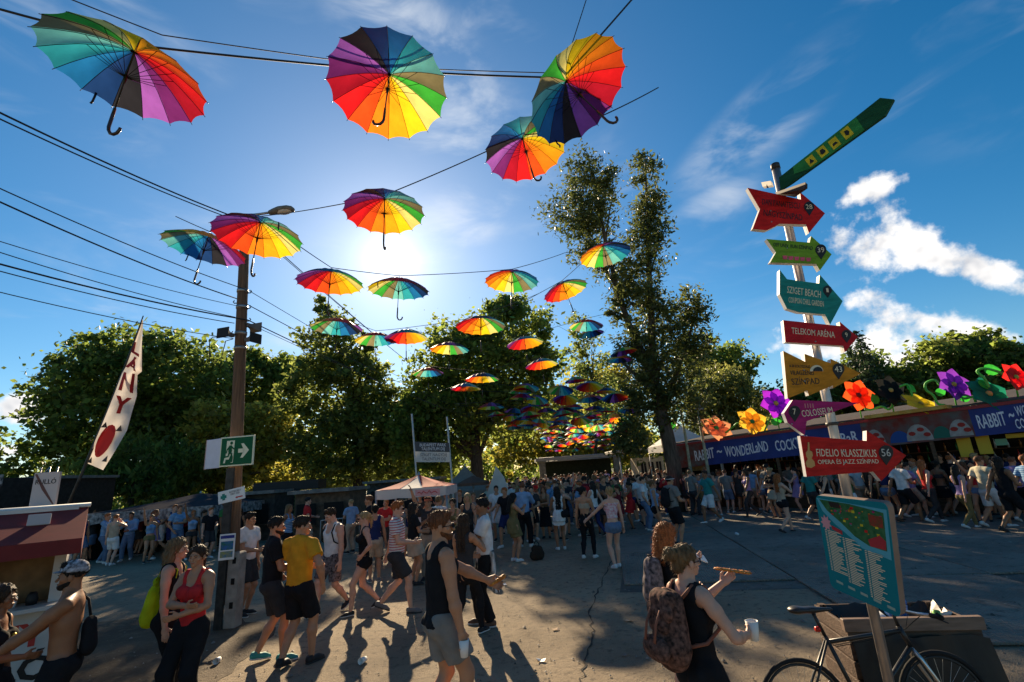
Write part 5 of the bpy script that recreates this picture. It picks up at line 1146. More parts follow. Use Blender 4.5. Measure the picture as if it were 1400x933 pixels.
# ------------------------------------------------------------------ bicycle leaning on the post
def bicycle():
    rw = at_k(1104, 968, 184); o = Vector((rw.x, rw.y, 0)); BK = mat('bike_black', (.012, .012, .013), rough=.4, spec=.5); SIL = mat('bike_silver', (.5, .48, .46), rough=.3, metal=.9); RUB = mat('tyre_rubber', (.014, .013, .013), rough=.85)
    t = thing('bicycle', 'black city bicycle with flat silver handlebar leaning at the signpost', 'bicycle', o, R(-2)); t.rotation_euler = (R(-5), 0, R(-2))
    r = .335; RH = Vector((0, 0, r)); FH = Vector((1.03, 0, r)); BBk = Vector((.43, 0, .28)); ST = Vector((.27, 0, .80)); HT = Vector((.84, 0, .84)); HB = Vector((.885, 0, .70))
    ring = lambda c, rad, n=36: [c+Vector((rad*math.cos(a), 0, rad*math.sin(a))) for a in np.linspace(0, 2*math.pi, n+1)]
    for c in (RH, FH):
        w = MB().tube(ring(c, r-.016), .017, 8, False).build('tyre', RUB, t)
        w.name = 'wheel'; MB().tube(ring(c, r-.045), .011, 6, False).build('rim', DKSTEEL, w)
        MB().tube([c+Vector((0, -.045, 0)), c+Vector((0, .045, 0))], .018, 8).build('hub', SIL, w)
        for k in range(28):
            a = 2*math.pi*k/28; MB().tube([c+Vector((.016*math.cos(a+.6), (-1)**k*.025, .016*math.sin(a+.6))), c+Vector(((r-.05)*math.cos(a), 0, (r-.05)*math.sin(a)))], .0012, 4, False).build('spoke', SIL, w)
    f = MB(); f.tube([BBk, ST], .016, 8); f.tube([ST-Vector((0, 0, .04)), HT-Vector((0, 0, .03))], .016, 8); f.tube([BBk, HB], .018, 8); f.tube([HT, HB], .019, 8)
    for s in (-.03, .03): f.tube([BBk+Vector((0, s*.6, 0)), RH+Vector((0, s*1.5, 0))], .010, 6); f.tube([ST+Vector((0, s*.5, -.03)), RH+Vector((0, s*1.5, 0))], .009, 6)
    f.build('frame', BK, t)
    fk = MB()
    for s in (-.05, .05): fk.tube([HB+Vector((0, 0, -.01)), HB+Vector((.02, s, -.07)), FH+Vector((-.03, s, .1)), FH+Vector((0, s, 0))], [.014, .014, .011, .008], 7)
    fk.build('fork', SIL, t)
    MB().tube([ST, ST+(ST-BBk).normalized()*.19], .0135, 8).build('seat_post', BK, t)
    sp = ST+(ST-BBk).normalized()*.20
    V, Fq = sdf_mesh([cap((-.11, 0, 0), (.0, 0, -.005), .068, .040, V3(0, 0, 1), 2.2), cap((.0, 0, -.005), (.15, 0, -.01), .036, .018, V3(0, 0, 1), 1.5)], .008, .03)
    obj('saddle', np_mesh('saddle', V, Fq), t, BK).location = sp
    MB().tube([HT, HT+Vector((-.012, 0, .07)), HT+Vector((.07, 0, .10))], .014, 8).build('stem', BK, t)
    hc = HT+Vector((.07, 0, .10)); MB().tube([hc+Vector((.0, -.30, .02)), hc+Vector((.015, -.12, 0)), hc, hc+Vector((.015, .12, 0)), hc+Vector((.0, .30, .02))], .0125, 8).build('handlebar', SIL, t)
    for s in (-1, 1): MB().tube([hc+Vector((0, s*.30, .02)), hc+Vector((-.012, s*.42, .025))], .017, 8).build('grip', RUB, t); MB().tube([hc+Vector((.0, s*.27, .02)), hc+Vector((.05, s*.30, -.01)), hc+Vector((.055, s*.37, -.02))], .005, 5).build('brake_lever', BK, t)
    for s in (-1, 1): MB().tube([hc+Vector((.03, s*.27, .01)), hc+Vector((.12, s*.10, .02)), HT+Vector((.05, 0, -.02)), HT+Vector((-.1, s*.02, -.06)), ST+Vector((.05, s*.02, -.07))], .003, 4).build('brake_cable', RUB, t)
    cr = MB().tube(ring(BBk+Vector((0, -.05, 0)), .085, 24), .005, 5, False).build('chainring', DKSTEEL, t)
    for s in (-1, 1): MB().tube([BBk+Vector((0, s*.06, 0)), BBk+Vector((s*.11, s*.075, -.13))], .010, 6).build('crank', SIL, t); MB().box(BBk+Vector((s*.11, s*.12, -.135)), (.09, .07, .022), bev=.005).build('pedal', BK, t)
    ch = MB().tube([BBk+Vector((.0, -.05, .085)), RH+Vector((0, -.05, .04)), RH+Vector((-.04, -.05, 0)), RH+Vector((0, -.05, -.04)), BBk+Vector((0, -.05, -.085))], .005, 4).build('chain', DKSTEEL, t)
    MB().tube([ST+Vector((-.03, 0, .05)), ST+Vector((-.06, -.0, .05))], .02, 8).build('rear_lamp', mat('lamp_red', (.5, .02, .01), rough=.25), t)
bicycle()
# ------------------------------------------------------------------ the cocktail bar along the right
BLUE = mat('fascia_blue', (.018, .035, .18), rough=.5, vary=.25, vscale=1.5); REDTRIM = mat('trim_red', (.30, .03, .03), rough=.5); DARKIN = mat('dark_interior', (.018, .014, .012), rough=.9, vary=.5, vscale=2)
BARW = mat('bar_wood', (.10, .055, .03), rough=.7, vary=.4, vscale=3, bump=.3, stretch=(1, 1, 8)); YEL = mat('panel_yellow', (.62, .42, .03), rough=.5); AMB = mat('amber_paint', (.55, .25, .03), rough=.55, col2=(.65, .40, .08), vscale=4)
PATT = mat('fascia_pattern', (.13, .12, .11), rough=.8, spec=.05, col2=(.20, .04, .03), vscale=3.2, detail=2)
LETTER = mat('letter_white', (.72, .70, .74), rough=.5)
BA, BB = at_y(922, 640, 24.5), at_y(1420, 588, 14.0)
BA.z = 0; BB.z = 0; bdir = (BB-BA).normalized(); bper = Vector((-bdir.y, bdir.x, 0))     # bper points away from the viewer
if bper.y < 0: bper = -bper
BL_ = (BB-BA).length
def bar_at(px, py):      # point of the bar's front plane behind a pixel: distance along, height
    d = ray(px, py); t = (BA-CP).dot(bper)/d.dot(bper); p = CP+d*t; return (p-BA).dot(bdir), p.z
bar = thing('cocktail_bar', 'long open-fronted cocktail bar with blue lettered fascia along the right', 'bar', BA, math.atan2(bdir.y, bdir.x))
s0, zb0 = bar_at(922, 641); _, zt0 = bar_at(922, 611); s1, zb1 = bar_at(1400, 590); _, zt1 = bar_at(1400, 551)
BLL = s1+3.0
def zl(a, b, s): return a+(b-a)*s/s1
def bquad(sa, sb, za, zb, y0, y1, name, m, parent):   # za,zb functions of s
    vs = [(sa, y0, za(sa)), (sb, y0, za(sb)), (sb, y0, zb(sb)), (sa, y0, zb(sa)), (sa, y1, za(sa)), (sb, y1, za(sb)), (sb, y1, zb(sb)), (sa, y1, zb(sa))]
    return MB().add(vs, [(0, 1, 2, 3), (5, 4, 7, 6), (0, 4, 5, 1), (1, 5, 6, 2), (2, 6, 7, 3), (3, 7, 4, 0)]).build(name, m, parent)
zbf = lambda s: zl(zb0, zb1, s); ztf = lambda s: zl(zt0, zt1, s)
cuts = [bar_at(x, 610)[0] for x in (922, 962, 1184)]+[bar_at(x, 580)[0] for x in (1330,)]+[BLL]
fm = [PATT, BLUE, PATT, BLUE]
FAS = []
for i in range(4): FAS.append(bquad(cuts[i], cuts[i+1]-.004, zbf, ztf, -.06, .06, 'fascia_panel', fm[i], bar))
# painted toadstools on the patterned fascia
for i, (a, b, m) in enumerate(((.02, .22, 'pale'), (.26, .46, 'blue'), (.42, .66, 'pale'), (.66, .82, 'teal'), (.80, .99, 'pale'))):
    sa, sb = cuts[2]+(cuts[3]-cuts[2])*a, cuts[2]+(cuts[3]-cuts[2])*b; sm = (sa+sb)/2; n_ = 12; hh_ = (.62 if m == 'pale' else .45)
    vs = [(sm+(sb-sa)/2*math.cos(q), -.062-.0012*i, zbf(sm)+.06+hh_*(ztf(sm)-zbf(sm))*math.sin(q)) for q in np.linspace(0, math.pi, n_)]
    cp_ = MB().add(vs, [tuple(range(n_))]).build('painted_toadstool', {'teal': mat('toad_teal', (.03, .14, .10), rough=.7, spec=.1), 'blue': mat('toad_blue', (.03, .08, .26), rough=.7, spec=.1), 'pale': mat('toad_pale', (.34, .31, .28), rough=.7, spec=.1, vary=.2)}[m], FAS[2])
    if m == 'pale':
        for q, w_ in ((-.25, .4), (.1, .62), (.3, .3)):
            cx_, cz_ = sm+(sb-sa)*q, zbf(sm)+.08+hh_*(ztf(sm)-zbf(sm))*w_; MB().add([(cx_+.10*math.cos(k_), -.072, cz_+.07*math.sin(k_)) for k_ in np.linspace(0, 6.283, 9)[:-1]], [tuple(range(8))]).build('red_spot', mat('toad_red', (.34, .04, .03), rough=.7, spec=.1), cp_)
bquad(0, BLL, ztf, lambda s: ztf(s)+.10, -.09, .09, 'red_top_rail', REDTRIM, bar)
bquad(cuts[2]+.3, cuts[3]-.4, lambda s: ztf(s)+.104, lambda s: ztf(s)+.22, -.35, .3, 'orange_awning_edge', AMB, bar)
def bar_text(txt, sa, sb, fr, hfr, m=LETTER):
    me = text_mesh(txt, 1, .004, 1, .012); co = np.empty(len(me.vertices)*3, np.float32); me.vertices.foreach_get('co', co); co = co.reshape(-1, 3)
    u = (co[:, 0]-co[:, 0].min())/(co[:, 0].max()-co[:, 0].min()); v = (co[:, 2]-co[:, 2].min())/(co[:, 2].max()-co[:, 2].min())
    s = sa+(sb-sa)*u; lo = zb0+(zb1-zb0)*s/s1; hi = zt0+(zt1-zt0)*s/s1; z = lo+(hi-lo)*(fr+(v-.5)*hfr)+.035*np.sin(s*3.1)
    me.vertices.foreach_set('co', np.stack([s, np.where(co[:, 1] < 0, -.070, -.0605), z], 1).astype(np.float32).ravel()); me.update(); return me
sx = lambda x, y=605: bar_at(x, y)[0]
for txt, a, b, fr, h_ in (('RABBIT', sx(948), sx(975), .5, .46), ('~', sx(979), sx(986), .5, .12), ('WONDERLaND', sx(990), sx(1050), .5, .46), ('COCKTAIL', sx(1060), sx(1110), .52, .46), ('BaR', sx(1152), sx(1176), .5, .46)):
    obj('lettering', bar_text(txt, a, b, fr, h_), FAS[1], LETTER)
for txt, a, b, fr, h_ in (('RABBIT', sx(1338, 580), sx(1378, 580), .55, .5), ('~', sx(1383, 578), sx(1391, 578), .6, .15), ('WONDERLAND', sx(1393, 575), sx(1460, 575), .7, .36), ('COCKTAIL BAR', sx(1389, 580), sx(1460, 580), .26, .36)):
    obj('lettering', bar_text(txt, a, b, fr, h_), FAS[3], LETTER)
# body of the bar
D_ = 4.2
for i, s in enumerate(np.linspace(.06, BLL-.1, 7)): MB().box((s, .02, zbf(s)/2), (.09, .09, zbf(s)-.004)).build('front_post', STEEL if i % 2 else BARW, bar)
MB().box((BLL/2, .75, .54), (BLL-.3, .06, 1.08)).build('counter_front', BARW, bar); MB().box((BLL/2, .85, 1.10), (BLL-.3, .6, .05), bev=.01).build('counter_top', mat('counter_top', (.22, .13, .07), rough=.4), bar)
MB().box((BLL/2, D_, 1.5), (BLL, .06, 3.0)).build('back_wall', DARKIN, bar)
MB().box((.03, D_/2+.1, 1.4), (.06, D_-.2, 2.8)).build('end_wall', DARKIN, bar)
roof = MB(); zr0, zr1 = zt0+.12, zt1+.12
roof.add([(0, .10, zr0), (BLL, .10, ztf(BLL)+.12), (BLL, D_+.2, ztf(BLL)+.7), (0, D_+.2, zr0+.5), (0, .10, zr0+.05), (BLL, .10, ztf(BLL)+.17), (BLL, D_+.2, ztf(BLL)+.75), (0, D_+.2, zr0+.55)], [(3, 2, 1, 0), (4, 5, 6, 7), (0, 1, 5, 4), (1, 2, 6, 5), (2, 3, 7, 6), (3, 0, 4, 7)]); roof.build('roof', mat('bar_roof', (.09, .08, .075), rough=.9, spec=.05, vary=.2), bar)
for z in (1.45, 1.85): MB().box((BLL/2, D_-.25, z), (BLL-.5, .3, .03)).build('shelf', BARW, bar)
rr_ = random.Random(12)
BOT = [mat('glass_'+n, c, rough=.12, spec=.6) for n, c in (('green', (.03, .16, .05)), ('amber', (.30, .12, .02)), ('clear', (.45, .45, .42)), ('red', (.40, .03, .03)), ('blue', (.05, .10, .35)))]
bme = [MB().lathe([(0, 0), (.035, .003), (.035, .17), (.013, .22), (.013, .29), (0, .29)], 8).mesh('bottle') for _ in BOT]
for me_, m_ in zip(bme, BOT): me_.materials.append(m_)
brot = math.atan2(bdir.y, bdir.x)
for z in (1.465, 1.865):
    s = .5
    while s < BLL-1:
        k = rr_.randrange(5); x = obj('bottle', bme[k]); p = Matrix.Translation(BA) @ Matrix.Rotation(brot, 4, 'Z') @ Vector((s, D_-.25+rr_.uniform(-.08, .08), z)); x.location = p; x.scale = (1, 1, rr_.uniform(.85, 1.15)); tag(x, '%s bottle on the back shelf of the cocktail bar' % ('green', 'amber', 'clear', 'red', 'blue')[k], 'bottle', 'bottles on the bar shelves'); s += rr_.uniform(.18, .42)
for s, w, z0_, z1_, m, nm in ((sx(1310), .35, .9, 1.0, YEL, 'yellow_light_box'),): pass
def lamp_panel(pxa, pxb, pya, pyb, m, nm, off=.9):
    a, za = bar_at(pxa, pyb); b, zb_ = bar_at(pxb, pya); MB().box(((a+b)/2, off, (za+zb_)/2), (abs(b-a), .05, abs(zb_-za)), bev=.006).build(nm, m, bar)
lamp_panel(1310, 1320, 596, 626, YEL, 'yellow_sign_board', .3); lamp_panel(1336, 1346, 594, 622, YEL, 'yellow_sign_board', .3); lamp_panel(1372, 1400, 592, 600, YEL, 'yellow_sign_board', .3); lamp_panel(1320, 1345, 590, 597, YEL, 'yellow_sign_board', .32)
lamp_panel(1258, 1290, 588, 594, mat('menu_amber', (.45, .26, .04)), 'menu_strip', .4); lamp_panel(1235, 1290, 595, 604, mat('menu_dark', (.05, .015, .012), col2=(.30, .04, .02), vscale=9), 'menu_board', .4); lamp_panel(1040, 1066, 617, 622, mat('menu_orange', (.55, .09, .02)), 'menu_strip', .4); lamp_panel(1062, 1082, 607, 618, mat('menu_cream', (.40, .33, .18), col2=(.25, .18, .08), vscale=7), 'menu_board', .4); lamp_panel(935, 958, 630, 645, mat('menu_ochre', (.35, .24, .08), col2=(.2, .12, .04), vscale=7), 'menu_board', .4); lamp_panel(1357, 1370, 600, 610, mat('screen_green', (.20, .42, .26)), 'menu_board', .4)
# ------------------------------------------------------------------ giant flowers, vines, mushrooms on the bar roof
def petal_mesh(L, w, thick=.03):
    mb = MB(); rows = [(0, .12), (.15, .42), (.38, .5), (.6, .42), (.82, .22), (1, .0)]; top, bot = [], []
    for u, h in rows: z = .10*math.sin(u*2.6)*L; top += [(u*L, -w*h*1.0, z-.05*L*h), (u*L, 0, z+.03*L), (u*L, w*h*1.0, z-.05*L*h)]
    n = len(rows); bot = [(x, y, z-thick) for x, y, z in top]; vs = top+bot; o = len(top)
    for i in range(n-1):
        for j in range(2): a = i*3+j; mb_f = (a, a+3, a+4, a+1); mb.f.append(mb_f); mb.f.append(tuple(reversed([q+o for q in mb_f])))
        mb.f.append((i*3, i*3+o, i*3+3+o, i*3+3)); mb.f.append((i*3+2, i*3+5, i*3+5+o, i*3+2+o))
    mb.f = [q for q in mb.f if max(q) < o]; vs = top
    mb.v = vs; mb.mi = [0]*len(mb.f); mb.sm = [True]*len(mb.f); return mb.mesh('petal')
GREEN = mat('vine_green', (.12, .52, .06), rough=.5, vary=.15); LEAFG = mat('leaf_paint', (.05, .50, .05), rough=.5, vary=.2, translucent=.5)
def bar_pt(px, py, off): # world point above the bar roof at a given set-back
    d = ray(px, py); t = (BA+bper*off-CP).dot(bper)/d.dot(bper); return CP+d*t
def flower(px, py, r, col, name, label, cen=(.55, .30, .04), tilt=0, spin=0):
    p = bar_pt(px, py, .25); k = F_PX/((p-CP).dot(_f)); Lp = r*1.12/k
    t = thing('flower_sculpture', label, 'flower', p, 0, 'giant flowers on the bar roof'); t.rotation_euler = (R(78-tilt), R(spin), R(4))
    me = petal_mesh(Lp, Lp*.92); m = mat('petal_'+name, tuple(min(.88, c*1.4) for c in col), rough=.5, spec=.15, vary=.18, vscale=3, translucent=.6)
    me.materials.append(m)
    for i in range(6): o = obj('petal', me, t); o.rotation_euler = (0, 0, i*math.pi/3+.25)
    MB().lathe([(0, Lp*.16), (Lp*.10, Lp*.13), (Lp*.15, Lp*.06), (Lp*.13, 0)], 12).build('flower_centre', mat('centre_'+name, cen, rough=.5), t)
    base = bar_pt(px, py, .25); s, z = (base-BA).dot(bdir), ztf((base-BA).dot(bdir))+.1
    MB().tube([Vector((0, 0, 0)), Vector((0, 0, 0))], .01, 4)
    st = Matrix(t.rotation_euler.to_matrix()).inverted() @ Vector((0, .12, z-base.z+.02)); MB().tube([(0, 0, -.03), tuple(st)], .022, 6).build('stem', GREEN, t)
flower(979, 586, 21, (.62, .25, .12), 'peach', 'peach flower at the left end of the bar roof', (.05, .30, .05), 25)
flower(1028, 577, 20, (.70, .36, .03), 'amber', 'amber flower with green centre on the blue fascia', (.04, .25, .04), 10)
flower(1060, 552, 21, (.24, .015, .42), 'violet', 'violet flower left of the magenta sign', (.62, .36, .05), 0, 10)
flower(1173, 541, 22, (.72, .07, .012), 'orange', 'orange-red flower right of the orange arrow sign', (.25, .02, .01), 0, 12)
flower(1217, 534, 20, (.010, .011, .010), 'black', 'black flower with ochre centre', (.60, .33, .08), 0)
flower(1258, 553, 21, (.70, .50, .03), 'yellow', 'yellow flower in the middle of the patterned fascia', (.30, .20, .02), 30, 8)
flower(1303, 526, 22, (.17, .03, .33), 'purple', 'purple flower towards the right end of the bar', (.60, .32, .06), 0, 5)
flower(1351, 539, 26, (.012, .17, .10), 'green', 'dark green flower near the right edge', (.60, .32, .08), 15)
flower(1388, 516, 20, (.62, .020, .018), 'scarlet', 'scarlet flower at the right edge of the picture', (.35, .36, .05), 0, 15)
def leaf_mesh(L):
    m = petal_mesh(L, L*.75, .02); m.materials.append(LEAFG); return m
def vine(pts, label, leaf=None, off=.22):
    w = [bar_pt(x, y, off) for x, y in pts]; o = w[0]; out = []
    n = len(w)
    for i in range(n-1):
        p0, p1, p2, p3 = w[max(i-1, 0)], w[i], w[i+1], w[min(i+2, n-1)]
        for t in np.linspace(0, 1, 6)[:-1]: t = float(t); out.append(.5*((2*p1)+(p2-p0)*t+(2*p0-5*p1+4*p2-p3)*t*t+(3*p1-p0-3*p2+p3)*t**3))
    out.append(w[-1]); t = thing('vine_sculpture', label, 'vine', o, 0, 'green vines between the flowers'); MB().tube([q-o for q in out], .038, 7).build('tendril', GREEN, t)
    for (x, y, L, a) in (leaf or []):
        p = bar_pt(x, y, off-.04); k = F_PX/((p-CP).dot(_f)); q = obj('leaf', leaf_mesh(L/k), t); q.location = p-o; q.rotation_euler = (R(80), R(-a), 0)
vine([(992, 592), (1002, 584), (1008, 579), (1014, 580), (1018, 586)], 'small curled vine between the peach and amber flowers')
vine([(1045, 590), (1053, 572), (1055, 566), (1062, 565), (1070, 575), (1079, 580), (1080, 590)], 'looping vine with a leaf below the violet flower', [(1054, 578, 15, 5)])
vine([(905, 612), (912, 590), (918, 575), (926, 570)], 'vine at the far left end of the bar', [(915, 588, 16, 60)])
vine([(1182, 560), (1192, 560), (1205, 556), (1215, 560), (1221, 552), (1218, 545)], 'curled vine with upright leaf right of the orange-red flower', [(1199, 552, 15, 105)])
vine([(1230, 529), (1240, 526), (1245, 534), (1247, 542)], 'short arched vine right of the black flower', [(1240, 527, 14, -50)])
vine([(1285, 527), (1278, 520), (1266, 524), (1266, 533), (1276, 541), (1282, 552), (1292, 554)], 'big looping vine left of the purple flower', [(1281, 540, 15, 30)])
vine([(1308, 540), (1318, 545), (1330, 543), (1334, 550)], 'vine between the purple and dark green flowers', [(1312, 546, 16, 10)])
vine([(1352, 530), (1346, 518), (1336, 508), (1345, 504), (1360, 507), (1372, 511)], 'vine arching from the dark green to the scarlet flower', [(1345, 506, 22, -5), (1338, 520, 16, -60)])
def mushroom(px, py, r, col, label):
    p = bar_pt(px, py, -.1); k = F_PX/((p-CP).dot(_f)); rm = r/k; t = thing('mushroom_lamp', label, 'mushroom', (p.x, p.y, 0), 0, 'mushroom posts at the bar end')
    MB().tube([(0, 0, 0), (.05, 0, p.z*.6), (0, 0, p.z)], [.09, .07, .05], 10).build('stem', mat('mush_stem', (.30, .34, .26), vary=.3, vscale=6), t)
    MB().lathe([(0, rm*.75), (rm*.45, rm*.62), (rm*.85, rm*.25), (rm, 0), (rm*.9, -.02), (rm*.2, .03)], 18, (0, 0, p.z)).build('mushroom_cap', mat('mush_'+label[:5], col, rough=.5, vary=.35, vscale=7, translucent=.3), t)
mushroom(930, 559, 9.5, (.10, .40, .30), 'green mushroom on a tall stem at the bar end'); mushroom(953, 560, 9.5, (.28, .42, .62), 'pale blue mushroom on a tall stem at the bar end')

# ------------------------------------------------------------------ tents, parasols, stages
CANVAS = mat('canvas_white', (.62, .60, .57), rough=.8, vary=.1, vscale=2, translucent=.25)
def pyramid_tent(name, label, px, D, eave_py, peak_py, wpx, m, m2=None, valance=0, vm=None, posts=True, depth=None, cat='tent', rot=0, pr=.03):
    e = at_y(px, eave_py, D); pk = at_y(px, peak_py, D); k = F_PX/((e-CP).dot(_f)); w = wpx/k; d = depth or w; ez = e.z; pz = pk.z; t = thing(name, label, cat, (e.x, e.y+d/2, 0), rot)
    c = [(-w/2, -d/2), (w/2, -d/2), (w/2, d/2), (-w/2, d/2)]; ridge = .12
    for i in range(4):
        a, b = c[i], c[(i+1) % 4]; n = 6; vs = []
        for j in range(n+1):
            u = j/n; sg = -.10*math.sin(u*math.pi)*(pz-ez)
            for q in (0, .5, 1): x = a[0]+(b[0]-a[0])*q; y = a[1]+(b[1]-a[1])*q; vs.append((x*(1-u), y*(1-u), ez+(pz-ez)*u+sg*(.6+.4*(q != .5))))
        f = [(j*3+q, j*3+q+1, j*3+q+4, j*3+q+3) for j in range(n) for q in (0, 1)]
        pnl = MB().add(vs, f, True).build('roof_panel', m if (not m2 or i % 2 == 0) else m2, t)
        if m2 and i == 0:      # coloured halves on the front panel
            h_ = []
            for j in range(n+1):
                u = j/n; sg = -.10*math.sin(u*math.pi)*(pz-ez)
                for q in (.02, .34): h_.append(((a[0]+(b[0]-a[0])*q)*(1-u), a[1]*(1-u)-.012, ez+(pz-ez)*u+sg+.012))
            MB().add(h_, [(j*2, j*2+1, j*2+3, j*2+2) for j in range(n)], True).build('coloured_stripe', m2, pnl)
            h2 = [(-x_, y_, z_) for x_, y_, z_ in h_]; MB().add(h2, [(j*2+1, j*2, j*2+2, j*2+3) for j in range(n)], True).build('coloured_stripe', m2, pnl)
        if valance:
            x0, y0, x1, y1 = *a, *b; L = math.hypot(x1-x0, y1-y0); nn = max(4, int(L/.3)); vv = []
            for j in range(nn+1): u = j/nn; xx, yy = x0+(x1-x0)*u, y0+(y1-y0)*u; vv += [(xx*1.004, yy*1.004, ez), (xx*1.004, yy*1.004, ez-valance*(1 if j % 2 else .9))]
            MB().add(vv, [(2*j, 2*j+1, 2*j+3, 2*j+2) for j in range(nn)]).build('valance', vm or m, t)
        if posts: MB().tube([(a[0]*.98, a[1]*.98, 0), (a[0]*.98, a[1]*.98, ez)], pr, 8).build('leg', STEEL, t)
    MB().lathe([(0, .10), (.03, .06), (.05, 0)], 8, (0, 0, pz)).build('finial', STEEL, t)
    return t, w, d, ez
REDC = mat('canvas_red', (.48, .045, .05), rough=.8, translucent=.3); SPECK = mat('valance_print', (.03, .028, .03), col2=(.42, .38, .36), vscale=7, detail=6, rough=.8)
t, w, d, ez = pyramid_tent('kiosk_tent', 'small red and white peaked kiosk tent in the middle distance', 562, 14, 668, 650, 98, CANVAS, REDC, .26, CANVAS, depth=2.2)
MB().tube([(.18+.055*q, -d/2-.018, ez-.135+.035*math.sin(q*2.4)*(1 if q % 3 else 1.5)) for q in range(11)], .011, 5).build('logo_script', mat('logo_red', (.50, .03, .04)), t)
MB().prism([(.12, ez-.22), (.80, ez-.22), (.80, ez-.05), (.12, ez-.05)], -d/2-.013, -d/2-.010).build('logo_plate', mat('logo_rose', (.6, .30, .30)), t)
mq_, mw_, md_, mz_ = pyramid_tent('marquee', 'wide dark marquee with speckled valance at the far left', 205, 19.5, 697, 679, 180, mat('canvas_grey', (.05, .05, .056), rough=1, spec=0, vary=.15), None, .42, SPECK, depth=6, pr=.05)
MB().box((0, md_/2-.05, mz_/2), (mw_, .04, mz_)).build('shade_sheet_back', DARKIN, mq_); MB().box((-mw_/2+.05, 0, mz_/2), (.04, md_-.2, mz_)).build('shade_sheet_side', DARKIN, mq_)  # near-black sheets added to stand for the shade inside the marquee
pyramid_tent('party_tent', 'white pointed tent behind the mushroom posts', 942, 27, 606, 574, 72, CANVAS, None, .35, CANVAS, depth=3.2)
t, w, d, ez = pyramid_tent('beer_tent', 'low grey-brown ridge tent left of the brown parasol', 632, 24, 672, 636, 74, mat('canvas_brown', (.19, .16, .13), rough=.8, vary=.12), None, .9, mat('canvas_brown', (.19, .16, .13)), depth=3)
def parasol(label, px, py_rim, py_top, D, wpx, m, m2=None):
    r_ = at_y(px, py_rim, D); tp_ = at_y(px, py_top, D); k = F_PX/((r_-CP).dot(_f)); r = wpx/2/k; t = thing('parasol', label, 'parasol', (r_.x, r_.y, 0))
    MB().tube([(0, 0, 0), (0, 0, tp_.z)], .025, 8).build('pole', STEEL, t)
    for i in range(8):
        a0, a1 = i*math.pi/4, (i+1)*math.pi/4; p0 = (r*math.cos(a0), r*math.sin(a0)); p1 = (r*math.cos(a1), r*math.sin(a1))
        MB().add([(0, 0, tp_.z), (*p0, r_.z), (*p1, r_.z), (p0[0], p0[1], r_.z-.12), (p1[0], p1[1], r_.z-.12)], [(0, 1, 2), (1, 3, 4, 2)]).build('canopy_panel', m if (i % 2 or not m2) else m2, t)
parasol('brown parasol beside the low grey-brown tent', 647, 660, 650, 22, 44, mat('canvas_umber', (.12, .07, .05), rough=.8, translucent=.15))
# dark far stage behind the crowd
def far_stage():
    D = 48; a, b = at_y(742, 650, D), at_y(842, 640, D); top = at_y(790, 628, D).z; t = thing('stage', 'dark covered stage at the end of the road under the tiny umbrellas', 'stage', (a.x, a.y, 0)); w = b.x-a.x
    MB().box((w/2, 2.5, top/2), (w, .1, top)).build('back_cloth', mat('stage_cloth', (.025, .03, .018), rough=.9, vary=.3), t)
    MB().box((w/2, 1, top+.15), (w+1.2, 4, .25)).build('roof', mat('stage_roof', (.30, .28, .26), rough=.7), t)
    for x in (0, w): MB().box((x, -.6, top/2), (.6, .6, top)).build('tower', mat('stage_tower', (.16, .14, .11), vary=.4, vscale=3), t)
    for i in range(12): MB().tube([(w*i/12, -.95, top-.05), (w*(i+.5)/12, -.95, top+.28), (w*(i+1)/12, -.95, top-.05)], .04, 5).build('truss_brace', STEEL, t)
    for z in (top-.05, top+.30): MB().tube([(-.3, -.95, z), (w+.3, -.95, z)], .05, 6).build('truss_chord', STEEL, t)
far_stage()
def pavilion():
    D = 33; a = at_y(880, 690, D); z1 = at_y(890, 612, D).z; t = thing('pavilion', 'small cream pavilion left of the poplar trunk', 'building', (a.x, a.y, 0)); w = 1.7
    WL = mat('pavilion_wall', (.40, .33, .22), rough=.8, vary=.15)
    MB().box((w/2, 1.2, z1/2-.3), (w, 2.2, z1-.6)).build('wall', WL, t); MB().box((w/2-.6, 1.0, z1-.15), (w+2.2, 3.2, .22), bev=.03).build('roof', mat('pavilion_roof', (.25, .22, .17), vary=.2), t)
    for x in (.35, .85, 1.35): f = MB().box((x, .085, z1*.55), (.34, .03, 1.0)).build('window', DARKIN, t); MB().box((x, .065, z1*.55), (.03, .02, 1.0)).build('mullion', WL, f)
    MB().tube([(-1.2, -.2, 0), (-1.2, -.2, z1-.25)], .05, 6).build('post', STEEL, t)
pavilion()
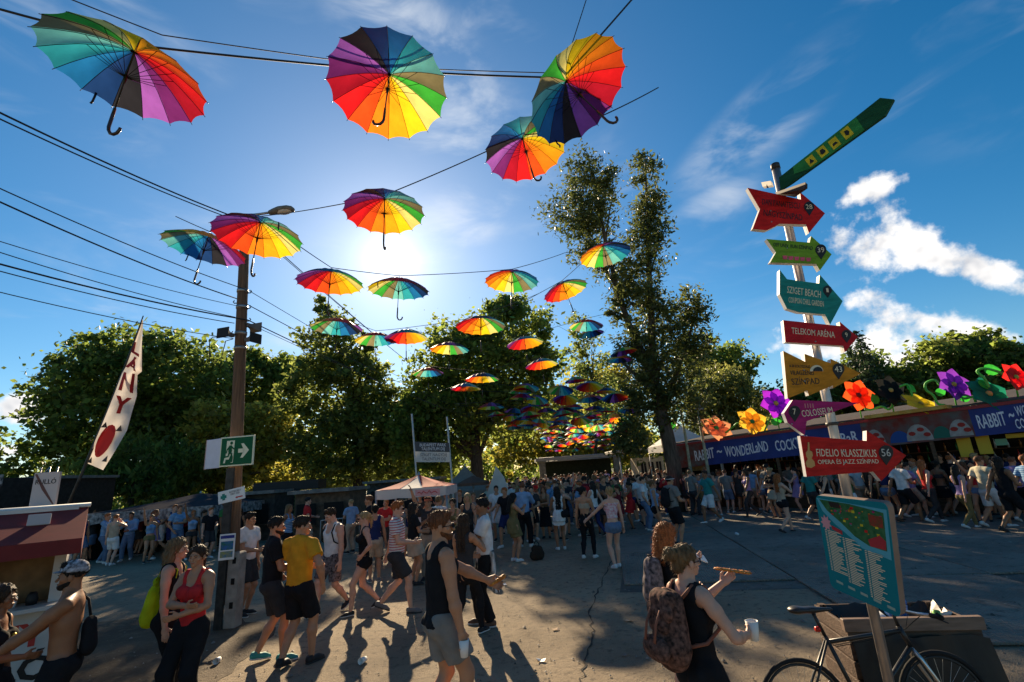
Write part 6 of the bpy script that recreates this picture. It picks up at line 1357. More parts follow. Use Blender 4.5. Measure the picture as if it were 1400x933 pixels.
# banner on two thin masts
def mast_banner():
    D = 20; p1, p2 = at_y(568, 632, D), at_y(616, 632, D)
    for i, (p, tx, lb) in enumerate(((p1, (563, 566), 'left thin white mast of the sponsor banner'), (p2, (611, 570), 'right thin white mast of the sponsor banner'))):
        q = at_y(*tx, D); b = p+(p-q)*(p.z/(q.z-p.z)); x = MB().tube([b-Vector((b.x, b.y, 0)), q-Vector((b.x, b.y, 0))], .035, 8).build('flagpole', mat('mast_white', (.5, .48, .45), rough=.5)); x.location = (b.x, b.y, 0); tag(x, lb, 'flagpole', 'banner masts')
    o = at_y(592, 620, D); c = [at_y(x, y, D-.04)-o for x, y in ((569, 632), (616, 632), (614, 606), (567, 604))]
    t = thing('banner', 'dark grey and white lettered banner stretched between two masts', 'banner', o)
    m1, m2_ = c[0].lerp(c[3], .52), c[1].lerp(c[2], .52); B = Vector((0, .012, 0))
    def slab(q, name, m): return MB().add(q+[v+B for v in q], [(0, 1, 2, 3), (7, 6, 5, 4)]+[(i, i+4, (i+1) % 4+4, (i+1) % 4) for i in range(4)]).build(name, m, t)
    lo_ = slab([c[0], c[1], m2_, m1], 'white_half', CANVAS); hi_ = slab([m1+Vector((0, 0, .004)), m2_+Vector((0, 0, .004)), c[2], c[3]], 'dark_half', mat('banner_dark', (.06, .065, .075)))
    for i, (s, v, m, par) in enumerate((('BUDAPEST PARK', .86, LETTER, hi_), ('TALENTUM DÍJ', .66, LETTER, hi_), ('SZIGET NAGYDÍJ', .36, mat('ink_grey', (.1, .1, .12)), lo_), ('TALENTUM DÍJ', .15, mat('ink_grey', (.1, .1, .12)), lo_))):
        p = c[0].lerp(c[3], v).lerp(c[1].lerp(c[2], v), .52); q = obj('lettering', text_mesh(s, .17, .002, .85), par, m); q.location = p+Vector((0, -.004, 0)); q.rotation_euler = (0, -math.atan2((c[1]-c[0]).z, (c[1]-c[0]).x), 0)
mast_banner()
# white pointed board, lattice booth, crowd barrier
x = MB().prism([(-.5, 0), (.55, 0), (.35, .75), (.0, 1.25), (-.2, .7)], 0, .05).build('pointed_board', CANVAS); x.location = at_y(680, 678, 22); x.location.z = at_y(680, 678, 22).z; tag(x, 'white sail-shaped board beside the brown parasol', 'board')
MB().tube([(0, .025, 0), (0, .025, -x.location.z)], .03, 6).build('stake', STEEL, x)
def lattice():
    D = 25; o = at_y(382, 700, D); o.z = 0; z1 = at_y(388, 672, D).z; t = thing('lattice_booth', 'pale yellow lattice-fronted booth behind the man in yellow', 'booth', o, R(6)); w = 1.5
    LM = mat('lattice_yellow', (.20, .18, .075), rough=.7, vary=.2); MB().box((w/2-.4, .5, z1/2), (w+1.0, .8, z1-.02)).build('booth_body', DARKIN, t)
    for i in range(9): MB().box((-.2+i*.15, .075, z1*.5), (.05, .015, z1*.96)).build('lath', LM, t)
    for i in range(12): MB().box((.40, .06, .1+i*z1/12), (1.3, .012, .05)).build('lath', LM, t)
    MB().box((w/2-.4, .4, z1+.25), (w+1.6, 1.4, .45)).build('black_cover', mat('tarp_black', (.015, .015, .016), rough=.6), t)
lattice()
def barrier(label, pxa, pya, pxb, pyb, z=1.1):
    a, b = at_z(pxa, pya), at_z(pxb, pyb); t = thing('crowd_barrier', label, 'barrier', a); v = b-a
    MB().tube([(0, 0, .1), (0, 0, z), (v.x, v.y, z), (v.x, v.y, .1), (0, 0, .1)], .022, 6).build('frame', STEEL, t); L = v.length; n = int(L/.14)
    for i in range(1, n): MB().tube([(v.x*i/n, v.y*i/n, .1), (v.x*i/n, v.y*i/n, z)], .008, 5).build('bar', STEEL, t)
    nrm = Vector((-v.y, v.x, 0)).normalized()*.25
    for s in (.12, .88): MB().tube([(v.x*s+nrm.x, v.y*s+nrm.y, .02), (v.x*s, v.y*s, .1), (v.x*s-nrm.x, v.y*s-nrm.y, .02)], .02, 6).build('foot', STEEL, t)
barrier('steel crowd barrier behind the man in the white tank top', 437, 762, 502, 752)
# dark stalls and a container filling the left middle distance
def shed(label, pxa, pxb, D, z, m, depth=2.5, name='stall', roof=None):
    a, b = at_y(pxa, 700, D), at_y(pxb, 700, D); w = b.x-a.x; t = thing(name, label, 'stall', (a.x, a.y, 0))
    MB().box((w/2, depth/2+.1, z/2), (w, depth-.2, z)).build('wall', m, t); MB().box((w/2, depth/2-.1, z+.08), (w+.3, depth+.3, .14)).build('roof', roof or mat('shed_roof', (.16, .15, .14), vary=.3), t)
    for i in range(max(2, int(w/1.6))): n = max(2, int(w/1.6)); f = MB().box((w*(i+.5)/n, -.012, z*.58), (w/n*.7, .03, z*.42)).build('hatch', mat('hatch_dark', (.012, .011, .010), rough=.95), t); MB().box((w*(i+.5)/n, -.12, z*.34), (w/n*.78, .24, .04)).build('ledge', BARW, f)
shed('low dark stall row behind the women at the pole', 290, 372, 23, 2.0, mat('stall_dark', (.05, .042, .036), vary=.4)); shed('brown stall with hatches left of the ivy-clad tree', 400, 475, 21, 1.9, mat('stall_brown', (.09, .06, .04), vary=.4))
shed('dark container behind the kiosk tent', 500, 600, 30, 2.1, mat('stall_olive', (.06, .06, .05), vary=.4)); shed('dark low building at the left edge beyond the kiosk', -80, 60, 24, 3.4, mat('stall_black', (.02, .018, .017), vary=.4), 4)
# ------------------------------------------------------------------ left kiosk with red awning
def kiosk():
    p = at_k(82, 815, 112); t = thing('kiosk', 'white kiosk with slanting red awning at the lower left', 'kiosk', (p.x, p.y, 0), R(40))   # local -x runs left, -y toward the viewer
    KW = mat('kiosk_white', (.50, .47, .44), rough=.6, vary=.12, vscale=3); KR = mat('awning_red', (.20, .026, .024), rough=.75, vary=.12, translucent=.2); L = 3.4
    def bx(c, d, nm, m, par=None, rot=None): o = MB().box((0, 0, 0), d, bev=.006).build(nm, m, par or t); o.location = c; o.rotation_euler = rot or (0, 0, 0); return o
    bx((-L/2, .05, .50), (L, .08, 1.0), 'counter_front', KW); bx((-L/2, .02, 1.03), (L+.06, .55, .05), 'counter_top', mat('kiosk_top', (.50, .47, .44), rough=.4))
    bx((-.04, 1.1, 1.05), (.08, 2.0, 2.1), 'end_wall', KW); bx((-L/2, 2.1, 1.05), (L, .08, 2.1), 'back_wall', mat('kiosk_inside', (.16, .09, .05), vary=.3))
    for x in (-.05, -.72, -1.6): bx((x, .06, 1.58), (.11, .11, 1.05), 'corner_post', KW)
    bx((-.38, .30, 1.52), (.54, .03, .92), 'brown_panel', mat('kiosk_panel', (.22, .12, .05), vary=.25)); bx((-L/2, 1.05, 2.13), (L+.1, 2.2, .06), 'roof', KW)
    zt, zb, yo = 2.13, 1.80, -.85; vs = [(-L, .0, zt), (.14, 0, zt), (.14, yo, zb), (-L, yo, zb)]; vs += [(x, y, z-.02) for x, y, z in vs]
    a = MB().add(vs, [(3, 2, 1, 0), (4, 5, 6, 7), (4, 5, 1, 0), (5, 6, 2, 1), (6, 7, 3, 2), (7, 4, 0, 3)]).build('awning', KR, t)
    MB().prism([(-L, zb-.16), (.14, zb-.16), (.14, zb-.003), (-L, zb-.003)], yo-.006, yo).build('awning_skirt', KR, a)
    MB().add([(.142, 0, zt-.02), (.142, yo, zb-.03), (.142, yo*.1, zb-.30)], [(0, 1, 2)]).build('awning_cheek', KR, a)
    MB().tube([(-L, .0, zt+.025), (.16, .0, zt+.025)], .03, 6).build('awning_roller', WHITEP, a)
    bx((-.28, -.40, 2.03), (.20, .02, .13), 'hanging_sign', mat('kiosk_sign', (.45, .38, .36)), None, (R(-20), 0, 0)); bx((-.4, -.01, 1.98), (.42, .02, .10), 'poster', mat('kiosk_poster', (.32, .25, .30))); bx((-1.1, .03, 1.62), (.45, .03, .32), 'blue_sign', mat('kiosk_blue', (.04, .06, .26)))
    for s, z, m in (('LÁNY', .72, mat('kiosk_letter', (.45, .04, .03))), ('RULLÓ', .36, BLK)):
        q = obj('lettering', text_mesh(s, .34, .003, 1.1, .01), t, m); q.location = (-.55, .006, z)
    sgn = thing('roof_sign', 'tilted white and brown advert board standing on the kiosk roof', 'sign', at_y(57, 700, p.y+.5), R(12)); sgn.location.z = 2.165
    k = F_PX/((Vector(sgn.location)-CP).dot(_f)); w, h = 30/k, 46/k
    b = MB().box((0, 0, h/2), (w, .04, h)).build('board', mat('kiosk_sign', (.45, .38, .36)), sgn); MB().prism([(-w/2+.01, h*.95), (-w*.1, h*.5), (w*.4, .03), (w*.46, .03), (0, h*.55), (-w/2+.03, h*.97)], -.024, -.021).build('dark_streak', mat('streak', (.12, .05, .04)), b)
    obj('lettering', text_mesh('RULLÓ', w*.30, .002, .9), b, BLK).location = (0, -.023, h*.72)
    M = Matrix.Translation((p.x, p.y, 0)) @ Matrix.Rotation(R(40), 4, 'Z')
    for i, (lb, nm, m, prof) in enumerate((('dark coffee pot on the kiosk counter', 'coffee_pot', BLK, [(0, 0), (.05, 0), (.06, .06), (.045, .12), (.03, .14), (0, .14)]), ('clear plastic cup on the kiosk counter', 'plastic_cup', WHITEP, [(0, 0), (.028, 0), (.04, .11), (.037, .11), (.026, .005)]), ('brown sauce jar on the kiosk counter', 'jar', mat('glass_amber', (.3, .12, .02)), [(0, 0), (.04, 0), (.04, .09), (.032, .1), (.032, .115), (0, .115)]))):
        x = MB().lathe(prof, 12).build(nm, m); x.location = M @ Vector((-.25-.16*i, .05, 1.056)); tag(x, lb, 'tableware')
kiosk()
# ------------------------------------------------------------------ the white banner flag
def flag():
    D = 10.5; rows = [((195, 437), (196, 439)), ((183, 470), (194, 470)), ((176, 490), (194, 508)), ((166, 512), (188, 513)), ((158, 535), (187, 542)), ((148, 560), (181, 562)), ((139, 582), (174, 588)), ((128, 608), (158, 616)), ((118, 633), (141, 643))]
    o = at_y(150, 600, D); t = thing('banner_flag', 'tall white banner flag with red letters blowing at the left', 'flag', o); g = []
    def pt_(i, u):
        a, b = rows[i]; w = .12*math.sin(u*4.2+i*.9)+.05*math.sin(i*1.7); return at_y(a[0]+(b[0]-a[0])*u, a[1]+(b[1]-a[1])*u, D+w)-o
    def P(s, u):
        s = min(max(s, 0), len(rows)-1.001); i = int(s); f_ = s-i; return pt_(i, u).lerp(pt_(i+1, u), f_)
    NU, NS = 10, 48; V = [P((len(rows)-1)*j/NS, i/NU) for j in range(NS+1) for i in range(NU+1)]
    MB().add(V, [(j*(NU+1)+i, j*(NU+1)+i+1, (j+1)*(NU+1)+i+1, (j+1)*(NU+1)+i) for j in range(NS) for i in range(NU)], True).build('cloth', mat('flag_white', (.66, .60, .55), rough=.8, translucent=.35, vary=.05), t)
    MB().tube([at_y(196, 432, D+.03)-o, at_y(176, 488, D+.03)-o, at_y(148, 560, D+.03)-o, at_y(112, 648, D+.03)-o, at_y(70, 745, D+.05)-o], [.012, .02, .026, .03, .032], 7).build('flag_pole', DKSTEEL, t)
    RL = mat('flag_red', (.50, .03, .03), rough=.8, translucent=.2)
    def glyph(ch, s0, s1, u0=.15, u1=.85):   # letter lies along the flag, its top to the left edge
        me = text_mesh(ch, 1, .002, 1, .03); co = np.empty(len(me.vertices)*3, np.float32); me.vertices.foreach_get('co', co); co = co.reshape(-1, 3)
        x = (co[:, 0]-co[:, 0].min())/max(1e-6, np.ptp(co[:, 0])); z = (co[:, 2]-co[:, 2].min())/max(1e-6, np.ptp(co[:, 2]))
        out = [P(s1+(s0-s1)*float(zz), u0+(u1-u0)*float(xx))+Vector((0, -.03 if y < 0 else -.02, 0)) for xx, zz, y in zip(x, z, co[:, 1])]
        me.vertices.foreach_set('co', np.array([tuple(v) for v in out], np.float32).ravel()); me.update(); obj('lettering', me, t, RL)
    glyph('L', .95, 1.55, .1, .8); glyph('Á', 1.65, 2.5, .1, .8); glyph('N', 2.85, 3.9); glyph('Y', 4.2, 5.2)
    em = MB(); vs = [P(6.7+.85*math.sin(a), .42+.30*math.cos(a))+Vector((0, -.025, 0)) for a in np.linspace(0, 6.283, 17)[:-1]]; em.add(vs, [tuple(range(16))]); e = em.build('emblem', RL, t)
    em = MB(); em.add([P(6.0, .46)+Vector((0, -.03, 0)), P(7.4, .40)+Vector((0, -.03, 0)), P(7.4, .50)+Vector((0, -.03, 0)), P(6.0, .54)+Vector((0, -.03, 0))], [(0, 1, 2, 3)]); em.build('emblem_stripe', WHITEP, e)
    for s, u in ((5.8, .75), (5.75, .15), (7.6, .2), (7.3, .85)):
        em = MB(); em.add([P(s, u)+Vector((0, -.025, 0)), P(s+.35, u-.12)+Vector((0, -.025, 0)), P(s+.3, u+.12)+Vector((0, -.025, 0))], [(0, 1, 2)]); em.build('emblem_point', mat('flag_dark', (.05, .04, .04)), e)
flag()
# speaker tower / truss at the left edge and the bag on the road
def truss():
    a = at_y(34, 720, 20); t = thing('truss_tower', 'dark truss tower at the left edge behind the kiosk sign', 'tower', (a.x, a.y, 0)); z1 = at_y(44, 640, 20).z
    for x in (0, .35):
        for y in (0, .35): MB().tube([(x, y, 0), (x+.25, y, z1)], .03, 6).build('chord', STEEL, t)
    for i in range(9): z = z1*i/9; MB().tube([(.25*i/9, 0, z), (.35+.25*(i+1)/9, 0, z+z1/9)], .018, 5).build('brace', STEEL, t)
truss()
st2 = thing('side_stage', 'black stage box with speckled frill at the left edge', 'stage', at_y(-10, 700, 23)); st2.location.z = 0
zz = at_y(10, 655, 23).z; MB().box((-.6, 0, zz/2), (3.6, 2, zz)).build('black_box', mat('stall_black', (.02, .018, .017)), st2); MB().box((-.6, -1.04, zz-.1), (3.7, .06, .5)).build('frill', SPECK, st2)
bg = at_z(735, 766); V, Fq = sdf_mesh([cap((-.06, 0, .10), (.06, 0, .10), .10, .10, V3(0, 1, 0), 1.4), cap((-.05, 0, .22), (.05, 0, .20), .07, .07, V3(0, 1, 0), 1.5), half((0, 0, .0), (0, 0, -1))], .012, .03, (.003, 60))
x = obj('handbag', np_mesh('handbag', V, Fq), None, cloth('bag_brown', (.035, .022, .016)), bg, (0, 0, .4)); tag(x, 'slumped dark brown bag left standing on the road', 'bag'); x.scale = (1.25, 1.25, 1.25)
MB().tube([(-.07, 0, .24), (-.05, 0, .33), (.0, .02, .36), (.05, 0, .32), (.06, 0, .24)], .01, 5).build('strap', BLK, x)
# ------------------------------------------------------------------ people in the foreground
def feet(px, py): p = at_z(px, py); return (p.x, p.y, 0)
def byhead(px, py, h): p = at_z(px, py, h); return (p.x, p.y, 0)
CB = cloth('black', (.013, .013, .015)); CW = cloth('white', (.66, .63, .61)); CY = cloth('mustard', (.60, .27, .018)); CR = cloth('red', (.50, .028, .030)); CD = cloth('denim', (.11, .16, .25)); CG = cloth('grey', (.20, .185, .17)); CK = cloth('khaki', (.17, .13, .055))
CN = cloth('navy', (.02, .03, .10)); CBR = cloth('beige', (.42, .31, .22)); CDG = cloth('charcoal', (.04, .038, .040)); CLB = cloth('lightblue', (.22, .33, .50)); CM = cloth('maroon', (.16, .02, .025)); CP_ = cloth('pink', (.55, .16, .20), col2=(.66, .60, .58), vscale=22); CGN = cloth('green', (.05, .16, .05)); CT = cloth('teal', (.03, .22, .20)); CLI = cloth('lilac', (.30, .22, .42)); CFL = cloth('floral', (.02, .02, .022), col2=(.25, .20, .20), vscale=26, detail=6)
CPK = cloth('paleyellow', (.55, .50, .36)); COR = cloth('coral', (.52, .12, .06))
LIME = cloth('lime', (.40, .48, .02), translucent=.3); LEATHER = mat('leather_dark', (.03, .018, .012), rough=.5)
def stripes(name, a, b, sc):
    m = cloth(name, a); nt = m.node_tree; n = nt.nodes; l = nt.links; p = n['Principled BSDF']
    for q in list(p.inputs['Base Color'].links): l.remove(q)
    tc = n.new('ShaderNodeTexCoord'); w = n.new('ShaderNodeTexWave'); w.bands_direction = 'Z'; w.inputs['Scale'].default_value = sc; w.inputs['Distortion'].default_value = .6; l.new(tc.outputs['Object'], w.inputs['Vector'])
    r = n.new('ShaderNodeValToRGB'); r.color_ramp.interpolation = 'CONSTANT'; r.color_ramp.elements[1].position = .72; r.color_ramp.elements[0].color = (*a, 1); r.color_ramp.elements[1].color = (*b, 1); l.new(w.outputs[0], r.inputs[0]); l.new(r.outputs[0], p.inputs['Base Color']); return m
CST = stripes('striped', (.60, .55, .52), (.42, .06, .08), 7.5); CBL = stripes('bluestripe', (.10, .20, .36), (.30, .45, .62), 7); CZB = cloth('zebra', (.012, .012, .013), col2=(.62, .58, .54), vscale=11, detail=1, stretch=(2.2, 2.2, .5))
SH = dict(black=mat('shoe_black', (.014, .014, .015), rough=.6), white=mat('shoe_white', (.62, .60, .58), rough=.6), teal=mat('shoe_teal', (.03, .26, .24), rough=.6), brown=mat('shoe_brown', (.10, .05, .03), rough=.6), sole=mat('shoe_sole', (.55, .53, .50), rough=.7), dsole=mat('shoe_dsole', (.03, .03, .03), rough=.7), grey=mat('shoe_grey', (.14, .13, .13), rough=.7))
def hand_w(o, sg, d=.07):
    sh, el, w = PINFO[o.name]['AR'][sg]; return pw(o, w+unit(w-el)*d)
def stuff_on(o, name, label, cat, prims, m, vox=.012, k=.02, noise=(.0016, 55), straps=None, sm=None):
    V, Fq = sdf_mesh(prims, vox, k, noise); x = obj(name, np_mesh(name, V, Fq), None, m, o.location, (0, 0, o.rotation_euler[2])); tag(x, label, cat)
    for s in straps or []: MB().tube([Vector([float(c) for c in q]) for q in s[0]], s[1], 6).build('strap', sm or m, x)
    return x
def backpack(o, label, m, sm, size=1.0, vox=.012):
    I = PINFO[o.name]; tp, S = I['tp'], I['S']; y0 = -.075; a, b = tp(0, y0-.045*size, .63), tp(0, y0-.035*size, .765); fw = I['T']@V3(0, 1, 0)
    pr = [cap(a, b, .086*S*size, .070*S*size, fw, 1.5), cap(tp(0, y0-.075*size, .625), tp(0, y0-.075*size, .68), .058*S*size, .052*S*size, fw, 1.9), ball(tp(0, y0-.03*size, .80), (.055*S*size, .036*S*size, .026*S*size))]
    st = []
    for sg in (1, -1): st.append(([tp(sg*.045, y0-.0, .805), tp(sg*.062, -.03, .846), tp(sg*.066, .030, .838), tp(sg*.070, .072, .77), tp(sg*.088, .055, .68), tp(sg*.09, -.02, .64), tp(sg*.06, y0-.01, .63)], .0125))
    x = stuff_on(o, 'backpack', label, 'backpack', pr, m, vox, .02, (.0016, 55), st, sm)
    if size > 1.1:
        fl = [cap(tp(-.03, y0-.06, .80), tp(.03, y0-.06, .80), .040*S, .040*S), cap(tp(-.045, y0-.085, .76), tp(.045, y0-.085, .76), .032*S, .032*S, fw, 1.4), cap(tp(-.03, y0-.10, .71), tp(.03, y0-.10, .71), .03*S, .03*S, fw, 2.0)]
        V, Fq = sdf_mesh(fl, vox, .02, (.0012, 60)); obj('flap', np_mesh('flap', V, Fq), x, m)
        V, Fq = sdf_mesh([cap(tp(-.03, y0-.125, .63), tp(.03, y0-.125, .63), .045*S, .045*S, fw, 1.6)], vox, .02, (.0012, 60)); obj('front_pocket', np_mesh('front_pocket', V, Fq), x, m)
        for sx_ in (-.03, .03): MB().tube([Vector([float(c) for c in q]) for q in (tp(sx_, y0-.105, .77), tp(sx_, y0-.135, .72), tp(sx_, y0-.150, .66))], .009, 5).build('buckle_strap', sm, x)
    MB().tube([Vector([float(c) for c in q]) for q in (tp(-.02, y0-.03, .815), tp(-.015, y0-.045, .838), tp(.015, y0-.045, .838), tp(.02, y0-.03, .815))], .008, 6).build('top_loop', sm, x); return x
NV = .0115
p = person(byhead(5, 800, 1.54), R(-70), 'woman with long brown hair cut off by the left edge', 1.54, True, sk='brown', arms=('front', 'down'), hair=('long', 'brown'), top=('tank', CB), bottom=('skirt', CB), shoes=SH['black'], sole=SH['dsole'], vox=NV)
x = MB().lathe([(0, -.012), (.02, -.01), (.024, 0), (.02, .01), (0, .012)], 10).build('pendant', mat('pendant_gold', (.6, .42, .05), rough=.3, metal=.6), p); x.location = [float(c) for c in PINFO[p.name]['tp'](0, .09, .73)]; x.rotation_euler = (R(90), 0, 0)
shm = person(byhead(105, 768, 1.68), R(118), 'shirtless tanned bearded man in a patterned cap at the lower left', 1.68, False, 1.05, 'brown', (((.02, .30, .56), (.7, -.3, -.5)), ((.10, .27, .60), (.7, -.3, -.5))), 'stand', hair=('short', 'black'), top=('bare',), bottom=('shorts', CB, .56), shoes=SH['black'], sole=SH['dsole'], vox=NV, beard='black', hat=('cap', cloth('capprint', (.012, .012, .014), col2=(.45, .45, .50), vscale=26, detail=1)))
stuff_on(shm, 'shoulder_bag', 'black bag on the back of the shirtless man', 'bag', [cap((.03, -.165, .98), (.03, -.155, 1.14), .09, .075, V3(0, 1, 0), 1.5)], CB, straps=[([(.04, -.15, 1.20), (.06, -.115, 1.34), (.085, -.03, 1.425), (.08, .06, 1.38), (.10, .11, 1.2)], .011)])
wk = person(byhead(243, 736, 1.72), R(-78), 'tall woman in black sleeveless clothes with long fair-brown hair, left of the pole', 1.72, True, 1.02, 'fair', ('down2', 'front'), 'stand', hair=('long', 'fairbrown'), hairlen=.36, top=('tank', CB), bottom=('pants', CB, .6), shoes=SH['black'], sole=SH['dsole'], vox=NV)
stuff_on(wk, 'drawstring_bag', 'lime green drawstring bag on the back of the tall woman in black', 'bag', [cap((.0, -.20, .93), (.0, -.17, 1.16), .115, .085, V3(0, 1, 0), 1.35), ball((.0, -.16, 1.28), (.06, .04, .05))], LIME, straps=[([(.06, -.15, 1.30), (.10, -.06, 1.46), (.11, .08, 1.40), (.13, .06, 1.15)], .006), ([(-.06, -.15, 1.30), (-.10, -.06, 1.46), (-.11, .08, 1.40), (-.13, .06, 1.15)], .006)])
person(byhead(273, 745, 1.66), R(172), 'woman in red top with tied-back hair facing the viewer, arms crossed', 1.66, True, 1.0, 'tan', ('cross', 'front'), 'contra', hyaw=.2, hair=('pony', 'brown'), top=('tank', CR), bottom=('pants', CB, .6), shoes=SH['black'], sole=SH['dsole'], vox=NV)
person(feet(332, 842), R(-100), 'man in pale printed shirt half hidden behind the pole', 1.78, False, 1, 'tan', ('front', 'down'), 'stand', hair=('short', 'black'), top=('tee', CW), bottom=('shorts', CDG), shoes=SH['black'], sole=SH['sole'], vox=.016)
person(feet(366, 906), R(-58), 'bearded man in black T-shirt and teal shoes', 1.80, False, 1.0, 'tan', ('front', ((.13, .05, .58), (1, -.7, 0))), 'step', hair=('short', 'black'), beard='black', top=('tee', CB), bottom=('shorts', CDG), shoes=SH['teal'], sole=SH['sole'], vox=NV, hyaw=-.2)
person(feet(404, 912), R(-22), 'man in mustard yellow T-shirt seen from behind', 1.80, False, 1.06, 'tan', (((.185, .04, .535), (.9, -.6, .1)), 'front'), 'step', hyaw=-.7, hair=('short', 'dark'), top=('tee', CY), bottom=('shorts', CB), shoes=SH['black'], sole=SH['dsole'], vox=NV)
wt = person(feet(452, 838), R(150), 'young man in white tank top and backpack striding to the left', 1.80, False, 1.0, 'pink', ('swing_b', 'down'), 'walk', hpitch=-.35, hyaw=-.2, hair=('short', 'brown'), top=('tank', CW), bottom=('shorts', CFL), shoes=SH['black'], sole=SH['sole'], vox=NV)
backpack(wt, 'black backpack worn by the man in the white tank top', CB, CB, .8)
person(feet(497, 838), R(118), 'blonde woman in black tank top and black shorts with sunglasses, walking', 1.70, True, .95, 'pink', ('down', 'hip'), 'walk2', hair=('pony', 'blond'), top=('tank', CB), bottom=('hot', CB), shoes=SH['black'], sole=SH['sole'], vox=NV, glasses=1)
person(feet(512, 796), R(20), 'woman in navy tank top turned away behind the blonde woman', 1.68, True, 1, 'tan', ('down', 'front'), 'stand', hair=('bun', 'black'), top=('tank', CN), bottom=('shorts', CBR), shoes=SH['grey'], sole=SH['sole'], vox=.016)
person(feet(543, 838), R(-88), 'ginger man in red and white striped T-shirt walking right', 1.84, False, 1.0, 'pink', ('front', 'swing_b'), 'walk', hair=('short', 'ginger'), top=('tee', CST), bottom=('shorts', CDG), shoes=SH['grey'], sole=SH['dsole'], vox=NV, glasses=1)
person(feet(566, 800), R(-60), 'woman with long dark hair behind the striped shirt', 1.68, True, 1, 'tan', ('front', 'phone'), 'stand', hair=('long', 'dark'), top=('tee', CB), bottom=('skirt', CBR), shoes=SH['black'], sole=SH['dsole'], vox=.016)
person(feet(588, 792), R(175), 'man in grey apron front and pink cap facing the viewer', 1.76, False, 1.05, 'tan', ('up', 'front'), 'stand', hair=('short', 'black'), top=('tee', CDG), bottom=('pants', CG), shoes=SH['black'], sole=SH['dsole'], vox=.016, hat=('cap', COR))
person(feet(622, 780), R(170), 'woman in olive vest top behind the man in the black tank top', 1.66, True, 1, 'tan', ('phone', 'cross'), 'stand', hair=('bun', 'brown'), top=('tank', CK), bottom=('pants', CDG), shoes=SH['black'], sole=SH['dsole'], vox=.016)
fm_ = person(byhead(600, 700, 1.88), R(-62), 'big man in black tank top and grey shorts in the foreground holding food', 1.88, False, 1.08, 'tan', (((.16, .04, .47), (.5, -.8, 0)), ((.03, .30, .62), (.6, -.4, -.6))), 'step', hyaw=-.35, hair=('short', 'auburn'), beard='auburn', top=('tank', CB, .50), bottom=('trunks', CG), shoes=SH['grey'], sole=SH['sole'], vox=NV, glasses=1, curl=(.7, .55))
q = hand_w(fm_, -1, .10); V, Fq = sdf_mesh([cap((-.06, 0, 0), (.07, 0, .02), .022, .030, V3(0, 0, 1), 1.6)], .006, .02, (.0025, 160)); x = obj('snack', np_mesh('snack', V, Fq), None, mat('fried_dough', (.62, .26, .04), rough=.5, col2=(.40, .12, .02), vscale=30, bump=.6), q+Vector((.01, 0, .02)), (0, -.3, .2)); tag(x, 'golden fried snack in the hand of the man in black tank top', 'food')
q = hand_w(fm_, 1, .09); x = MB().lathe([(0, 0), (.030, 0), (.044, .13), (.041, .13), (.028, .006)], 14).build('paper_cup', WHITEP); x.location = q+Vector((-.0, 0, -.10)); tag(x, 'white cup hanging from the left-hand side of the man in black tank top', 'cup')
person(feet(640, 872), R(-30), 'woman in white skirt and black leggings half hidden behind the big man', 1.66, True, 1, 'tan', ('phone', 'front'), 'walk', hair=('long', 'brown'), top=('tank', CDG), bottom=('leggings', CB), shoes=SH['black'], sole=SH['sole'], vox=.014)
wtm = person(feet(668, 856), R(98), 'man in white printed T-shirt and black trousers, shirt tied round his waist', 1.82, False, 1.0, 'brown', ('front', 'cross'), 'contra', hair=('short', 'black'), top=('tee', CW), bottom=('pants', CB), shoes=SH['brown'], sole=SH['sole'], vox=NV)
I = PINFO[wtm.name]; x = obj('print', MB().prism([(-.11, 1.22), (.11, 1.22), (.11, 1.44), (-.11, 1.44)], .148, .152).mesh('print'), wtm, mat('shirt_print', (.03, .10, .11), col2=(.35, .34, .33), vscale=14))
V, Fq = sdf_mesh([cap((0, 0, .93), (0, 0, 1.03), .175, .165, V3(0, 1, 0), 1.25), cap((-.10, -.10, .98), (-.14, -.13, .50), .10, .12, V3(0, 1, 0), 2.2), cap((.08, -.10, .98), (.10, -.14, .50), .10, .12, V3(0, 1, 0), 2.2), half((0, 0, 1.06), (0, 0, 1)), half((0, 0, .48), (0, 0, -1))], .012, .02, (.002, 50)); obj('tied_shirt', np_mesh('tied_shirt', V, Fq), wtm, CZB)
person(feet(705, 768), R(-62), 'woman in khaki dress looking at her phone', 1.66, True, 1, 'tan', ('phone', 'phone'), 'stand', hpitch=-.3, hair=('long', 'black'), top=('dress', CK, .36, 1.25), bottom=None, shoes=SH['white'], sole=SH['sole'], vox=.014)
person(feet(748, 736), R(170), 'woman in long black skirt and brown top facing the viewer', 1.66, True, 1, 'tan', ('front', 'cross'), 'stand', hair=('long', 'auburn'), top=('tank', cloth('tanbrown', (.20, .10, .05))), bottom=('skirt', CB, .6, .22), shoes=SH['black'], sole=SH['dsole'], vox=.016)
sk_ = person(feet(768, 752), R(8), 'woman in short white dress with long black hair and black shoulder bag', 1.70, True, 1, 'brown', ('front', 'front'), 'stand', hair=('long', 'black'), hairlen=.42, top=('dress', CW, .40, 1.3), bottom=None, shoes=SH['white'], sole=SH['sole'], vox=.014)
stuff_on(sk_, 'shoulder_bag', 'black bag slung on the woman in the short white dress', 'bag', [cap((.12, -.15, .95), (.20, -.13, .97), .10, .09, V3(0, 1, 0), 1.6)], CB, straps=[([(.12, -.15, 1.05), (-.05, -.14, 1.30), (-.12, -.02, 1.44), (-.06, .12, 1.30)], .008)])
person(feet(806, 765), R(-25), 'woman in black leggings and beige bandeau seen from behind', 1.72, True, 1.02, 'tan', ('front', 'down'), 'step', hyaw=-.8, hair=('bun', 'black'), top=('bra', CBR), bottom=('leggings', CB, .64), shoes=SH['white'], sole=SH['sole'], vox=.014)
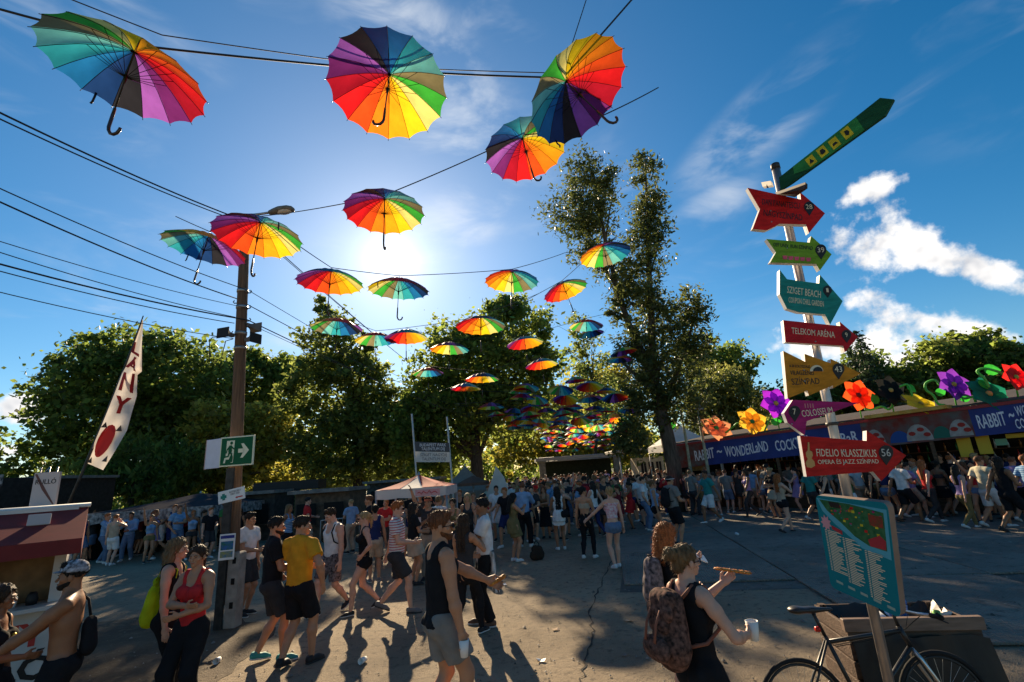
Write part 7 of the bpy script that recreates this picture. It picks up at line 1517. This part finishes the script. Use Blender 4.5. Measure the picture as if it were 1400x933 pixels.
person(feet(845, 778), R(10), 'blonde woman in pink patterned halter top and denim shorts walking away', 1.72, True, .95, 'pink', ('down', 'side'), 'step', hair=('bun', 'blond'), top=('halter', CP_, .61), bottom=('hot', CD), shoes=SH['white'], sole=SH['sole'], vox=.014)
rp = person(feet(806, 728), R(0), 'tall man with red and black backpack entering the crowd', 1.90, False, 1.1, 'tan', ('strap', 'strap'), 'walk', hair=('short', 'black'), top=('tee', CM), bottom=('shorts', CDG), shoes=SH['black'], sole=SH['sole'], vox=.018)
backpack(rp, 'red and black backpack on the tall man in the crowd', CR, CB, 1.0, .016)
person(feet(902, 738), R(-100), 'bare-shouldered woman with fair hair beside the man with the visor', 1.68, True, 1, 'tan', ('down', 'front'), 'stand', hair=('bun', 'fairbrown'), top=('tank', CLB), bottom=('hot', CB), shoes=SH['white'], sole=SH['sole'], vox=.016)
vm_ = person(feet(928, 746), R(-70), 'man in grey shirt with white visor and black backpack', 1.80, False, 1.05, 'tan', ('front', 'front'), 'stand', hair=('buzz', 'dark'), top=('tee', CG), bottom=('shorts', CB), shoes=SH['black'], sole=SH['sole'], vox=.016, hat=('visor', CW))
backpack(vm_, 'black backpack on the man with the white visor', CB, CB, 1.05, .014)
cu_ = person(byhead(905, 717, 1.60), R(-70), 'woman with curly ginger hair in black top beside the one eating', 1.60, True, 1.0, 'pink', ('front', 'phone'), 'stand', hair=('curly', 'ginger'), hairlen=.12, hpitch=-.2, top=('tank', CB), bottom=('shorts', CB), shoes=SH['black'], sole=SH['sole'], vox=NV)
backpack(cu_, 'dark patterned backpack on the curly-haired woman', CFL, CB, .95)
bw_ = person(byhead(932, 744, 1.62), R(-68), 'woman with blonde hair bun, sunglasses and black tank top eating in the foreground', 1.62, True, 1.06, 'pink', (((.10, .18, .64), (.7, -.1, -.7)), ((.06, .24, .80), (.5, -.1, -.9))), 'stand', hyaw=-.1, hair=('bun', 'fairbrown'), top=('tank', CB), bottom=('pants', CB, .6), shoes=SH['black'], sole=SH['sole'], vox=.010, glasses=1, curl=(.6, .55))
backpack(bw_, 'large brown floral backpack of the woman with the hair bun', cloth('rosefloral', (.022, .014, .012), col2=(.20, .10, .075), vscale=34, detail=7), mat('strap_rust', (.22, .08, .05), rough=.8), 1.11, .0105)
q = hand_w(bw_, -1, .10); V, Fq = sdf_mesh([cap((-.10, 0, 0), (.11, 0, -.015), .030, .035, V3(0, 0, 1), 3.0)], .006, .02, (.002, 150)); x = obj('pizza_slice', np_mesh('pizza_slice', V, Fq), None, mat('fried_dough', (.62, .26, .04)), q+Vector((0, 0, .035)), (0, .12, 0)); tag(x, 'golden flatbread held up by the woman with the hair bun', 'food')
q = hand_w(bw_, 1, .09); x = MB().lathe([(0, 0), (.028, 0), (.042, .12), (.039, .12), (.026, .006)], 14).build('paper_cup', WHITEP); x.location = q+Vector((.02, 0, -.04)); tag(x, 'white cup in the lower hand of the woman with the hair bun', 'cup')
q = hand_w(cu_, -1, .08); x = MB().box((0, 0, 0), (.16, .11, .01)).build('napkin', WHITEP); x.location = q; x.rotation_euler = (.5, .4, .2); tag(x, 'white napkin held by the curly-haired woman', 'napkin')
person(feet(1078, 730), R(-75), 'redhead in pale top and black shorts dancing alone before the bar', 1.66, True, .95, 'pink', ('phone', 'front'), 'walk2', hair=('long', 'ginger'), top=('tank', CBR), bottom=('hot', CB, .58), shoes=SH['black'], sole=SH['dsole'], vox=.015)
person(feet(1248, 716), R(-88), 'man in white printed T-shirt striding right past the arrow sign', 1.80, False, 1, 'brown', ('front', 'swing_b'), 'walk', hair=('short', 'black'), top=('tee', CW), bottom=('shorts', CB), shoes=SH['brown'], sole=SH['dsole'], vox=.016)
person(feet(1300, 708), R(-80), 'woman with bare back and black skirt walking right', 1.68, True, 1, 'brown', ('front', 'swing_b'), 'walk2', hair=('bun', 'dark'), top=('bra', CDG), bottom=('skirt', CB), shoes=SH['brown'], sole=SH['dsole'], vox=.016)
person(feet(1395, 730), R(-90), 'person in black cut off by the right edge', 1.78, False, 1, 'brown', ('front', 'swing_b'), 'walk', hair=('long', 'dark'), top=('tank', CB), bottom=('shorts', CB), shoes=SH['black'], sole=SH['dsole'], vox=.018)
person(feet(1335, 692), R(-60), 'man in white T-shirt drinking among the people at the yellow boards', 1.78, False, 1, 'tan', ('face', 'down'), 'stand', hair=('short', 'black'), top=('tee', CW), bottom=('pants', CDG), shoes=SH['black'], sole=SH['sole'], vox=.018)

# ------------------------------------------------------------------ the rest of the crowd: a few built people, copied with other clothes
crng = random.Random(99)
TOPS = [('white', CW), ('black', CB), ('grey', CG), ('blue', CLB), ('navy', CN), ('red', CR), ('maroon', CM), ('beige', CBR), ('striped', CBL), ('lilac', CLI), ('green', CGN), ('charcoal', CDG), ('teal', CT), ('pale yellow', CPK), ('black', CB), ('white', CW), ('charcoal', CDG), ('black', CB), ('grey', CG)]
BOTS = [('black', CB), ('denim', CD), ('charcoal', CDG), ('beige', CBR), ('navy', CN), ('khaki', CK), ('white', CW)]
HCOL = ['black', 'brown', 'dark', 'fairbrown', 'blond', 'auburn', 'ginger', 'dark', 'brown']
PROTO = []
pspec = [dict(fem=False, top='tee', bottom='shorts', arms=('down', 'front'), legs='stand', hair='short'), dict(fem=True, top='tank', bottom='hot', arms=('front', 'down'), legs='contra', hair='long'), dict(fem=False, top='tank', bottom='shorts', arms=('face', 'down'), legs='contra2', hair='short'),
         dict(fem=True, top='dress', bottom=None, arms=('phone', 'phone'), legs='stand', hair='pony'), dict(fem=False, top='tee', bottom='pants', arms=('pocket', 'cross'), legs='wide', hair='buzz'), dict(fem=True, top='tee', bottom='skirt', arms=('cross', 'front'), legs='stand', hair='bun'),
         dict(fem=False, top='tee', bottom='shorts', arms=('swing_f', 'swing_b'), legs='walk', hair='short'), dict(fem=True, top='tank', bottom='leggings', arms=('swing_b', 'swing_f'), legs='walk2', hair='long'), dict(fem=False, top='long', bottom='pants', arms=('phone', 'front'), legs='step', hair='short'), dict(fem=True, top='halter', bottom='hot', arms=('up', 'down'), legs='contra', hair='pony')]
def proto(i):
    s = pspec[i]; return person((0, -30, 0), 0, 'x', 1.68 if s['fem'] else 1.78, s['fem'], 1.0, 'tan', s['arms'], s['legs'], hair=(s['hair'], 'brown'), top=(s['top'], CW, .36, 1.25) if s['top'] == 'dress' else (s['top'], CW), bottom=(s['bottom'], CB) if s['bottom'] else None, shoes=SH['black'], sole=SH['sole'], vox=.024)
PROTO = [proto(i) for i in range(len(pspec))]; PUSED = [False]*len(PROTO)
TWORD = {'tee': 'T-shirt', 'tank': 'vest top', 'dress': 'dress', 'long': 'long shirt', 'halter': 'halter top'}; BWORD = {'shorts': 'shorts', 'hot': 'short shorts', 'pants': 'trousers', 'skirt': 'skirt', 'leggings': 'leggings'}
TAKEN = []; LABS = set()
def crowd_person(loc, rz, where, group, i=None, h=None):
    i = crng.randrange(len(PROTO)) if i is None else i; s = pspec[i]; src = PROTO[i]
    o = src if not PUSED[i] else copy_tree(src); PUSED[i] = True
    o.location = (loc[0], loc[1], 0); o.rotation_euler = (0, 0, rz); sc = h or crng.uniform(.93, 1.05); o.scale = (sc, sc, sc)
    skn = crng.choice(['fair', 'tan', 'tan', 'brown', 'pink'])
    for _ in range(40):
        tn, tm = crng.choice(TOPS); bn, bm = crng.choice(BOTS); hc = crng.choice(HCOL)
        lab = '%s-haired %s in %s %s%s %s' % ({'fairbrown': 'fair', 'dark': 'dark'}.get(hc, hc), 'woman' if s['fem'] else 'man', tn, TWORD[s['top']], (' and %s %s' % (bn, BWORD[s['bottom']])) if s['bottom'] else '', where)
        if lab not in LABS: break
    LABS.add(lab)
    def setm(q, m): q.material_slots[0].link = 'OBJECT'; q.material_slots[0].material = m
    setm(o, skin(skn))
    for ch in o.children:
        b = ch.name.split('.')[0]
        if b == 'hair': setm(ch, hairm(hc))
        elif b in ('shirt', 'tank_top', 'dress', 'halter_top'): setm(ch, tm)
        elif b in ('shorts', 'trousers', 'skirt', 'leggings'): setm(ch, bm)
        elif b == 'shoe': setm(ch, SH['black' if len(hc) % 2 else 'white'])
    tag(o, lab, 'person', group); TAKEN.append((loc[0], loc[1])); return o
def free(x, y, d=.55): return all((x-a)**2+(y-b)**2 > d*d for a, b in TAKEN)
for o in list(COL.objects):
    if o.parent is None and o.get('category') == 'person' and o not in PROTO: TAKEN.append((o.location[0], o.location[1]))
# guests in front of the bar
for (px, py, rz, i) in ((945, 694, 20, 1), (962, 702, 170, 5), (984, 706, 10, 3), (1000, 702, -40, 0), (1016, 694, 5, 4), (1034, 693, -10, 5), (1047, 692, 0, 8), (1061, 692, 15, 0), (1088, 694, -60, 0), (972, 692, 60, 7), (1105, 690, 10, 2), (1130, 700, -80, 6), (1160, 705, 90, 7), (1185, 700, 80, 6), (1212, 700, -80, 0), (1225, 690, -10, 8), (1262, 694, -20, 4), (1275, 688, 10, 1), (1318, 686, 5, 5), (1355, 690, -10, 8), (1372, 702, 85, 6), (1386, 692, 0, 3), (1290, 684, -20, 2), (1345, 684, 10, 7), (1200, 712, -85, 7), (1150, 690, 0, 4), (1410, 715, -80, 6), (1118, 712, -85, 6), (1140, 720, 80, 7), (1172, 716, -80, 1), (1268, 706, 85, 6), (1282, 716, -90, 7), (1320, 704, -80, 6), (1338, 712, 85, 7), (1356, 706, -85, 0), (1366, 722, -88, 6), (1384, 712, 80, 1), (1330, 724, -85, 7), (1222, 708, 80, 8), (1098, 704, 60, 3), (1060, 704, -70, 6), (1030, 708, 90, 7), (952, 706, -60, 4), (975, 716, 100, 6), (1400, 700, -20, 8)):
    p_ = at_z(px, py); crowd_person(p_, R(rz), 'before the bar', 'guests in front of the cocktail bar', i)
n = 0
while n < 46:
    s = crng.uniform(-.5, BLL-.5); off = crng.uniform(-2.6, .2)*1.0; p_ = BA+bdir*s+bper*off
    if not free(p_.x, p_.y, .5): n += .2; continue
    crowd_person(p_, brot+R(crng.choice((0, 0, 0, 20, -20, 180, 90, -90))+crng.uniform(-25, 25)), 'queuing at the bar', 'guests queuing along the bar'); n += 1
for s in np.linspace(1.2, BLL-3.5, 6):
    p_ = BA+bdir*float(s)+bper*1.9; crowd_person(p_, brot+math.pi, 'behind the counter', 'bar staff behind the counter', crng.choice((0, 4, 5, 8)))
# the dense crowd filling the road
n = 0; tries = 0
while n < 185 and tries < 6000:
    tries += 1; D = 16.5+27*crng.random()**1.15; px = crng.uniform(668, 945) if D > 22 else crng.uniform(720, 900); p_ = at_y(px, 700, D)
    if not free(p_.x, p_.y, .55+.004*D): continue
    crowd_person(p_, R(crng.choice((0, 0, 180, 180, 90, -90))+crng.uniform(-40, 40)), 'in the road crowd', 'dense crowd on the road'); n += 1
# round the kiosk tent, between trees and under the marquee
for (px, D, rz, i) in ((505, 13.5, 100, 0), (528, 15, 170, 4), (548, 14.0, 200, 1), (575, 17, 180, 5), (600, 13.0, -30, 4), (612, 16, 90, 8), (630, 18, 170, 2), (648, 16, 180, 4), (662, 15, -100, 3), (680, 17.5, 180, 0), (692, 16, 150, 6), (640, 13.6, 175, 7), (585, 15.5, 100, 3), (728, 17, 190, 0), (716, 15.5, -20, 8), (690, 19, 0, 1), (560, 18.5, 0, 6), (480, 17, 60, 4), (420, 18, -60, 0), (395, 15, -100, 7)):
    p_ = at_y(px, 700, D); crowd_person(p_, R(rz), 'near the kiosk tent', 'people round the kiosk tent', i)
for j in range(60):
    px = crng.uniform(95, 330); D = crng.uniform(17.5, 22); p_ = at_y(px, 700, D)
    if free(p_.x, p_.y, .6): crowd_person(p_, R(crng.uniform(0, 360)), 'under the marquee', 'people under the marquee')
for i, u_ in enumerate(PUSED):
    if not u_: bpy.data.objects.remove(PROTO[i])

# ------------------------------------------------------------------ odd litter on the road
lrng = random.Random(17)
for i, (px, py, kind, lb) in enumerate(((1010, 735, 'cup', 'crushed white cup on the slabs behind the women eating'), (690, 800, 'paper', 'torn pale flyer on the road near the tied shirt man'), (760, 862, 'paper', 'small paper scrap on the sunlit road'), (500, 905, 'cup', 'flattened cup on the road left of the big man'), (860, 850, 'paper', 'brown napkin scrap by the road crack'), (610, 905, 'butt', 'bottle cap on the road in front of the big man'), (1090, 770, 'paper', 'white receipt on the ribbed slab'), (740, 905, 'paper', 'leaflet lying face down near the bottom edge'), (300, 905, 'cup', 'dented cup on the dirt below the pole'), (1180, 745, 'paper', 'flyer left of the map board on the slabs'))):
    p_ = at_z(px, py); z_ = .055 if p_.x > 4.3 else .006; a_ = lrng.uniform(0, 6.3)
    if kind == 'cup': x = MB().lathe([(0, 0), (.028, 0), (.040, .11), (.037, .11), (.026, .005)], 10).build('litter_cup', WHITEP); x.rotation_euler = (R(88), 0, a_); z_ += .03; x.scale = (1, 1.0, 1)
    elif kind == 'butt': x = MB().lathe([(0, .006), (.014, .006), (.016, 0)], 10).build('crown_cork', STEEL)
    else:
        g_ = [(i_*.05-.05, j_*.07-.035, abs(lrng.gauss(0, .012))) for j_ in range(2) for i_ in range(3)]; x = MB().add(g_, [(0, 1, 4, 3), (1, 2, 5, 4)]).build('paper_scrap', WHITEP if i % 2 else CBR); x.rotation_euler = (0, 0, a_)
    x.location = (p_.x, p_.y, z_); tag(x, lb, 'litter')
